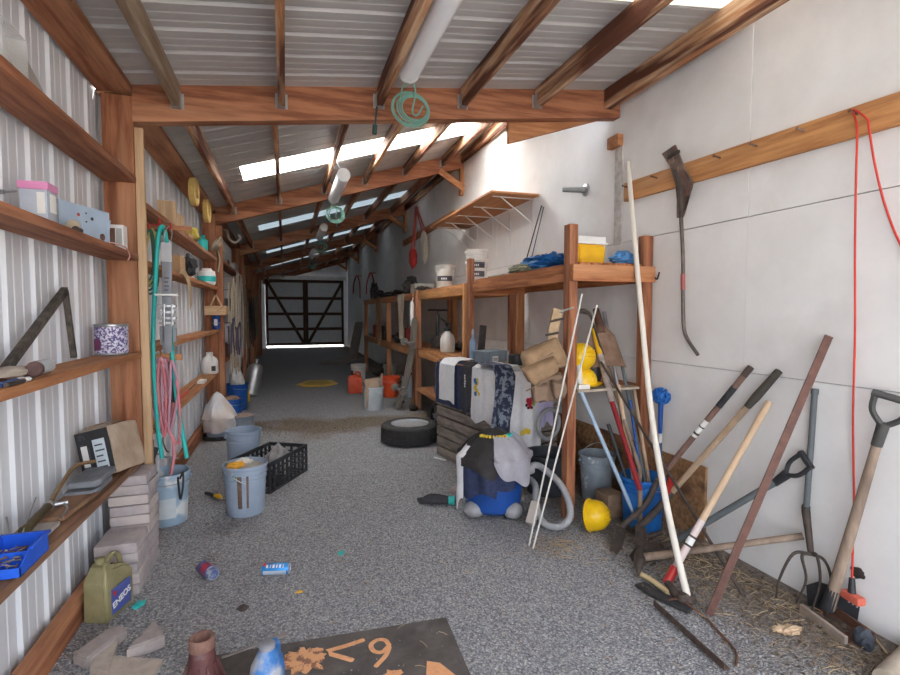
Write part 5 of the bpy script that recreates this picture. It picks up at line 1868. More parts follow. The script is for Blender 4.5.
patch(tsh, [(0, 1, .22), (0, .5, .22), (.1, 0, .22), (0, -.5, .25), (0, -1, .2)], c, nA, dA, .05, WCL)
# box of parts and small things on the bin
p = V((1.86, 4.42, HT))
t = thing('battery_box', 'grey plastic storage tub with a white label on the bin top', 'tub', p, (0, 0, R(11)))
TUB = mat('tub_grey', (.25, .3, .34), (.2, .24, .28), rough=.5, bump=.01)
bm = B()
prism(bm, [(-.12, -.085), (.12, -.085), (.12, .085), (-.12, .085)], .12)
bmesh.ops.bevel(bm, geom=bm.edges[:], offset=.01, segments=2, affect='EDGES')
for v in bm.verts:
    k = 1 + .1 * v.co.z / .12; v.co.x *= k; v.co.y *= k
part('body', bm, TUB, t)
bm = B(); box(bm, (-.142, -.105, .118), (.142, .105, .132), .004)
for x in (-.12, -.06, .06, .12):
    box(bm, (x - .008, -.1, .03), (x + .008, -.088, .118))
part('rim', bm, TUB, t)
bm = B(); box(bm, (-.035, -.1, .02), (.03, -.0915, .085), .004); part('label', bm, WHITE, t, 'white label')
bm = B(); box(bm, (-.025, -.102, .045), (.02, -.0995, .05)); box(bm, (-.025, -.102, .058), (.02, -.0995, .063)); part('print', bm, DARKIRON, t)
p = V((1.8, 4.72, HT))
t = thing('spray_bottle', 'slim blue and grey bottle standing behind the grey tub', 'bottle', p)
bm = B(); lathe(bm, [(.03, .001), (.034, .01), (.034, .2), (.014, .24), (.014, .28)], 18); part('body', bm, mat('pale_blue_bottle', (.25, .36, .5), (.2, .3, .43), rough=.35, bump=.01), t)
bm = B(); lathe(bm, [(.018, .275), (.016, .31), (.006, .33)], 12); part('cap', bm, STEEL, t)
p = V((2.0, 4.05, HT + .02))
bm = B(); box(bm, p + V((-.09, -.07, .001)), p + V((.06, .07, .1)), .02)
solo('shoe_box', bm, BLACK, 'small black case on the bin top beside the grey tub', 'case')
bm = B(); box(bm, (1.98, 4.5, HT + .001), (2.1, 4.7, HT + .12), .005)
solo('small_box', bm, mat('dim_white', (.5, .5, .48)), 'small off-white carton behind the grey tub', 'box')
bm = B(); bar(bm, (1.92, 4.82, HT + .001), (1.96, 4.84, HT + .36), .07, .03, (0, 1, 0), .006)
solo('hand_saw_case', bm, DARKIRON, 'dark narrow upright tool behind the slim blue bottle', 'tool')

# ---- tool bags hanging on the tall post
CANV = mat('tan_canvas', (.36, .235, .135), (.25, .16, .09), rough=.9, scale=14, bump=.12, c3=(.2, .13, .08))
CANV2 = mat('dark_tan_canvas', (.3, .2, .14), (.22, .15, .1), rough=.9, scale=14, bump=.12)
CANV3 = mat('brown_binding', (.17, .11, .07), (.12, .08, .05), rough=.9)
def q_(x, y, d=3.62): return pd(x, y, d)
t = thing('tool_belt', 'tan canvas tool belt with stitched pouches hanging on the tall rack post', 'tool belt', q_(545, 400))
def pouch(cx, cy, w, h, th_, ang_, d, name, m, seed):
    """padded pouch facing the passage; w,h in metres"""
    c = q_(cx, cy, d)
    rx = V((math.cos(TH), -math.sin(TH), 0)); uz = V((0, 0, 1)); nn = rx.cross(uz)
    ca, sa = math.cos(R(ang_)), math.sin(R(ang_))
    ex, ez = rx * ca + uz * sa, uz * ca - rx * sa
    bm = B(); bmesh.ops.create_icosphere(bm, subdivisions=4, radius=1)
    def se(q, e): return math.copysign(abs(q) ** e, q)
    for v in bm.verts:
        l = V((se(v.co.x, .38) * w * .5, se(v.co.y, .8) * th_ * .75, se(v.co.z, .38) * h * .5))
        k = 1 - .2 * max(0, -l.z / h * 2)
        l.x *= k
        l.z -= .03 * (2 * l.x / w) ** 2 * (1 if l.z < 0 else -.3)
        l += V((noise.noise(l * 12 + V((seed, 0, 0))), noise.noise(l * 11 + V((0, seed, 0))), noise.noise(l * 12 + V((0, 0, seed))))) * .018
        v.co = c + ex * l.x + nn * l.y * 1. + ez * l.z
    po = part(name, bm, m, t, world=True)
    bm = B(); lp = []
    for i in range(40):
        g_ = 2 * math.pi * i / 40
        l = V((se(math.cos(g_), .5) * w * .47, -th_ * .42, se(math.sin(g_), .5) * h * .46))
        l.x *= 1 - .2 * max(0, -l.z / h * 2)
        l.z -= .03 * (2 * l.x / w) ** 2 * (1 if l.z < 0 else -.3)
        lp.append(c + ex * l.x + nn * l.y + ez * l.z)
    tube(bm, lp, .0065, 6, True)
    part('piping', bm, CANV3, po, world=True)
    bm = B()
    bar(bm, c + ex * (-w * .4) + nn * (-th_ * .74) + ez * (h * .12), c + ex * (w * .4) + nn * (-th_ * .74) + ez * (h * .14), .006, .02, ez, .002)
    part('stitching', bm, CANV3, po, world=True)
pouch(544, 358, .3, .2, .1, 26, 3.5, 'pouch', CANV, 1)
pouch(541, 370, .24, .11, .09, 24, 3.43, 'pocket', CANV, 2)
pouch(548, 387, .22, .18, .09, 8, 3.55, 'pouch', CANV2, 3)
pouch(540, 393, .11, .12, .08, 2, 3.48, 'pocket', CANV2, 4)
pouch(558, 389, .09, .12, .08, 6, 3.47, 'pocket', CANV2, 5)
bm = B()
P = [q_(552, 345, 3.5), q_(553, 330, 3.5), q_(556, 318, 3.5), q_(558, 310, 3.5)]
for k in range(len(P) - 1):
    bar(bm, P[k], P[k + 1] + (P[k + 1] - P[k]) * .1, .075, .02, (0, 1, 0), .004)
part('belt', bm, mat('belt_canvas', (.5, .36, .22), (.4, .28, .17), rough=.9, scale=20), t, world=True)
bm = B(); bar(bm, q_(522, 370, 3.5), q_(550, 344, 3.47), .05, .015, (0, 1, 0), .003); part('strap', bm, CANV, t, world=True)
bm = B()
for x, y in ((557, 320), (552, 334)):
    c = q_(x, y, 3.47); tube(bm, [c - rt * .045 - V((0, 0, .01)), c + rt * .045 + V((0, 0, .01))], .008, 8)
part('buckle', bm, DARKIRON, t, world=True)
bm = B(); a = q_(545, 362, 3.43)
tube(bm, cm([q_(524, 373, 3.43), q_(535, 364, 3.42), q_(548, 356, 3.42), q_(556, 350, 3.44)]), .006, 6)
tube(bm, cm([q_(526, 391, 3.4), q_(540, 384, 3.38), q_(556, 375, 3.42)]), .005, 6)
part('seam', bm, CANV2, t, world=True)
bm = B(); c = q_(558, 312, 3.5); tube(bm, [c, V((1.93, 3.075, c.z + .03))], .007, 6); tube(bm, [c - rt * .04, c + rt * .04], .008, 6)
part('hanger', bm, STEEL, t, world=True)

# ---- shop vacuum with laundry
c = V((1.47, 3.42, 0))
t = thing('shop_vacuum', 'blue drum shop vacuum covered by laundry on the gravel', 'vacuum', c)
bm = B(); lathe(bm, [(.17, .03), (.205, .06), (.215, .2), (.205, .36), (.19, .4), (.0, .4)], 40); part('drum', bm, mat('vacuum_blue', (.015, .075, .33), (.012, .06, .25), rough=.35, bump=.01), t)
bm = B(); lathe(bm, [(.2, .4), (.21, .41), (.2, .46), (.14, .54), (.07, .57), (.0, .575)], 36); part('lid', bm, BLACK, t)
VG = mat('vacuum_grey', (.32, .32, .33), (.26, .26, .27), rough=.5, bump=.01)
for k, a in enumerate((-65, 20, 120, 200)):
    q = V((math.cos(R(a)), math.sin(R(a)), 0))
    bm = B(); blob(bm, q * .19 + V((0, 0, .06)), (.075, .075, .062), 1, .05, flatz=.012); tube(bm, [q * .21 + V((-.012, 0, .022)), q * .21 + V((.012, 0, .022))], .022, 12)
    part('caster', bm, VG, t)
bm = B(); box(bm, (.11, -.19, .26), (.19, -.1, .4), .02); part('latch', bm, VG, t)
bm = B(); tube(bm, [V((.12, -.12, .3)), V((.27, -.1, .33))], .04, 14); part('inlet', bm, VG, t)
hp_ = [V((1.72, 3.33, .34)), V((1.82, 3.34, .33)), V((1.86, 3.1, .26)), V((1.84, 2.94, .13)), V((1.76, 2.92, .05)), V((1.68, 3.02, .04)), V((1.7, 3.18, .12)), V((1.78, 3.36, .2)), V((1.74, 3.62, .2))]
bm = B()
pp = cm(hp_, 14)
tube(bm, pp, [(.026 if i % 2 else .0225) for i in range(len(pp))], 12)
solo('vacuum_hose', bm, mat('hose_grey', (.36, .37, .38), (.3, .3, .31), rough=.5, bump=.01), 'grey ribbed vacuum hose looping to the gravel beside the vacuum', 'hose')
bm = B(); blob(bm, (1.66, 3.1, .06), (.05, .06, .055), 5, .15, flatz=.002)
bm2 = B(); bar(bm2, (1.58, 3.03, .04), (1.66, 3.1, .16), .06, .05, b=.012)
bm.free()
solo('vacuum_nozzle', bm2, mat('beige_plastic', (.5, .45, .4), (.42, .37, .33), rough=.6), 'beige vacuum nozzle lying beside the blue drum', 'nozzle')
# concrete-looking floor attachment


def drape(name, label, cat, a0, a1, hem, m, seed, r0=.225, ztop=.6, fold=.012, lay=0., nu=40, nv=24, k0=0., group='laundry piled on the vacuum'):
    """cloth lying on the vacuum's lid: from radius k0 outwards over the edge and down to hem(u)"""
    bm = B()
    def f(u, v):
        a = R(a0 + (a1 - a0) * u)
        h_ = hem(u)
        dome = r0 * .95
        tot = dome * (1 - k0) + max(.02, h_)
        s = dome * k0 + v * tot
        if s < dome:
            rad = s
            z = ztop - .16 * (s / dome) ** 2.4
        else:
            rad = dome + .02
            z = ztop - .16 - (s - dome)
        k = min(1, s / dome)
        amp = fold * k ** 2
        rad += amp * (1 + math.sin(a * 9 + seed)) + fold * noise.noise(V((math.cos(a) * 3, math.sin(a) * 3, v * 3 + seed))) + lay * k
        z += lay * (1 - k) + lay * .5 + .02 * noise.noise(V((math.cos(a) * 2 * k, math.sin(a) * 2 * k, seed)))
        return V((c.x + rad * math.cos(a), c.y + rad * math.sin(a), max(z, .004)))
    sheet(bm, f, nu, nv, .005)
    return solo(name, bm, m, label, cat, group)


drape('trousers', 'dark navy trousers draped down the front of the vacuum', 'garment', -185, -75, lambda u: .14 + .12 * (1 if u < .72 else .4) + .02 * math.sin(u * 9), NAVY, 2)
bt = drape('t_shirt', 'black tee with a yellow and teal print spread over the vacuum', 't-shirt', -235, 55, lambda u: .02 + .1 * math.sin(math.pi * u) * (1 if u < .45 else .25) + .03 * math.sin(u * 17), mat('black_tee', (.025, .023, .024), (.045, .04, .04), rough=.92, bump=.08), 3, lay=.02)
drape('grey_jersey', 'light grey sweatshirt sagging over the front of the vacuum', 'garment', -112, -12, lambda u: .02 + .17 * math.sin(math.pi * min(1, u * 1.1)) + .03 * math.sin(u * 14), mat('grey_jersey', (.4, .39, .43), (.33, .32, .36), rough=.92, bump=.08), 4, lay=.035, k0=.55)
drape('long_sleeve', 'white sleeve hanging down to the gravel at the side of the vacuum', 'garment', -196, -168, lambda u: .36 + .05 * math.sin(u * 5), WCL, 5, lay=.03, k0=.8, nu=14)
# print: arc of yellow letters and a teal stripe
bm = B()
for k in range(9):
    a = R(-155 + 10.5 * k); rad = .13
    q = c + V((rad * math.cos(a), rad * math.sin(a), .615))
    q.z = .6 + .03 - .16 * (rad / .214) ** 2.4 + .012
    bar(bm, q + V((0, 0, -.006)), q + V((0, 0, .012)), .012 if k % 3 else .016, .026 - .006 * (k % 2), V((math.cos(a), math.sin(a), 0)))
part('print', bm, YP, bt, 'yellow print', world=True)
bm = B()
for k in range(3):
    a = R(-62 + 12 * k); rad = .13
    q = c + V((rad * math.cos(a), rad * math.sin(a), .6 + .03 - .16 * (rad / .214) ** 2.4 + .012)); box(bm, q + V((-.016, -.012, -.008)), q + V((.016, .012, .01)))
part('print', bm, TEAL, bt, 'teal print', world=True)
# dark sock/glove on the gravel
c_ = G(440, 503)
t = thing('work_glove', 'black work glove with a teal cuff lying left on the gravel by the vacuum', 'glove', c_)
a, b = G(424, 503), G(449, 504)
bm = B()
d_ = (b - a).normalized()
pts = cm([a + V((0, 0, .025)), a.lerp(b, .4) + V((0, 0, .035)), b + V((0, 0, .03))])
tube(bm, pts, [.045, .062, .06, .045], 10, flat=.62)
for k in range(4):
    q = a + V((-.01, (k - 1.5) * .025, .02)); tube(bm, cm([a + d_ * .04 + V((0, (k - 1.5) * .02, .025)), q, q - d_ * .035 + V((0, 0, -.004))], 4), [.013, .013, .009], 8)
tube(bm, cm([a.lerp(b, .3) + V((0, -.03, .02)), a.lerp(b, .15) + V((.01, -.075, .016))], 4), [.015, .01], 8)
part('hand', bm, DGR, t, world=True)
bm = B(); tube(bm, [b + V((0, 0, .03)) - d_ * .005, b + V((0, 0, .03)) + d_ * .045], [.041, .045], 12, flat=.72); part('cuff', bm, TEAL, t, world=True)
bm = B(); q = G(461, 493); blob(bm, q + V((0, 0, .03)), (.09, .05, .035), 9, .35, flatz=.001); solo('pink_cloth', bm, mat('dusty_pink', (.46, .36, .34), (.36, .28, .26)), 'dusty pinkish cloth on the gravel behind the white sleeve', 'cloth')

# black tub behind the post
bm = B(); lathe(bm, [(.16, 0), (.17, .005), (.195, .3), (.205, .31), (.205, .33), (.188, .33), (.18, .25), (.001, .25)], 36, c=(2.07, 3.66, 0.001))
t_ = solo('black_tub', bm, mat('scuffed_black', (.04, .045, .055), (.02, .022, .026), c3=(.3, .32, .34), s3=9, lo3=.66, hi3=.7, rough=.6), 'scuffed black tub behind the tall rack post', 'tub')
# plastic ring/hose by the bin
bm = B(); tube(bm, circle((2.18, 3.85, .52), .13, 24, (.3, -1, 0)), .018, 10, True)
tube(bm, [V((2.18, 3.855, .645)), V((2.17, 3.985, .66))], .01, 6)
solo('hose_ring', bm, mat('hose_grey', (.36, .37, .38)), 'loop of pale grey hose hanging at the end of the slatted bin', 'hose')

# ---- bucket with bail, hard hat
c = V((2.38, 3.42, 0))
GB = mat('paint_splashed_galv', (.36, .42, .47), (.27, .32, .37), rough=.5, metal=.25, c3=(.75, .76, .77), s3=8, lo3=.6, hi3=.64)
bucket('bucket', 'galvanised bucket splashed with white paint, handle raised, under the near rack', c, GB, .14, .36, -10, 12, ribs_=2, taper=.82)
YH_ = mat('hard_hat_yellow', (.82, .52, .01), (.74, .44, .01), rough=.3, bump=0)


def hat(label, loc, rot, s=1.):
    t = thing('hard_hat', label, 'hard hat', loc, rot, 'yellow hard hats')
    t.scale = (s, s, s)
    bm = B()
    lathe(bm, [(.118, .0), (.122, .0), (.12, .05), (.105, .1), (.07, .135), (.03, .15), (.0, .152)], 32, sx=1.12)
    part('shell', bm, YH_, t)
    bm = B(); lathe(bm, [(.11, .0), (.13, -.004), (.132, .004), (.118, .01)], 32, sx=1.12)
    prism(bm, [(.12, -.08), (.165, -.06), (.18, 0), (.165, .06), (.12, .08)], .006, Matrix.Translation((0, 0, -.003)))
    part('brim', bm, YH_, t)
    bm = B()
    for y in (-.03, 0, .03):
        tube(bm, cm([V((.13, y, .03)), V((.11, y, .09)), V((.04, y, .148)), V((-.05, y, .147)), V((-.12, y, .08))]), .007, 6)
    part('ridge', bm, YH_, t)
    bm = B(); lathe(bm, [(.1, .002), (.108, .02), (.1, .04), (.09, .02), (.1, .002)], 24, sx=1.1); part('liner', bm, BLACK, t)
    return t


hat('yellow hard hat lying tipped on the gravel by the tall rack post', (1.985, 2.92, .095), (R(78), R(12), R(35)), .86)
hat('upper yellow hard hat of the two on the rack ledge', (2.06, 3.22, 1.16), (R(70), R(10), R(20)), .85)
hat('lower yellow hard hat of the two on the rack ledge', (2.1, 3.22, .96), (R(8), R(-6), R(-60)), .85)
bm = B(); blob(bm, (2.25, 3.27, 1.04), (.05, .04, .1), 7, .2, flatz=.944); blob(bm, (2.24, 3.27, 1.16), (.04, .035, .05), 8, .2)
solo('ear_defender', bm, BLACK, 'black padded ear defender behind the yellow hard hats', 'ear defender')
bm = B(); box(bm, (2.0, 3.1, .943), (2.09, 3.16, .975), .004); solo('small_box', bm, PAPER, 'small pale carton on the rack ledge below the hard hats', 'box')
bm = B(); tube(bm, [V((2.02, 3.12, .98)), V((2.02, 3.14, 1.14))], .018, 8); solo('candle_stub', bm, PAPER, 'upright pale roll on the rack ledge beside the post', 'roll')

# red and cream floats hung on the wall
p = at(420, 238, X=2.5)
t = thing('hanging_fender', 'red and cream padded floats hung by straps on the far white wall', 'float', (2.5, p.y, 2.4))
q = [at(413, 258, X=2.42), at(424, 248, X=2.5), at(416, 208, X=2.56)]
bm = B(); blob(bm, q[0], (.08, .12, .2), 3, .25); part('red_pad', bm, RED, t, 'red pad', world=True)
bm = B(); blob(bm, q[1], (.07, .15, .3), 5, .25); part('cream_pad', bm, mat('cream_pad', (.55, .51, .43), (.45, .41, .34), rough=.8), t, 'cream pad', world=True)
bm = B()
for s in (-.1, .1):
    tube(bm, [q[0] + V((0, s, .2)), q[2] + V((0, s * .3, 0))], .018, 6); tube(bm, [q[1] + V((0, s, .3)), q[2] + V((0, s * .3, .02))], .018, 6)
tube(bm, [q[2], q[2] + V((.05, 0, .0))], .02, 6)
part('strap', bm, mat('strap_red', (.4, .08, .06), bump=0), t, world=True)
a, b = at(414, 217, X=2.57), at(466, 188, X=2.57)
bm = B(); bar(bm, (2.578, 7.6, 3.05), (2.578, 11.2, 3.05), .036, .13, b=.003)
solo('wall_board', bm, tan('Y'), 'brown board fixed high on the white wall beyond the plywood shelf', 'board')
for i, x in enumerate((349, 361)):
    p = at(x, 291, X=2.55)
    p.y = min(p.y, 18.0 - 3 * i) ; 
    z = 1.5 + (2.0 - .25 * i) * .5
    bm = B(); tube(bm, cm([V((2.3, p.y - .1, z - .35)), V((2.33, p.y - .06, z)), V((2.45, p.y, z + .3)), V((2.55, p.y + .05, z)), V((2.56, p.y + .08, z - .5))]), .022, 8)
    tube(bm, [V((2.6, p.y, z + .29)), V((2.42, p.y, z + .28))], .015, 6)
    solo('hanging_hose', bm, mat('dim_hose_red', (.35, .03, .03), (.28, .02, .02)), ('farther', 'nearer')[i] + ' red hose loop hanging on the dim end of the white wall', 'hose', 'red hoses on the white wall')
# grey plank propped and sheets on the ground at the far end
bm = B(); bar(bm, (1.95, 15.6, .04), (2.38, 17.0, 1.15), .28, .05, (0, 0, 1), .004); solo('timber_plank', bm, grey('Y'), 'grey plank propped on the white wall beyond the far rack', 'plank')
bm = B(); bar(bm, (1.2, 14.6, .022), (2.1, 16.4, .022), .7, .04, b=.004); solo('timber_sheet', bm, grey('X'), 'dark flat sheet lying on the gravel beyond the far rack', 'sheet')

# ------------------------------------------------------------------ long tools against the white wall
ASH = mat('ash_handle', (.5, .37, .25), (.38, .26, .17), rough=.6, scale=20, stretch=(1, 1, .25), c3=(.28, .2, .14), s3=6, bump=.06)
PALEASH = mat('pale_handle', (.68, .5, .33), (.58, .41, .26), rough=.55, scale=18, stretch=(1, 1, .25), bump=.04)
OLDASH = mat('old_handle', (.36, .27, .2), (.24, .175, .13), rough=.75, scale=24, stretch=(1, 1, .3), bump=.1, c3=(.16, .11, .085), s3=7)
BRN = mat('brown_steel', (.16, .075, .055), (.1, .05, .04), rough=.65, metal=.2, scale=22)
GPOLE = mat('grey_fibre', (.13, .15, .16), (.1, .115, .12), rough=.55, bump=.02)
WX = 2.575


def W(x, y, X=WX): return at(x, y, X=X)


# white pole
a, b = G(689, 607), W(628, 163)
a.z = .02
db, da = (b - CAM).dot(fw), (a - CAM).dot(fw)
bm = B(); tube(bm, cm([a, pd(677, 553, da + (db - da) * .12), pd(664, 491, da + (db - da) * .27), pd(651, 410, da + (db - da) * .45), pd(640, 300, da + (db - da) * .7), b], 8), .0185, 12)
solo('plastic_pipe', bm, mat('cream_pipe', (.8, .76, .68), (.72, .67, .58), rough=.5, bump=.01, scale=5), 'long cream white pole bowing against the white wall', 'pole')

# thin dark rod
a, b = G(744, 597), pd(601, 362, 3.72)
bm = B(); tube(bm, [a, b], .009, 8); tube(bm, [a, a.lerp(b, .02)], .012, 8)
solo('steel_rod', bm, DARKIRON, 'long thin dark steel rod crossing in front of the white pole', 'rod')

# two thin pale rods leaning on the near rack
for i, (p0, p1, lab) in enumerate((((529, 546), (582, 294), 'thin pale metal rod leaning on the tall post, the steeper and longer one'), ((533, 549), (597, 305), 'thin pale metal rod leaning across the yellow hard hats, the shorter one'))):
    a = G(*p0); a.z = .004
    b = pd(*p1, 3.33 if i == 0 else 3.42)
    bm = B(); tube(bm, [a, b], .006, 8)
    solo('fibreglass_rod', bm, mat('pale_rod', (.66, .65, .6), (.55, .53, .48), rough=.5, bump=.01), lab, 'rod', 'thin pale rods leaning on the near rack')

# post-hole digger
t = thing('post_hole_digger', 'two-handled post hole digger resting its handles on the white wall', 'post hole digger', G(625, 553))
piv = pd(632, 531, 3.36)
hA0, hA1 = pd(658, 480, 3.33), W(751, 367)
hB0, hB1 = pd(672, 492, 3.28), W(779, 371)
bm = B(); tube(bm, [hA0.lerp(hA1, -.02), hA0.lerp(hA1, .97)], .018, 12); part('handle', bm, mat('brown_handle', (.22, .13, .1), (.14, .08, .065), rough=.6, scale=20, stretch=(1, 1, .3)), t, 'brown handle', world=True)
bm = B(); tube(bm, [hA0.lerp(hA1, .42), hA0.lerp(hA1, .56)], .0186, 12)
lb = part('label', bm, PAPER, t, 'white label', world=True)
bm = B(); tube(bm, [hA0.lerp(hA1, .44), hA0.lerp(hA1, .455)], .0188, 12); tube(bm, [hA0.lerp(hA1, .5), hA0.lerp(hA1, .51)], .0188, 12); part('print', bm, DARKIRON, lb, world=True)
bm = B(); tube(bm, [hA0.lerp(hA1, .68), hA0.lerp(hA1, .84)], .0195, 12); part('grip', bm, BLACK, t, world=True)
bm = B(); tube(bm, [hA0.lerp(hA1, .93), hA1], .0192, 12); part('grip', bm, mat('brown_grip', (.09, .06, .05)), t, world=True)
bm = B(); tube(bm, [hB0, hB0.lerp(hB1, .82)], .019, 12); part('handle', bm, ASH, t, 'pale wooden handle', world=True)
bm = B(); tube(bm, cm([hB0.lerp(hB1, .74), hB0.lerp(hB1, .86), hB1]), [.02, .025, .023, .02], 12); part('grip', bm, mat('olive_grip', (.07, .062, .05), (.05, .045, .037), rough=.7), t, world=True)
# iron arms and jaws
tip = G(612, 557); tip.z = .015
bm = B(); tube(bm, cm([hA0, pd(645, 505, 3.34), pd(622, 527, 3.34), pd(618, 540, 3.3)]), [.019, .021, .02, .014], 10)
tube(bm, cm([hB0, pd(655, 512, 3.28), pd(640, 526, 3.3), piv]), [.02, .024, .022, .016], 10)
tube(bm, cm([piv, pd(642, 535, 3.28), pd(650, 536, 3.26), pd(662, 532, 3.27)]), .014, 8)
tube(bm, [piv - V((0, .05, 0)), piv + V((0, .05, 0))], .018, 10)
part('yoke', bm, DARKIRON, t, world=True)
def jaw(c0, c1, side, wd):
    bm = B()
    d = (c1 - c0); s, u, dd = frame(d, side)
    def f(a, b):
        th = (a - .5) * 2.0
        k = 1 - .5 * max(0, b - .6) / .4
        return c0 + d * b + s * (wd * math.sin(th) * k) + u * (wd * .75 * (math.cos(th) - .3))
    sheet(bm, f, 12, 8, .004)
    return bm
part('jaw', jaw(pd(620, 530, 3.32), tip, (-.3, -.8, .5), .045), DARKIRON, t, world=True)
c1 = G(640, 556); c1.z = .015
part('jaw', jaw(pd(640, 528, 3.3), c1, (.3, -.3, .8), .045), DARKIRON, t, world=True)

# handled tool with red and white ferrule
t = thing('tamping_fork', 'wooden-handled tool with a white and red socket standing on the gravel', 'garden tool', G(672, 600))
a, b = G(666, 590), W(769, 402)
a.z = .035
def l_(k): return a.lerp(b, k)
bm = B(); tube(bm, [l_(.33), l_(1.)], .0185, 12); part('handle', bm, PALEASH, t, world=True)
bm = B(); tube(bm, [l_(.09), l_(.34)], .0195, 12); sk = part('sleeve', bm, mat('pale_pink_paint', (.7, .6, .57), (.62, .5, .47), rough=.5, bump=.01), t, 'white painted sleeve', world=True)
bm = B(); tube(bm, [l_(.2), l_(.255)], .0199, 12); part('mark', bm, DARKIRON, sk, world=True)
bm = B(); tube(bm, [l_(.21), l_(.245)], .0202, 12); part('mark', bm, WHITE, sk, world=True)
bm = B(); tube(bm, [l_(.0), l_(.09)], [.021, .024], 12); part('ferrule', bm, RED, t, 'red ferrule', world=True)
bm = B(); tube(bm, cm([l_(0.01), G(676, 600) + V((0, 0, .03)), G(690, 608) + V((0, 0, .02))], 5), [.02, .024, .012], 10)
blob(bm, G(686, 604) + V((0, 0, .03)), (.05, .045, .035), 4, .3)
part('head', bm, DARKIRON, t, world=True)
# black scrap strap and yellow hose piece there
bm = B(); pts = [G(637, 576), G(650, 583), G(661, 591), G(669, 597)]
tube(bm, cm([p + V((0, 0, .022)) for p in pts]), .015, 10)
solo('hose_piece', bm, mat('cream_hose', (.6, .47, .26), (.5, .38, .2), rough=.6), 'short curved cream hose piece on the gravel below the post hole digger', 'hose')
bm = B(); pts = [G(640, 586), G(655, 596), G(672, 604), G(690, 612)]
pc = cm([p + V((0, 0, .012)) for p in pts], 5)
for p0, p1 in zip(pc, pc[1:]):
    bar(bm, p0, p1 + (p1 - p0) * .1, .07, .014)
solo('rubber_strap', bm, RUBBER, 'black rubber strip lying beside the cream hose piece', 'strip')

# brown steel stake
a, b = G(709, 615), W(829, 336, 2.57)
a.z = .0
bm = B(); bar(bm, a, b, .036, .01, (-.5, -.8, .2), .001); s_, u_, d_ = frame(b - a, (-.5, -.8, .2)); bar(bm, a + s_ * .015 - u_ * .016, b + s_ * .015 - u_ * .016, .007, .028, (-.5, -.8, .2))
solo('fence_stake', bm, BRN, 'long straight brown steel stake leaning on the white wall', 'stake')

# spade with a black D grip lying low against the wall
t = thing('d_grip_spade', 'grey-shafted tool with a black D grip leaning low on the white wall', 'spade', G(650, 558))
a, b = G(672, 552) + V((0, 0, .06)), W(777, 481, 2.53)
g = W(806, 460, 2.55)
bm = B(); tube(bm, [a, b], .019, 12); part('shaft', bm, GPOLE, t, world=True)
dd = (g - b).normalized(); sdv = (fw - dd * fw.dot(dd)).normalized(); sdv = (sdv + dd.cross(sdv) * .35).normalized()
bm = B(); tube(bm, [b.lerp(g, -.1), b.lerp(g, .35)], [.021, .026], 12)
m0 = b.lerp(g, .3); tube(bm, cm([m0, b.lerp(g, .6) + sdv * .04, g + sdv * .04]), .012, 8); tube(bm, cm([m0, b.lerp(g, .6) - sdv * .04, g - sdv * .04]), .012, 8); tube(bm, [g + sdv * .05, g - sdv * .05], .016, 10)
part('grip', bm, BLACK, t, world=True)
bm = B(); q = G(645, 560) + V((0, 0, .035))
tube(bm, [a, a.lerp(q, .4)], [.02, .024], 10); M = axis(a.lerp(q, .3), q)
prism(bm, [(-.08, .0), (.08, .0), (.085, .16), (.05, .24), (0, .27), (-.05, .24), (-.085, .16)], .006, M @ Matrix(((1, 0, 0, 0), (0, 0, -1, 0), (0, 1, 0, 0), (0, 0, 0, 1))))
part('blade', bm, DARKIRON, t, world=True)

# wooden handle lying low: mattock
t = thing('mattock', 'old mattock with a pale wooden handle lying along the foot of the wall', 'mattock', G(650, 558))
a, b = G(640, 566) + V((0, 0, .05)), W(803, 536, 2.55)
bm = B(); tube(bm, cm([a, a.lerp(b, .3), a.lerp(b, .7), b]), [.028, .024, .021, .021], 12, flat=.8); part('handle', bm, OLDASH, t, world=True)
bm = B(); d_ = (b - a).normalized(); s_ = d_.cross(V((0, 0, 1))).normalized()
tube(bm, cm([a + s_ * .17 - V((0, 0, .02)), a + s_ * .08 + V((0, 0, .005)), a, a - s_ * .09 + V((0, 0, .0)), a - s_ * .2 - V((0, 0, .03))]), [.01, .028, .036, .028, .014], 10)
part('head', bm, DARKIRON, t, world=True)

# pitchfork, tines down
t = thing('pitchfork', 'four-tined pitchfork with a dark grey shaft standing against the white wall', 'pitchfork', G(805, 600))
b, n0, n1 = W(815, 389, 2.58), W(806, 512, 2.56), W(811, 554, 2.5)
bm = B(); tube(bm, [n0, b.lerp(n0, .03)], .0145, 12); tube(bm, [b.lerp(n0, .04), b], .0175, 12); part('shaft', bm, GPOLE, t, world=True)
bm = B(); tube(bm, cm([n0.lerp(b, .05), n0, n1]), [.018, .02, .014], 12); part('socket', bm, DARKIRON, t, world=True)
tips = [G(776, 599), G(796, 605), G(812, 613), G(827, 618)]
kn = [W(793, 554, 2.42), W(802, 556, 2.44), W(817, 556, 2.5), W(824, 560, 2.52)]
for k in range(4):
    bm = B(); tp = tips[k] + V((0, 0, .01)); md = pd(*[(779, 580), (806, 580), (820, 582), (831, 580)][k], (tp - CAM).dot(fw) * .5 + (kn[k] - CAM).dot(fw) * .5)
    tube(bm, cm([n1, kn[k], md, tp], 6), [.009, .0075, .006, .004], 8); part('tine', bm, DARKIRON, t, world=True)

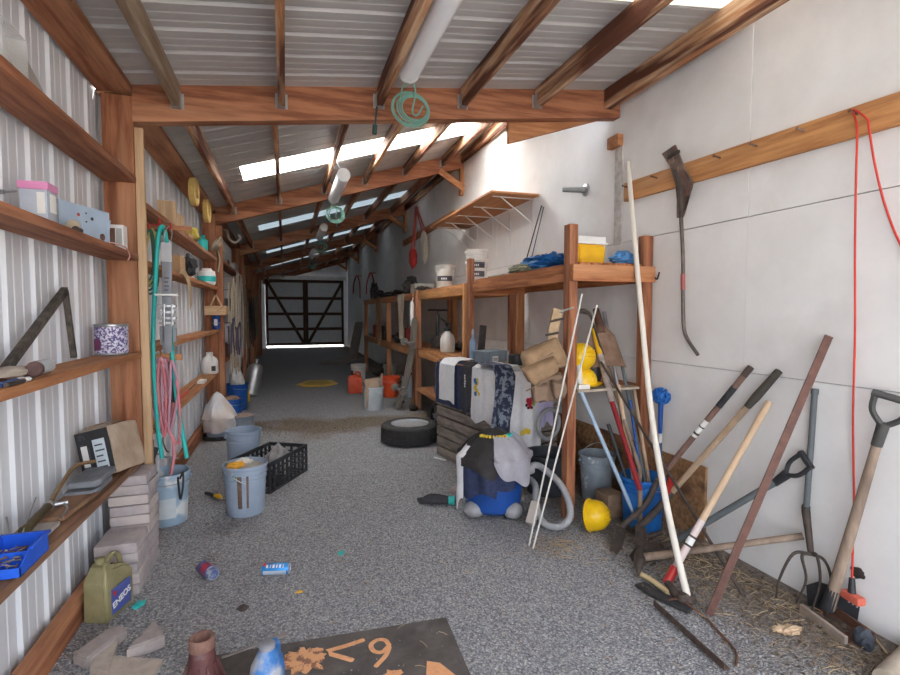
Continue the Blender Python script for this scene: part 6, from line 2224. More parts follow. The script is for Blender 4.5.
# shovel with wooden shaft and iron D grip
t = thing('d_handle_shovel', 'old shovel with a worn wooden shaft and dark D handle by the red cord', 'shovel', G(828, 622))
b, m0, a = W(893, 398, 2.53), W(880, 434, 2.53), G(827, 618) + V((0, 0, .03))
bm = B(); tube(bm, [m0.lerp(a, .97), m0.lerp(a, .5), m0.lerp(a, .04)], [.028, .023, .019], 14); part('shaft', bm, OLDASH, t, world=True)
dd = (b - m0).normalized(); sdv = dd.cross(V((1, .4, 0))).normalized()
bm = B(); tube(bm, [m0.lerp(a, .06), m0.lerp(b, .3)], [.022, .024], 12)
hw = .062
tube(bm, cm([m0.lerp(b, .2), m0.lerp(b, .55) + sdv * hw * .85, b + sdv * hw]), .0125, 8); tube(bm, cm([m0.lerp(b, .2), m0.lerp(b, .55) - sdv * hw * .85, b - sdv * hw]), .0125, 8)
tube(bm, [b + sdv * (hw + .012), b - sdv * (hw + .012)], .0165, 12); part('grip', bm, mat('old_black', (.075, .075, .07), (.05, .05, .048), rough=.6), t, world=True)
bm = B(); a1 = G(836, 632); a1.z = .01
tube(bm, [m0.lerp(a, .86), a + V((0, 0, .02))], [.027, .032], 12)
c0 = a + V((0, 0, .1))
M = axis(a + V((.0, .04, .17)), a + V((.0, -.01, .0)))
prism(bm, [(-.1, 0), (.1, 0), (.11, .1), (.06, .14), (-.06, .14), (-.11, .1)], .006, Matrix(((-.35, 0, .93, a.x + .045), (.93, 0, .35, a.y + .01), (0, 1, 0, .004), (0, 0, 0, 1))))
part('blade', bm, BLACK, t, world=True)

# hanging hand tool with a worn blade
t = thing('edging_tool', 'rusty bush hook with a forked head hanging on the peg board', 'hand tool', W(683, 300, 2.54))
P = lambda x, y, X=2.535: at(x, y, X=X)
bm = B(); tube(bm, cm([P(681, 216), P(683, 260), P(683, 300), P(684, 328), P(688, 340), P(698, 355)], 6), [.0125, .0125, .0125, .0125, .012, .011], 12); part('shaft', bm, mat('grey_brown_steel', (.17, .14, .125), (.11, .085, .075), metal=.4, rough=.55), t, world=True)
bm = B(); tube(bm, [P(683, 274), P(683, 290)], .0145, 12); part('band', bm, mat('faded_red', (.4, .11, .1)), t, 'faded red band', world=True)
bm = B()
oc = [(663, 154), (676, 145), (679, 152), (686, 170), (694, 182), (692, 190), (687, 200), (685, 214), (683, 218), (678, 218), (678, 206), (679, 192), (675, 178), (671, 166)]
pts3 = [P(x, y, 2.545) for x, y in oc]
fr = [bm.verts.new(p) for p in pts3]; bk = [bm.verts.new(p + V((-.012, 0, 0))) for p in pts3]
bm.faces.new(fr); bm.faces.new(bk[::-1])
for i in range(len(fr)):
    bm.faces.new((fr[i], bk[i], bk[(i + 1) % len(fr)], fr[(i + 1) % len(fr)]))
bmesh.ops.triangulate(bm, faces=[f for f in bm.faces if len(f.verts) > 4]); bmesh.ops.recalc_face_normals(bm, faces=bm.faces[:])
part('head', bm, mat('worn_blade', (.2, .14, .11), (.1, .07, .06), metal=.3, rough=.6, scale=20, c3=(.34, .25, .18), s3=12), t, world=True)
bm = B(); tube(bm, cm([P(675, 170, 2.53), P(680, 190, 2.528), P(681, 218, 2.53)]), .012, 8); bar(bm, P(668, 158, 2.53), P(679, 151, 2.53), .02, .02, (1, 0, 0), .003)
part('rib', bm, DARKIRON, t, world=True)
bm = B(); tube(bm, cm([P(682, 172, 2.53), P(688, 184, 2.53), P(686, 196, 2.53)]), .005, 6)
part('gap_edge', bm, RUST, t, world=True)

# red extension cord
CORD = mat('red_cord', (.6, .05, .03), (.5, .035, .025), rough=.45, bump=0)
t = thing('extension_cord', 'red extension cord looped over a nail and hanging down the white wall', 'cord', W(852, 590, 2.55))
N0 = NAILS[-1] + V((-.03, 0, 0))
bm = B()
tube(bm, cm([W(852, 578, 2.545), W(854, 500, 2.57), W(853, 420, 2.57), W(855, 330, 2.55), W(855, 250, 2.54), W(856, 180, 2.535), W(857, 128, 2.53), N0 + V((0, 0, .016)), W(867, 119, 2.525), W(869, 128, 2.53), W(874, 160, 2.55), W(882, 195, 2.575), W(893, 228, 2.58), W(905, 255, 2.58), W(925, 310, 2.58), W(960, 400, 2.58)], 7), .0048, 8)
part('cable', bm, CORD, t, world=True)
a, b = W(844, 592, 2.54), W(862, 603, 2.52)
bm = B(); bar(bm, a, b, .045, .038, b=.01); part('socket', bm, mat('orange_red', (.68, .16, .1), (.58, .12, .08), rough=.5), t, 'orange socket end', world=True)
bm = B(); q = a.lerp(b, .45); tube(bm, [W(852, 578, 2.545), q], [.012, .018], 10); part('strain_relief', bm, BLACK, t, world=True)
bm = B()
for k in range(3):
    q = a.lerp(b, .3 + .22 * k) - V((0, 0, .024)); tube(bm, [q, q - V((0, 0, .012))], .004, 6)
part('prong', bm, STEEL, t, world=True)
bm = B(); p = W(858, 573, 2.598); blob(bm, p, (.004, .03, .026), 3, .5); solo('wall_hole', bm, HOLE, 'dark ragged hole in the white wall behind the red cord', 'hole')

# blue bucket of long tools
c = V((2.36, 2.85, 0))
t = bucket('bucket', 'blue bucket standing at the foot of the wall full of long tool handles', c, mat('tool_bucket_blue', (.015, .15, .48), (.012, .11, .38), rough=.45, bump=.01, c3=(.05, .2, .42), s3=6), .145, .36, 60, 100)
TOOLS = [  # mostly plain handles, without broom
    ('long_handled_tool', 'tool with a deep red shaft and paint-caked upper end in the blue bucket', [(640, 490, 3.3), (612, 402, 3.62), (598, 347, 3.8)], .018),
    ('wooden_handle', 'pale wooden handle standing in the blue bucket beside the red shaft', [(655, 492, 3.3), (632, 425, 3.52), (618, 385, 3.66)], .015),
    ('metal_tube', 'bare steel tube reaching up to the canvas sleeve from the blue bucket', [(652, 490, 3.38), (634, 422, 3.62), (611, 335, 3.9), (604, 312, 3.98)], .014),
    ('plastic_tube', 'pale blue plastic tube leaning outwards from the blue bucket', [(637, 498, 3.28), (610, 440, 3.42), (581, 392, 3.55)], .014),
    ('fibre_rod', 'slim dark blue handle in the blue bucket behind the wooden one', [(662, 492, 3.32), (645, 440, 3.5), (630, 400, 3.64)], .009),
    ('brown_wood_handle', 'brown wooden handle at the wall side of the blue bucket', [(668, 490, 3.36), (652, 440, 3.52), (634, 390, 3.7)], .013),
    ('grey_handle', 'dark grey handle between the pale and brown handles in the blue bucket', [(660, 488, 3.4), (640, 420, 3.6), (622, 365, 3.82)], .012),
    ('short_tool', 'short black and lime tool handle at the edge of the blue bucket', [(642, 492, 3.36), (626, 455, 3.46), (608, 424, 3.55)], .013),
]
TM = [RED, PALEASH, STEEL, mat('pale_blue_tube', (.36, .47, .6), (.3, .4, .52), rough=.5), BLUE, ASH, GPOLE, BLACK]
for (nm, lab, pts, r), m in zip(TOOLS, TM):
    q = [pd(*p) for p in pts]
    d = (q[0] - q[1]).normalized()
    foot = q[0] + d * ((q[0].z - .03) / max(.3, -d.z))
    foot = V((c.x + max(-.08, min(.08, foot.x - c.x)), c.y + max(-.08, min(.08, foot.y - c.y)), .03))
    if nm == 'long_handled_tool':
        t = thing(nm, lab, 'tool', foot, group='long tools in the blue bucket')
        bm = B(); tube(bm, [foot, q[0]], r * .85, 10); part('shaft', bm, OLDASH, t, world=True)
        bm = B(); tube(bm, [q[0], q[1]], r, 12); part('sleeve', bm, mat('deep_red', (.32, .02, .025), (.22, .015, .02), rough=.45), t, 'deep red sleeve', world=True)
        bm = B(); tube(bm, [q[1], q[1].lerp(q[2], .85)], r * 1.35, 12); part('caked_end', bm, mat('caked_paint', (.46, .4, .37), (.25, .2, .18), scale=24, bump=.25, rough=.85), t, world=True)
        bm = B(); tube(bm, [q[2].lerp(q[1], .2), q[2].lerp(q[1], -.35)], [.022, .017], 10); part('grip', bm, YELLOW, t, 'yellow grip', world=True)
    else:
        bm = B(); tube(bm, [foot, q[-1]], r, 10)
        solo(nm, bm, m, lab, 'tool handle', 'long tools in the blue bucket')
# canvas-brown rusty sleeve over the tubes
a, b = pd(607, 368, 3.78), pd(598, 322, 3.95)
t = thing('rusted_spade', 'brown rusty spade head standing upside down above the tool bucket', 'spade', a)
bm = B()
ax2 = (b - a).normalized(); s2 = ax2.cross(-fw).normalized(); f2 = s2.cross(ax2)
def blade(u, v):
    k = (u - .5) * 2
    w = .145 - .045 * v - .04 * max(0, v - .75) / .25
    return a + ax2 * ((v * .36)) + s2 * (k * w) + f2 * (.045 * (1 - k * k) - .01 * v)
sheet(bm, blade, 14, 12, .005)
part('blade', bm, mat('rust_brown', (.27, .17, .115), (.18, .11, .075), rough=.85, scale=14, bump=.12, c3=(.34, .24, .18)), t, world=True)
bm = B(); tube(bm, [a + ax2 * .28 + f2 * .03, a + ax2 * .5 + f2 * .01], [.034, .026], 12); part('socket', bm, RUST, t, world=True)
bm = B(); q = pd(640, 470, 3.42); q2 = V((c.x + .03, c.y + .06, .03)); tube(bm, [a + ax2 * .1 - f2 * .02, q, q2], .013, 10); part('shaft', bm, OLDASH, t, world=True)
# garden sickle blade behind
bm = B(); tube(bm, cm([pd(577, 313, 3.66), pd(583, 311, 3.68), pd(590, 315, 3.7), pd(594, 326, 3.72), pd(600, 345, 3.78), pd(618, 400, 3.78), V((2.4, 2.93, .03))]), [.012, .02, .008, .007, .01, .012], 8)
solo('sickle', bm, DARKIRON, 'thin dark curved hook tool rising behind the hard hats from the blue bucket', 'hook tool')
# blue round brush
t = thing('round_brush', 'bright blue round bristle brush standing head up against the white wall', 'brush', W(662, 500, 2.54))
p, q = W(661, 396, 2.55), W(661, 500, 2.55)
bm = B()
rb = random.Random(2)
for k in range(260):
    d = V((rb.gauss(0, 1), rb.gauss(0, 1), rb.gauss(0, .75))).normalized()
    if d.x > .55: d.x *= -1
    s0 = p + d * .015; tube(bm, [s0, p + V((d.x * .058, d.y * .075, d.z * .062))], [.004, .0065], 4)
blob(bm, p, (.04, .052, .042), 3, .1)
part('bristles', bm, mat('blue_bristle', (.03, .2, .6), (.015, .1, .38), scale=40, rough=.7), t, world=True)
bm = B(); tube(bm, [p - V((0, 0, .04)), p - V((0, 0, .27))], [.019, .014], 12); part('ferrule', bm, BLUE, t, world=True)
bm = B(); tube(bm, [p - V((0, 0, .26)), p - V((0, 0, .34))], .0135, 10); part('joint', bm, WHITE, t, world=True)
bm = B(); tube(bm, [p - V((0, 0, .335)), V((2.565, p.y - .01, .02))], .0135, 10); part('handle', bm, mat('slate_handle', (.06, .11, .2), (.05, .09, .16)), t, world=True)
# small red clip
bm = B(); bar(bm, pd(672, 478, 3.3), pd(668, 494, 3.28), .035, .03, b=.006); solo('red_clamp', bm, RED, 'small red clamp gripping the brown handle of the post hole digger', 'clamp')
bm = B(); box(bm, (2.2, 3.02, .0), (2.34, 3.18, .17), .01); solo('log_block', bm, mat('log_end', (.3, .2, .13), (.2, .13, .09), scale=20, bump=.15), 'rough wood block on the gravel between the splashed bucket and blue bucket', 'wood block')

# ---- gravel in front of the tools
t = thing('rusted_angle', 'rusty angle iron bar lying on the gravel before the tools', 'bar', G(690, 638))
a, b = G(656, 607), G(727, 672)
bm = B(); bar(bm, a + V((0, 0, .012)), b + V((0, 0, .012)), .03, .006, b=.001); s_, u_, d_ = frame(b - a); bar(bm, a + V((0, 0, .024)) + s_ * .013, b + V((0, 0, .024)) + s_ * .013, .005, .03)
part('bar', bm, mat('blackened_rust', (.055, .04, .034), (.12, .08, .06), rough=.8, scale=30), t, world=True)
bm = B(); pts = [G(664, 603), G(680, 606), G(703, 618), G(722, 638), G(736, 655), G(736, 668)]
tube(bm, cm([p + V((0, 0, .012 + .02 * (i == 1))) for i, p in enumerate(pts)]), .0055, 6)
solo('rusty_wire', bm, RUST, 'bent rusty wire lying beside the angle iron on the gravel', 'wire')
bm = B(); c = G(790, 632); blob(bm, c + V((0, 0, .01)), (.055, .03, .014), 5, .5, 3, 3, .001); blob(bm, c + V((-.04, .02, .012)), (.04, .018, .012), 6, .5, 3, 3, .001)
solo('wood_chip', bm, PALEASH, 'pale split wood chip on the dirt in front of the pitchfork', 'wood chip')
t = thing('scoop_shovel', 'flat dirt-filled shovel pan lying at the foot of the white wall', 'shovel pan', G(822, 628))
a, b = G(801, 612), G(846, 646)
d_ = (b - a).normalized(); s_ = V((0, 0, 1)).cross(d_).normalized(); s_ = -s_ if s_.x < 0 else s_
bm = B(); bar(bm, a + V((0, 0, .02)), b + V((0, 0, .02)), .018, .045, b=.003); part('edge', bm, mat('pale_worn', (.4, .33, .27), (.3, .24, .2), scale=24), t, world=True)
bm = B(); L = (b - a).length; bar(bm, a + s_ * .07 + V((0, 0, .006)), b + s_ * .07 + V((0, 0, .006)), .14, .01); bar(bm, a + s_ * .14 + V((0, 0, .025)), b + s_ * .14 + V((0, 0, .025)), .012, .05); part('pan', bm, RUST, t, world=True)
bm = B(); blob(bm, (a + b) / 2 + s_ * .07 + V((0, 0, .015)), (.05, .05, .012), 3, .4); part('dirt', bm, mat('dark_dirt', (.1, .07, .05), (.06, .04, .03), scale=30, bump=.2), t, world=True)
bm = B(); c = G(853, 644); blob(bm, c + V((.02, -.03, .04)), (.03, .04, .05), 12, .35, 2.4, 3, .001)
solo('dark_stone', bm, mat('dark_stone', (.075, .085, .1), (.05, .055, .07), rough=.9, scale=20, bump=.2), 'dark blue-grey stone standing by the end of the shovel pan', 'stone')
a, b = G(884, 690), G(912, 668)
bm = B(); tube(bm, [a + V((0, 0, .042)), b + V((.1, .04, .042))], .04, 18)
solo('wooden_pole', bm, mat('pale_pole', (.45, .38, .3), (.36, .3, .23), scale=16, bump=.06), 'pale round wooden pole end lying nearest the doorway by the white wall', 'pole')
bm = B(); tube(bm, [W(868, 628, 2.45) * 1.0, W(886, 655, 2.5)], .004, 5)
bm.free()
bm = B(); a, b = G(866, 628), G(887, 656); tube(bm, [a + V((0, 0, .005)), b + V((0, 0, .012))], .004, 6); solo('dry_stalk', bm, mat('straw', (.55, .42, .24), (.42, .31, .17)), 'long dry stalk on the dirt beside the dark stone', 'stalk')

# litter along the wall: straw, twigs and chips (nobody could count them)
rl = random.Random(9)
bm = B()
for k in range(720):
    if k < 520:
        y = rl.uniform(1.1, 2.75); x = 2.56 - abs(rl.gauss(0, .3)) - .05
    elif k < 620:
        x, y = rl.gauss(1.62, .1), rl.gauss(2.72, .09)
    else:
        x, y = rl.uniform(.2, 2.3), rl.uniform(1.4, 3.2)
    L = rl.uniform(.02, .1) if k < 620 else rl.uniform(.015, .05); a = rl.uniform(0, 6.28)
    z = .004 + rl.random() * .012
    p0 = V((x, y, z)); p1 = p0 + V((math.cos(a) * L, math.sin(a) * L, rl.uniform(-.003, .012)))
    if p1.x > 2.57: continue
    tube(bm, [p0, p0.lerp(p1, .5) + V((0, 0, .004)), p1], rl.uniform(.0008, .0022), 4)
o = solo('straw_litter', bm, mat('straw_litter', (.5, .38, .22), (.25, .17, .1), scale=3), 'scattered dry straw and twigs along the foot of the white wall', 'straw', kind='stuff', smooth=0)
bm = B()
for k in range(1600):
    if k < 900:
        y = rl.uniform(1.0, 2.9); x = 2.57 - abs(rl.gauss(0, .32)) - .03
    else:
        x, y = rl.gauss(.15, .5), rl.gauss(6.75, .25)
        if not -.75 < x < 1.0: continue
    s = rl.uniform(.006, .016)
    if x > 2.56: continue
    M = Matrix.Translation((x, y, s * .35)) @ Euler((rl.uniform(-.4, .4), rl.uniform(-.4, .4), rl.uniform(0, 6))).to_matrix().to_4x4()
    prism_pts = [M @ V((s, 0, 0)), M @ V((0, s * .6, .001)), M @ V((-s, 0, 0)), M @ V((0, -s * .6, .001))]
    vs = [bm.verts.new(p) for p in prism_pts] ; top = bm.verts.new(M @ V((0, 0, s * .5)))
    bm.faces.new(vs[::-1])
    for i in range(4):
        bm.faces.new((vs[i], vs[(i + 1) % 4], top))
solo('bark_litter', bm, mat('bark_litter', (.16, .11, .07), (.07, .05, .035), scale=2, c3=(.3, .22, .15), s3=3), 'dark bark chips and leaf crumbs strewn on the gravel', 'bark chips', kind='stuff', smooth=0)
# gravel stones standing proud close to the doorway
bm = B()
for k in range(2600):
    y = 1.35 + 3.2 * rl.random() ** 1.4
    x = rl.uniform(-.9, 2.1)
    s = rl.uniform(.004, .009)
    g = bmesh.ops.create_icosphere(bm, subdivisions=1, radius=1)
    rot = Euler((rl.uniform(0, 6), rl.uniform(0, 6), rl.uniform(0, 6))).to_matrix()
    for v in g['verts']:
        q = rot @ V((v.co.x * s * rl.uniform(.7, 1.3), v.co.y * s, v.co.z * s * .7))
        v.co = q + V((x, y, s * .35))
solo('loose_gravel', bm, mat('loose_gravel', (.36, .36, .37), (.17, .175, .19), rough=.9, scale=26, lo=.42, hi=.58, bump=0, c3=(.5, .47, .43), s3=31, lo3=.6, hi3=.64), 'loose crushed stones lying proud of the gravel floor', 'gravel', kind='stuff', smooth=0)

# ------------------------------------------------------------------ foreground
MAT_C = [G(170, 668), G(300, 645), G(446, 619), G(468, 676)]
e1 = (MAT_C[2] - MAT_C[0]); e2 = MAT_C[3] - MAT_C[2]
t = thing('rubber_mat', 'dark rubber mat with orange sprayed marks lying on the gravel at the doorway', 'mat', (.35, 1.35, 0))
dx = (MAT_C[2] - G(215, 657)).normalized(); dy = V((dx.y, -dx.x, 0))
crn = MAT_C[2]
bm = B(); poly = [crn, crn - dx * 1.12, crn - dx * 1.1 + dy * .75, crn + dy * .75]
prism(bm, [(p.x, p.y) for p in poly[::-1]], .007, Matrix.Translation((0, 0, .002)))
part('sheet', bm, mat('mat_rubber', (.075, .066, .06), (.13, .115, .105), rough=.9, scale=7, c3=(.17, .15, .135), s3=9, lo3=.6, hi3=.8, bump=.1), t, world=True)
SPRAY = mat('orange_spray', (.78, .4, .2), (.7, .33, .15), rough=.8, scale=18, bump=0, c3=(.6, .28, .14), s3=30)


def Gm(x, y): return at(x, y, Z=.0094)


def stroke(pts, w, n=10):
    bm = B()
    pts = [V((p.x, p.y, .0092)) for p in pts]
    q = [pts[0] + (pts[0] - pts[1]).normalized() * w * .3] + pts + [pts[-1] + (pts[-1] - pts[-2]).normalized() * w * .3]
    tube(bm, q, [w * .32] + [w * .5] * len(pts) + [w * .32], 12, flat=.06)
    return bm


part('painted_mark', stroke([Gm(363, 640), Gm(345, 646), Gm(327, 651), Gm(331, 654), Gm(352, 660)], .026), SPRAY, t, 'orange sprayed angle mark', world=True)
part('painted_mark', stroke(cm([Gm(389, 645), Gm(385, 640), Gm(377, 640), Gm(371, 645), Gm(374, 651), Gm(382, 652), Gm(389, 646), Gm(386, 655), Gm(376, 666)], 4), .022), SPRAY, t, 'orange sprayed figure 9', world=True)
bm = B()
q = [Gm(427, 661), Gm(440, 663), Gm(458, 677), Gm(426, 678)]
prism(bm, [(p.x, p.y) for p in q[::-1]], .0012, Matrix.Translation((0, 0, .0088)))
part('painted_mark', bm, SPRAY, t, 'orange sprayed corner patch', world=True)
bm = B(); c = Gm(393, 675); blob(bm, V((c.x, c.y, .009)), (.04, .03, .0012), 3, .6, 2.5); part('painted_mark', bm, SPRAY, t, world=True)
bm = B(); c = Gm(305, 660)
poly = []
for k in range(48):
    a = 2 * math.pi * k / 48; r = .085 + .05 * noise.noise(V((math.cos(a) * 2.2, math.sin(a) * 2.2, 4))) + .03 * noise.noise(V((math.cos(a) * 6, math.sin(a) * 6, 1)))
    poly.append((c.x + r * math.cos(a) * 1.05, c.y + r * math.sin(a) * .95))
prism(bm, poly, .0016, Matrix.Translation((0, 0, .0088)))
part('painted_mark', bm, mat('spray_splatter', (.72, .37, .18), (.28, .13, .08), scale=26, lo=.5, hi=.55, bump=.1, rough=.85), t, 'orange and brown splatter patch', world=True)

# blue jug
c = G(268, 700)
t = thing('plastic_jug', 'scuffed blue plastic jug with a grey neck on the rubber mat', 'jug', (c.x, c.y, .0095), (0, 0, R(70)))
JB = mat('jug_blue', (.05, .2, .5), (.035, .14, .38), rough=.5, bump=.02, scale=6, c3=(.4, .42, .46), s3=7, lo3=.5, hi3=.6)
bm = B(); lathe(bm, [(.06, 0), (.072, .01), (.074, .1), (.068, .14), (.045, .18), (.03, .2)], 28, sx=1.1, sy=.85); part('body', bm, JB, t)
bm = B(); lathe(bm, [(.025, .195), (.03, .2), (.031, .215), (.024, .22)], 20, sx=1, sy=1); part('neck', bm, mat('dirty_neck', (.3, .3, .32), (.22, .22, .24)), t)
bm = B(); tube(bm, cm([V((.03, 0, .195)), V((.08, 0, .17)), V((.095, 0, .1)), V((.075, 0, .05))]), [.014, .018, .018, .014], 10, flat=.8); part('handle', bm, JB, t)

# rusty red stand
c = G(203, 690)
t = thing('jack_stand', 'rusty red bell-shaped cast iron stand at the edge of the rubber mat', 'stand', (c.x, c.y, .01), (0, 0, R(10)))
RR = mat('red_rust', (.13, .045, .042), (.075, .03, .03), rough=.65, scale=12, bump=.1, c3=(.23, .16, .15), s3=7)
bm = B(); lathe(bm, [(.086, 0), (.088, .008), (.086, .02), (.066, .05), (.055, .08), (.045, .16), (.042, .165)], 28); part('base', bm, RR, t)
bm = B()
for k in range(10):
    a = k * math.pi / 5; bar(bm, V((.08 * math.cos(a), .08 * math.sin(a), .02)), V((.05 * math.cos(a), .05 * math.sin(a), .11)), .01, .014, (math.cos(a), math.sin(a), .5), .002)
part('rib', bm, RR, t)
bm = B(); lathe(bm, [(.041, .16), (.047, .165), (.047, .205), (.042, .21), (.034, .206), (.03, .17), (.0, .168)], 28); part('collar', bm, mat('rust_rim', (.28, .16, .12), (.18, .09, .07), rough=.8, scale=20), t)

# broken bricks
for i, (px_, py_, poly, h, rz, lab) in enumerate(((101, 652, [(-.11, -.04), (.1, -.045), (.115, .0), (.09, .045), (-.09, .05)], .05, 62, 'broken grey-brown brick nearest the metal wall'),
                                                 (143, 648, [(-.07, -.07), (.08, -.06), (.06, .1)], .06, 20, 'wedge-shaped broken brick beside the rusty red stand'))):
    c = G(px_, py_)
    bm = B(); prism(bm, poly, h, Matrix.Translation((c.x, c.y, .001)) @ Matrix.Rotation(R(rz), 4, 'Z')); bmesh.ops.bevel(bm, geom=bm.edges[:], offset=.006, segments=2, affect='EDGES')
    solo('broken_brick', bm, mat('brick_grey', (.38, .33, .31), (.3, .26, .25), rough=.9, scale=22, bump=.12), lab, 'brick', 'broken bricks at the doorway')
for i, (pts, h, lab) in enumerate(((((90, 674), (104, 650), (118, 648), (108, 678)), .03, 'thin splintered wood scrap beside the broken bricks'), (((95, 680), (112, 660), (163, 664), (150, 684)), .02, 'flat pale board scrap at the doorway below the broken bricks'))):
    q = [G(*p) for p in pts]
    bm = B(); prism(bm, [(p.x, p.y) for p in q[::-1]], h, Matrix.Translation((0, 0, .001)))
    solo('wood_scrap', bm, mat('pale_scrap', (.48, .41, .35), (.38, .32, .27), scale=18, rough=.85), lab, 'wood scrap', 'wood scraps at the doorway')
a, b = G(222, 660), G(287, 637)
bm = B(); bar(bm, a + V((0, 0, .011)), a.lerp(b, .7) + V((0, 0, .013)), .012, .006); bar(bm, a.lerp(b, .6) + V((0, 0, .014)), b + V((0, 0, .016)), .03, .008, b=.002)
solo('paint_stick', bm, mat('grey_stick', (.3, .27, .25), (.22, .19, .18)), 'thin grey wooden stick lying across the edge of the rubber mat', 'stick')

# cans
def can(label, a, b, r, m, extra):
    a, b = V(a), V(b)
    a.z = b.z = r + .001
    t = thing('drink_can', label, 'can', (a + b) / 2 - V((0, 0, r)), group='drink cans on the gravel')
    L = (b - a).length; M = axis(a, b)
    bm = B(); lathe(bm, [(r * .8, .003), (r, .012), (r, L - .012), (r * .82, L - .003)], 28, M=M); part('body', bm, m, t, world=True)
    bm = B(); lathe(bm, [(r * .8, .0), (r * .83, .004)], 28, M=M); part('end', bm, STEEL, t, world=True)
    bm = B(); lathe(bm, [(r * .84, L - .004), (r * .84, L), (r * .76, L), (r * .7, L - .005), (0, L - .004)], 28, M=M); part('end', bm, mat('can_metal', (.72, .73, .75), (.6, .61, .63), metal=.8, rough=.3, bump=0), t, world=True)
    extra(t, M, L, r)
def ex1(t, M, L, r):
    bm = B(); lathe(bm, [(r * 1.004, L * .3), (r * 1.004, L * .75)], 28, M=M)
    bmesh.ops.delete(bm, geom=[f for f in bm.faces if f.calc_center_median().z < r * .9 or len(f.verts) > 4], context='FACES')
    part('print', bm, mat('can_red', (.5, .05, .08), (.08, .08, .3), scale=22, lo=.48, hi=.52, rough=.3, bump=0, metal=.2), t, 'red and blue print', world=True)
a, b = G(202, 572), G(216, 588)
can('silver and dark blue drink can with a red patch lying end-on on the gravel', a, a + (rt * .62 - V((0, .75, 0))).normalized() * .15, .035, mat('can_blue_silver', (.12, .17, .38), (.55, .58, .66), scale=10, lo=.5, hi=.56, metal=.4, rough=.35, bump=0), ex1)
def ex2(t, M, L, r):
    bm = B(); lathe(bm, [(r * 1.004, L * .02 + .012), (r * 1.004, L - .013)], 40, M=M)
    bmesh.ops.delete(bm, geom=[f for f in bm.faces if f.calc_center_median().z > r * 1.15 or len(f.verts) > 4], context='FACES')
    part('pale_band', bm, mat('can_pale', (.62, .7, .78), (.5, .6, .72), metal=.3, rough=.35, bump=0), t, 'pale lower band', world=True)
    bm = B()
    for k, w_ in enumerate((.01, .005, .011, .007, .01, .006)):
        z = L * (.2 + .115 * k)
        c0 = M @ V((0, 0, z)); up_ = V((-.0, -.62, .78)).normalized()
        q = c0 + up_ * r * 1.0
        bar(bm, q - (M.to_3x3() @ V((0, 0, w_ / 2))), q + (M.to_3x3() @ V((0, 0, w_ / 2))), .018, .002, up_)
    part('lettering', bm, WHITE, t, world=True)
    bm = B(); c0 = M @ V((0, 0, L * .06)); up_ = V((-.0, -.3, .95)); bar(bm, c0 + up_ * r, c0 + up_ * r + (M.to_3x3() @ V((0, 0, .016))), .02, .003, up_); part('tab_print', bm, RED, t, world=True)
a, b = G(262, 575), G(291, 574)
can('bright blue and pale drink can lying on its side on the gravel', a, a + (b - a).normalized() * .155, .0325, mat('can_azure', (.04, .28, .66), (.03, .22, .56), metal=.3, rough=.35, bump=0), ex2)
for i, (x, y, m, s, lab) in enumerate(((139, 606, TEAL, (.025, .03, .012), 'crumpled teal plastic scrap on the gravel beside the oil jug'), (341, 554, TEAL, (.022, .03, .006), 'small blue-teal plastic shard on the open gravel'), (299, 593, YELLOW, (.022, .01, .006), 'small orange-yellow plastic sliver on the open gravel'), (242, 610, DARKIRON, (.03, .02, .012), 'small dark flat stone on the open gravel'))):
    c = G(x, y); bm = B(); blob(bm, c + V((0, 0, s[2] * .8)), s, 90 + i, .7, 3, 2, .001)
    solo('plastic_scrap' if i < 3 else 'flat_stone', bm, m, lab, 'scrap' if i < 3 else 'stone')
bm = B(); c = G(487, 452)
tube(bm, [G(446, 461) + V((0, 0, .006)), G(434, 458) + V((0, 0, .006))], .008, 6); solo('paper_scrap', bm, PAPER, 'tiny white paper scrap on the gravel in front of the tyre', 'scrap')

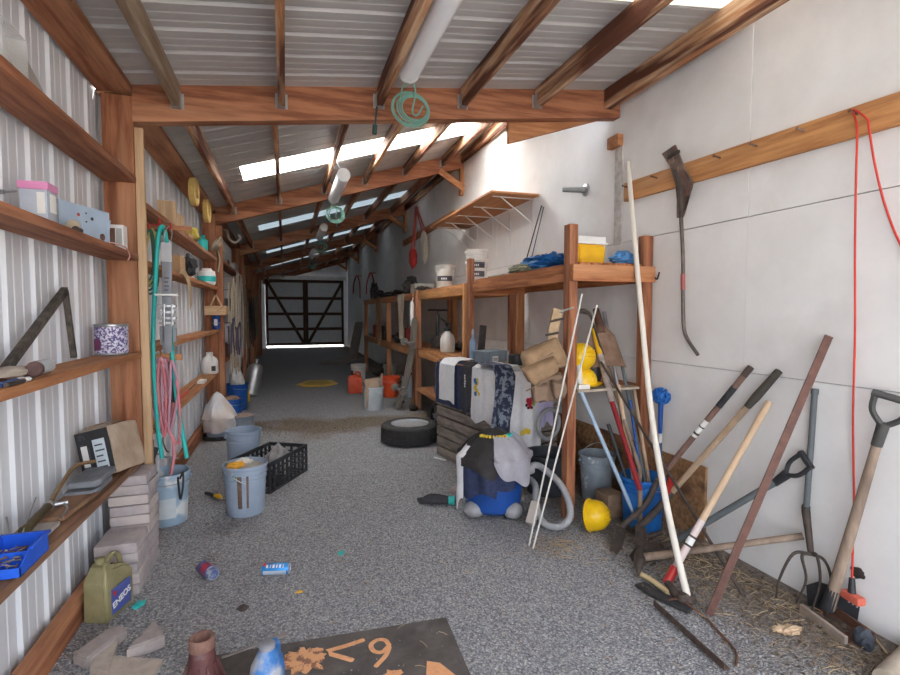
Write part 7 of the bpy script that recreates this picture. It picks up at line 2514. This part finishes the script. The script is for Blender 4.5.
# ------------------------------------------------------------------ tube lights and coiled cords under the roof
TUBEW = mat('tube_diffuser', (.86, .87, .89), (.82, .83, .85), rough=.3, bump=0)
def tube_light(lab, clab, X, y0, y1, z, r, ym, rot=0):
    t = thing('tube_light', lab, 'tube light', (X, (y0 + y1) / 2, z), group='tube lights under the roof')
    bm = B(); lathe(bm, [(r, .02), (r, y1 - y0 - .02)], 28, M=axis((X, y0, z), (X, y1, z))); part('diffuser', bm, TUBEW, t, world=True)
    bm = B(); lathe(bm, [(r * .9, 0), (r * 1.03, .006), (r * 1.03, .03)], 28, M=axis((X, y0, z), (X, y1, z))); part('end_cap', bm, WHITE, t, world=True)
    bm = B(); lathe(bm, [(r * .9, 0), (r * 1.03, .006), (r * 1.03, .03)], 28, M=axis((X, y1, z), (X, y0, z))); part('end_cap', bm, WHITE, t, world=True)
    bm = B()
    zf = z_near if y1 < 3.46 else z_far
    for y in (y0 + .15, y1 - .15):
        px_ = min((PX1 if y1 < 3.46 else PX2), key=lambda q: abs(q - X))
        tube(bm, [V((X, y, z + r * .9)), V((px_ + (.02 if px_ < X else -.02), y, zf(px_) - .1))], .005, 6)
    part('hanger', bm, STEEL, t, world=True)
    bm = B()
    rq = random.Random(int(X * 100 + y1 * 10)); cy = y1 + .02; cr = .105
    cz = z - .2
    for k in range(5):
        rr = cr * (.78 + .09 * k); ox = rq.uniform(-.015, .015)
        tube(bm, [V((X + .03 + ox + rr * math.cos(a), cy + .006 * k + .02 * math.sin(a), cz + rr * .95 * math.sin(a))) for a in [2 * math.pi * j / 28 for j in range(28)]], .0055, 6, True)
    tube(bm, cm([V((X, y1 - .005, z + .0)), V((X + .01, y1 + .02, z - .04)), V((X - .03, cy, cz + .12)), V((X - .05, cy, cz + .03))]), .0055, 6)
    tube(bm, cm([V((X + .02, y1 + .0, z - .02)), V((X + .05, cy, cz + .1)), V((X + .03, cy, cz - .02)), V((X + .06, cy, cz - .04)), V((X + .1, cy, cz + .02))]), .0055, 6)
    solo('power_cord', bm, mat('green_cable', (.16, .33, .27), (.12, .26, .21), rough=.5, bump=0), clab, 'cord', 'coiled green cords below the tube lights')
tube_light('white tube light under the roof nearest the doorway', 'coil of green cord hanging from the nearest tube light in front of the first beam', .74, 1.85, 3.06, 2.962, .066, 0)
tube_light('white tube light hanging in the second bay before the second beam', 'smaller-looking green cord coil below the second tube light', .63, 5.6, 6.8, 2.99, .07, 0)
tube_light('dim white tube light hanging in the third bay', 'green cord coil below the third tube light', .68, 9.2, 10.4, 3.0, .07, 0)
tube_light('dim white tube light hanging in the fourth bay', 'green cord coil below the fourth tube light', .7, 12.9, 14.1, 3.0, .07, 0)
# dark plug hanging at the first beam
a = at(376, 97, Y=3.44)
bm = B(); tube(bm, cm([V((a.x + .01, 3.43, 2.95)), V((a.x + .0, 3.425, 2.85)), V((a.x - .01, 3.43, 2.76))]), .006, 6); tube(bm, [V((a.x - .01, 3.43, 2.76)), V((a.x - .014, 3.43, 2.7))], .016, 10)
solo('hanging_plug', bm, mat('dark_teal_plug', (.03, .08, .08)), 'short dark cable with a plug hanging on the face of the first beam', 'plug')

# ------------------------------------------------------------------ daylight
w = bpy.data.worlds.new('daylight')
sc.world = w
w.use_nodes = True
N, L = w.node_tree.nodes, w.node_tree.links
bg = N['Background']
tc = N.new('ShaderNodeTexCoord')
sx = N.new('ShaderNodeSeparateXYZ')
L.new(tc.outputs['Generated'], sx.inputs[0])
rp_ = N.new('ShaderNodeValToRGB')
rp_.color_ramp.elements[0].position = .48
rp_.color_ramp.elements[0].color = (.75, .72, .68, 1)
rp_.color_ramp.elements[1].position = .95
rp_.color_ramp.elements[1].color = (.66, .78, 1., 1)
e = rp_.color_ramp.elements.new(.53)
e.color = (.95, .97, 1., 1)
mm = N.new('ShaderNodeMath'); mm.operation = 'MULTIPLY_ADD'; mm.inputs[1].default_value = .5; mm.inputs[2].default_value = .5
L.new(sx.outputs['Z'], mm.inputs[0])
L.new(mm.outputs[0], rp_.inputs[0])
L.new(rp_.outputs[0], bg.inputs[0])
bg.inputs[1].default_value = 2.6
sd = bpy.data.lights.new('sun', 'SUN')
sd.energy = 30.0
sd.angle = R(1)
sd.color = (1, .93, .82)
so = bpy.data.objects.new('sun', sd)
COL.objects.link(so)
so.rotation_euler = V((-.38, -.3, -.87)).to_track_quat('-Z', 'Y').to_euler()
so.location = (10, -3, 14)

vs = sc.view_settings
vs.view_transform = 'Standard'
vs.look = 'None'
vs.gamma = 1
vs.use_curve_mapping = False
vs.exposure = 1.06
sc.cycles.use_denoising = True
sc.cycles.max_bounces = 10
sc.cycles.diffuse_bounces = 8
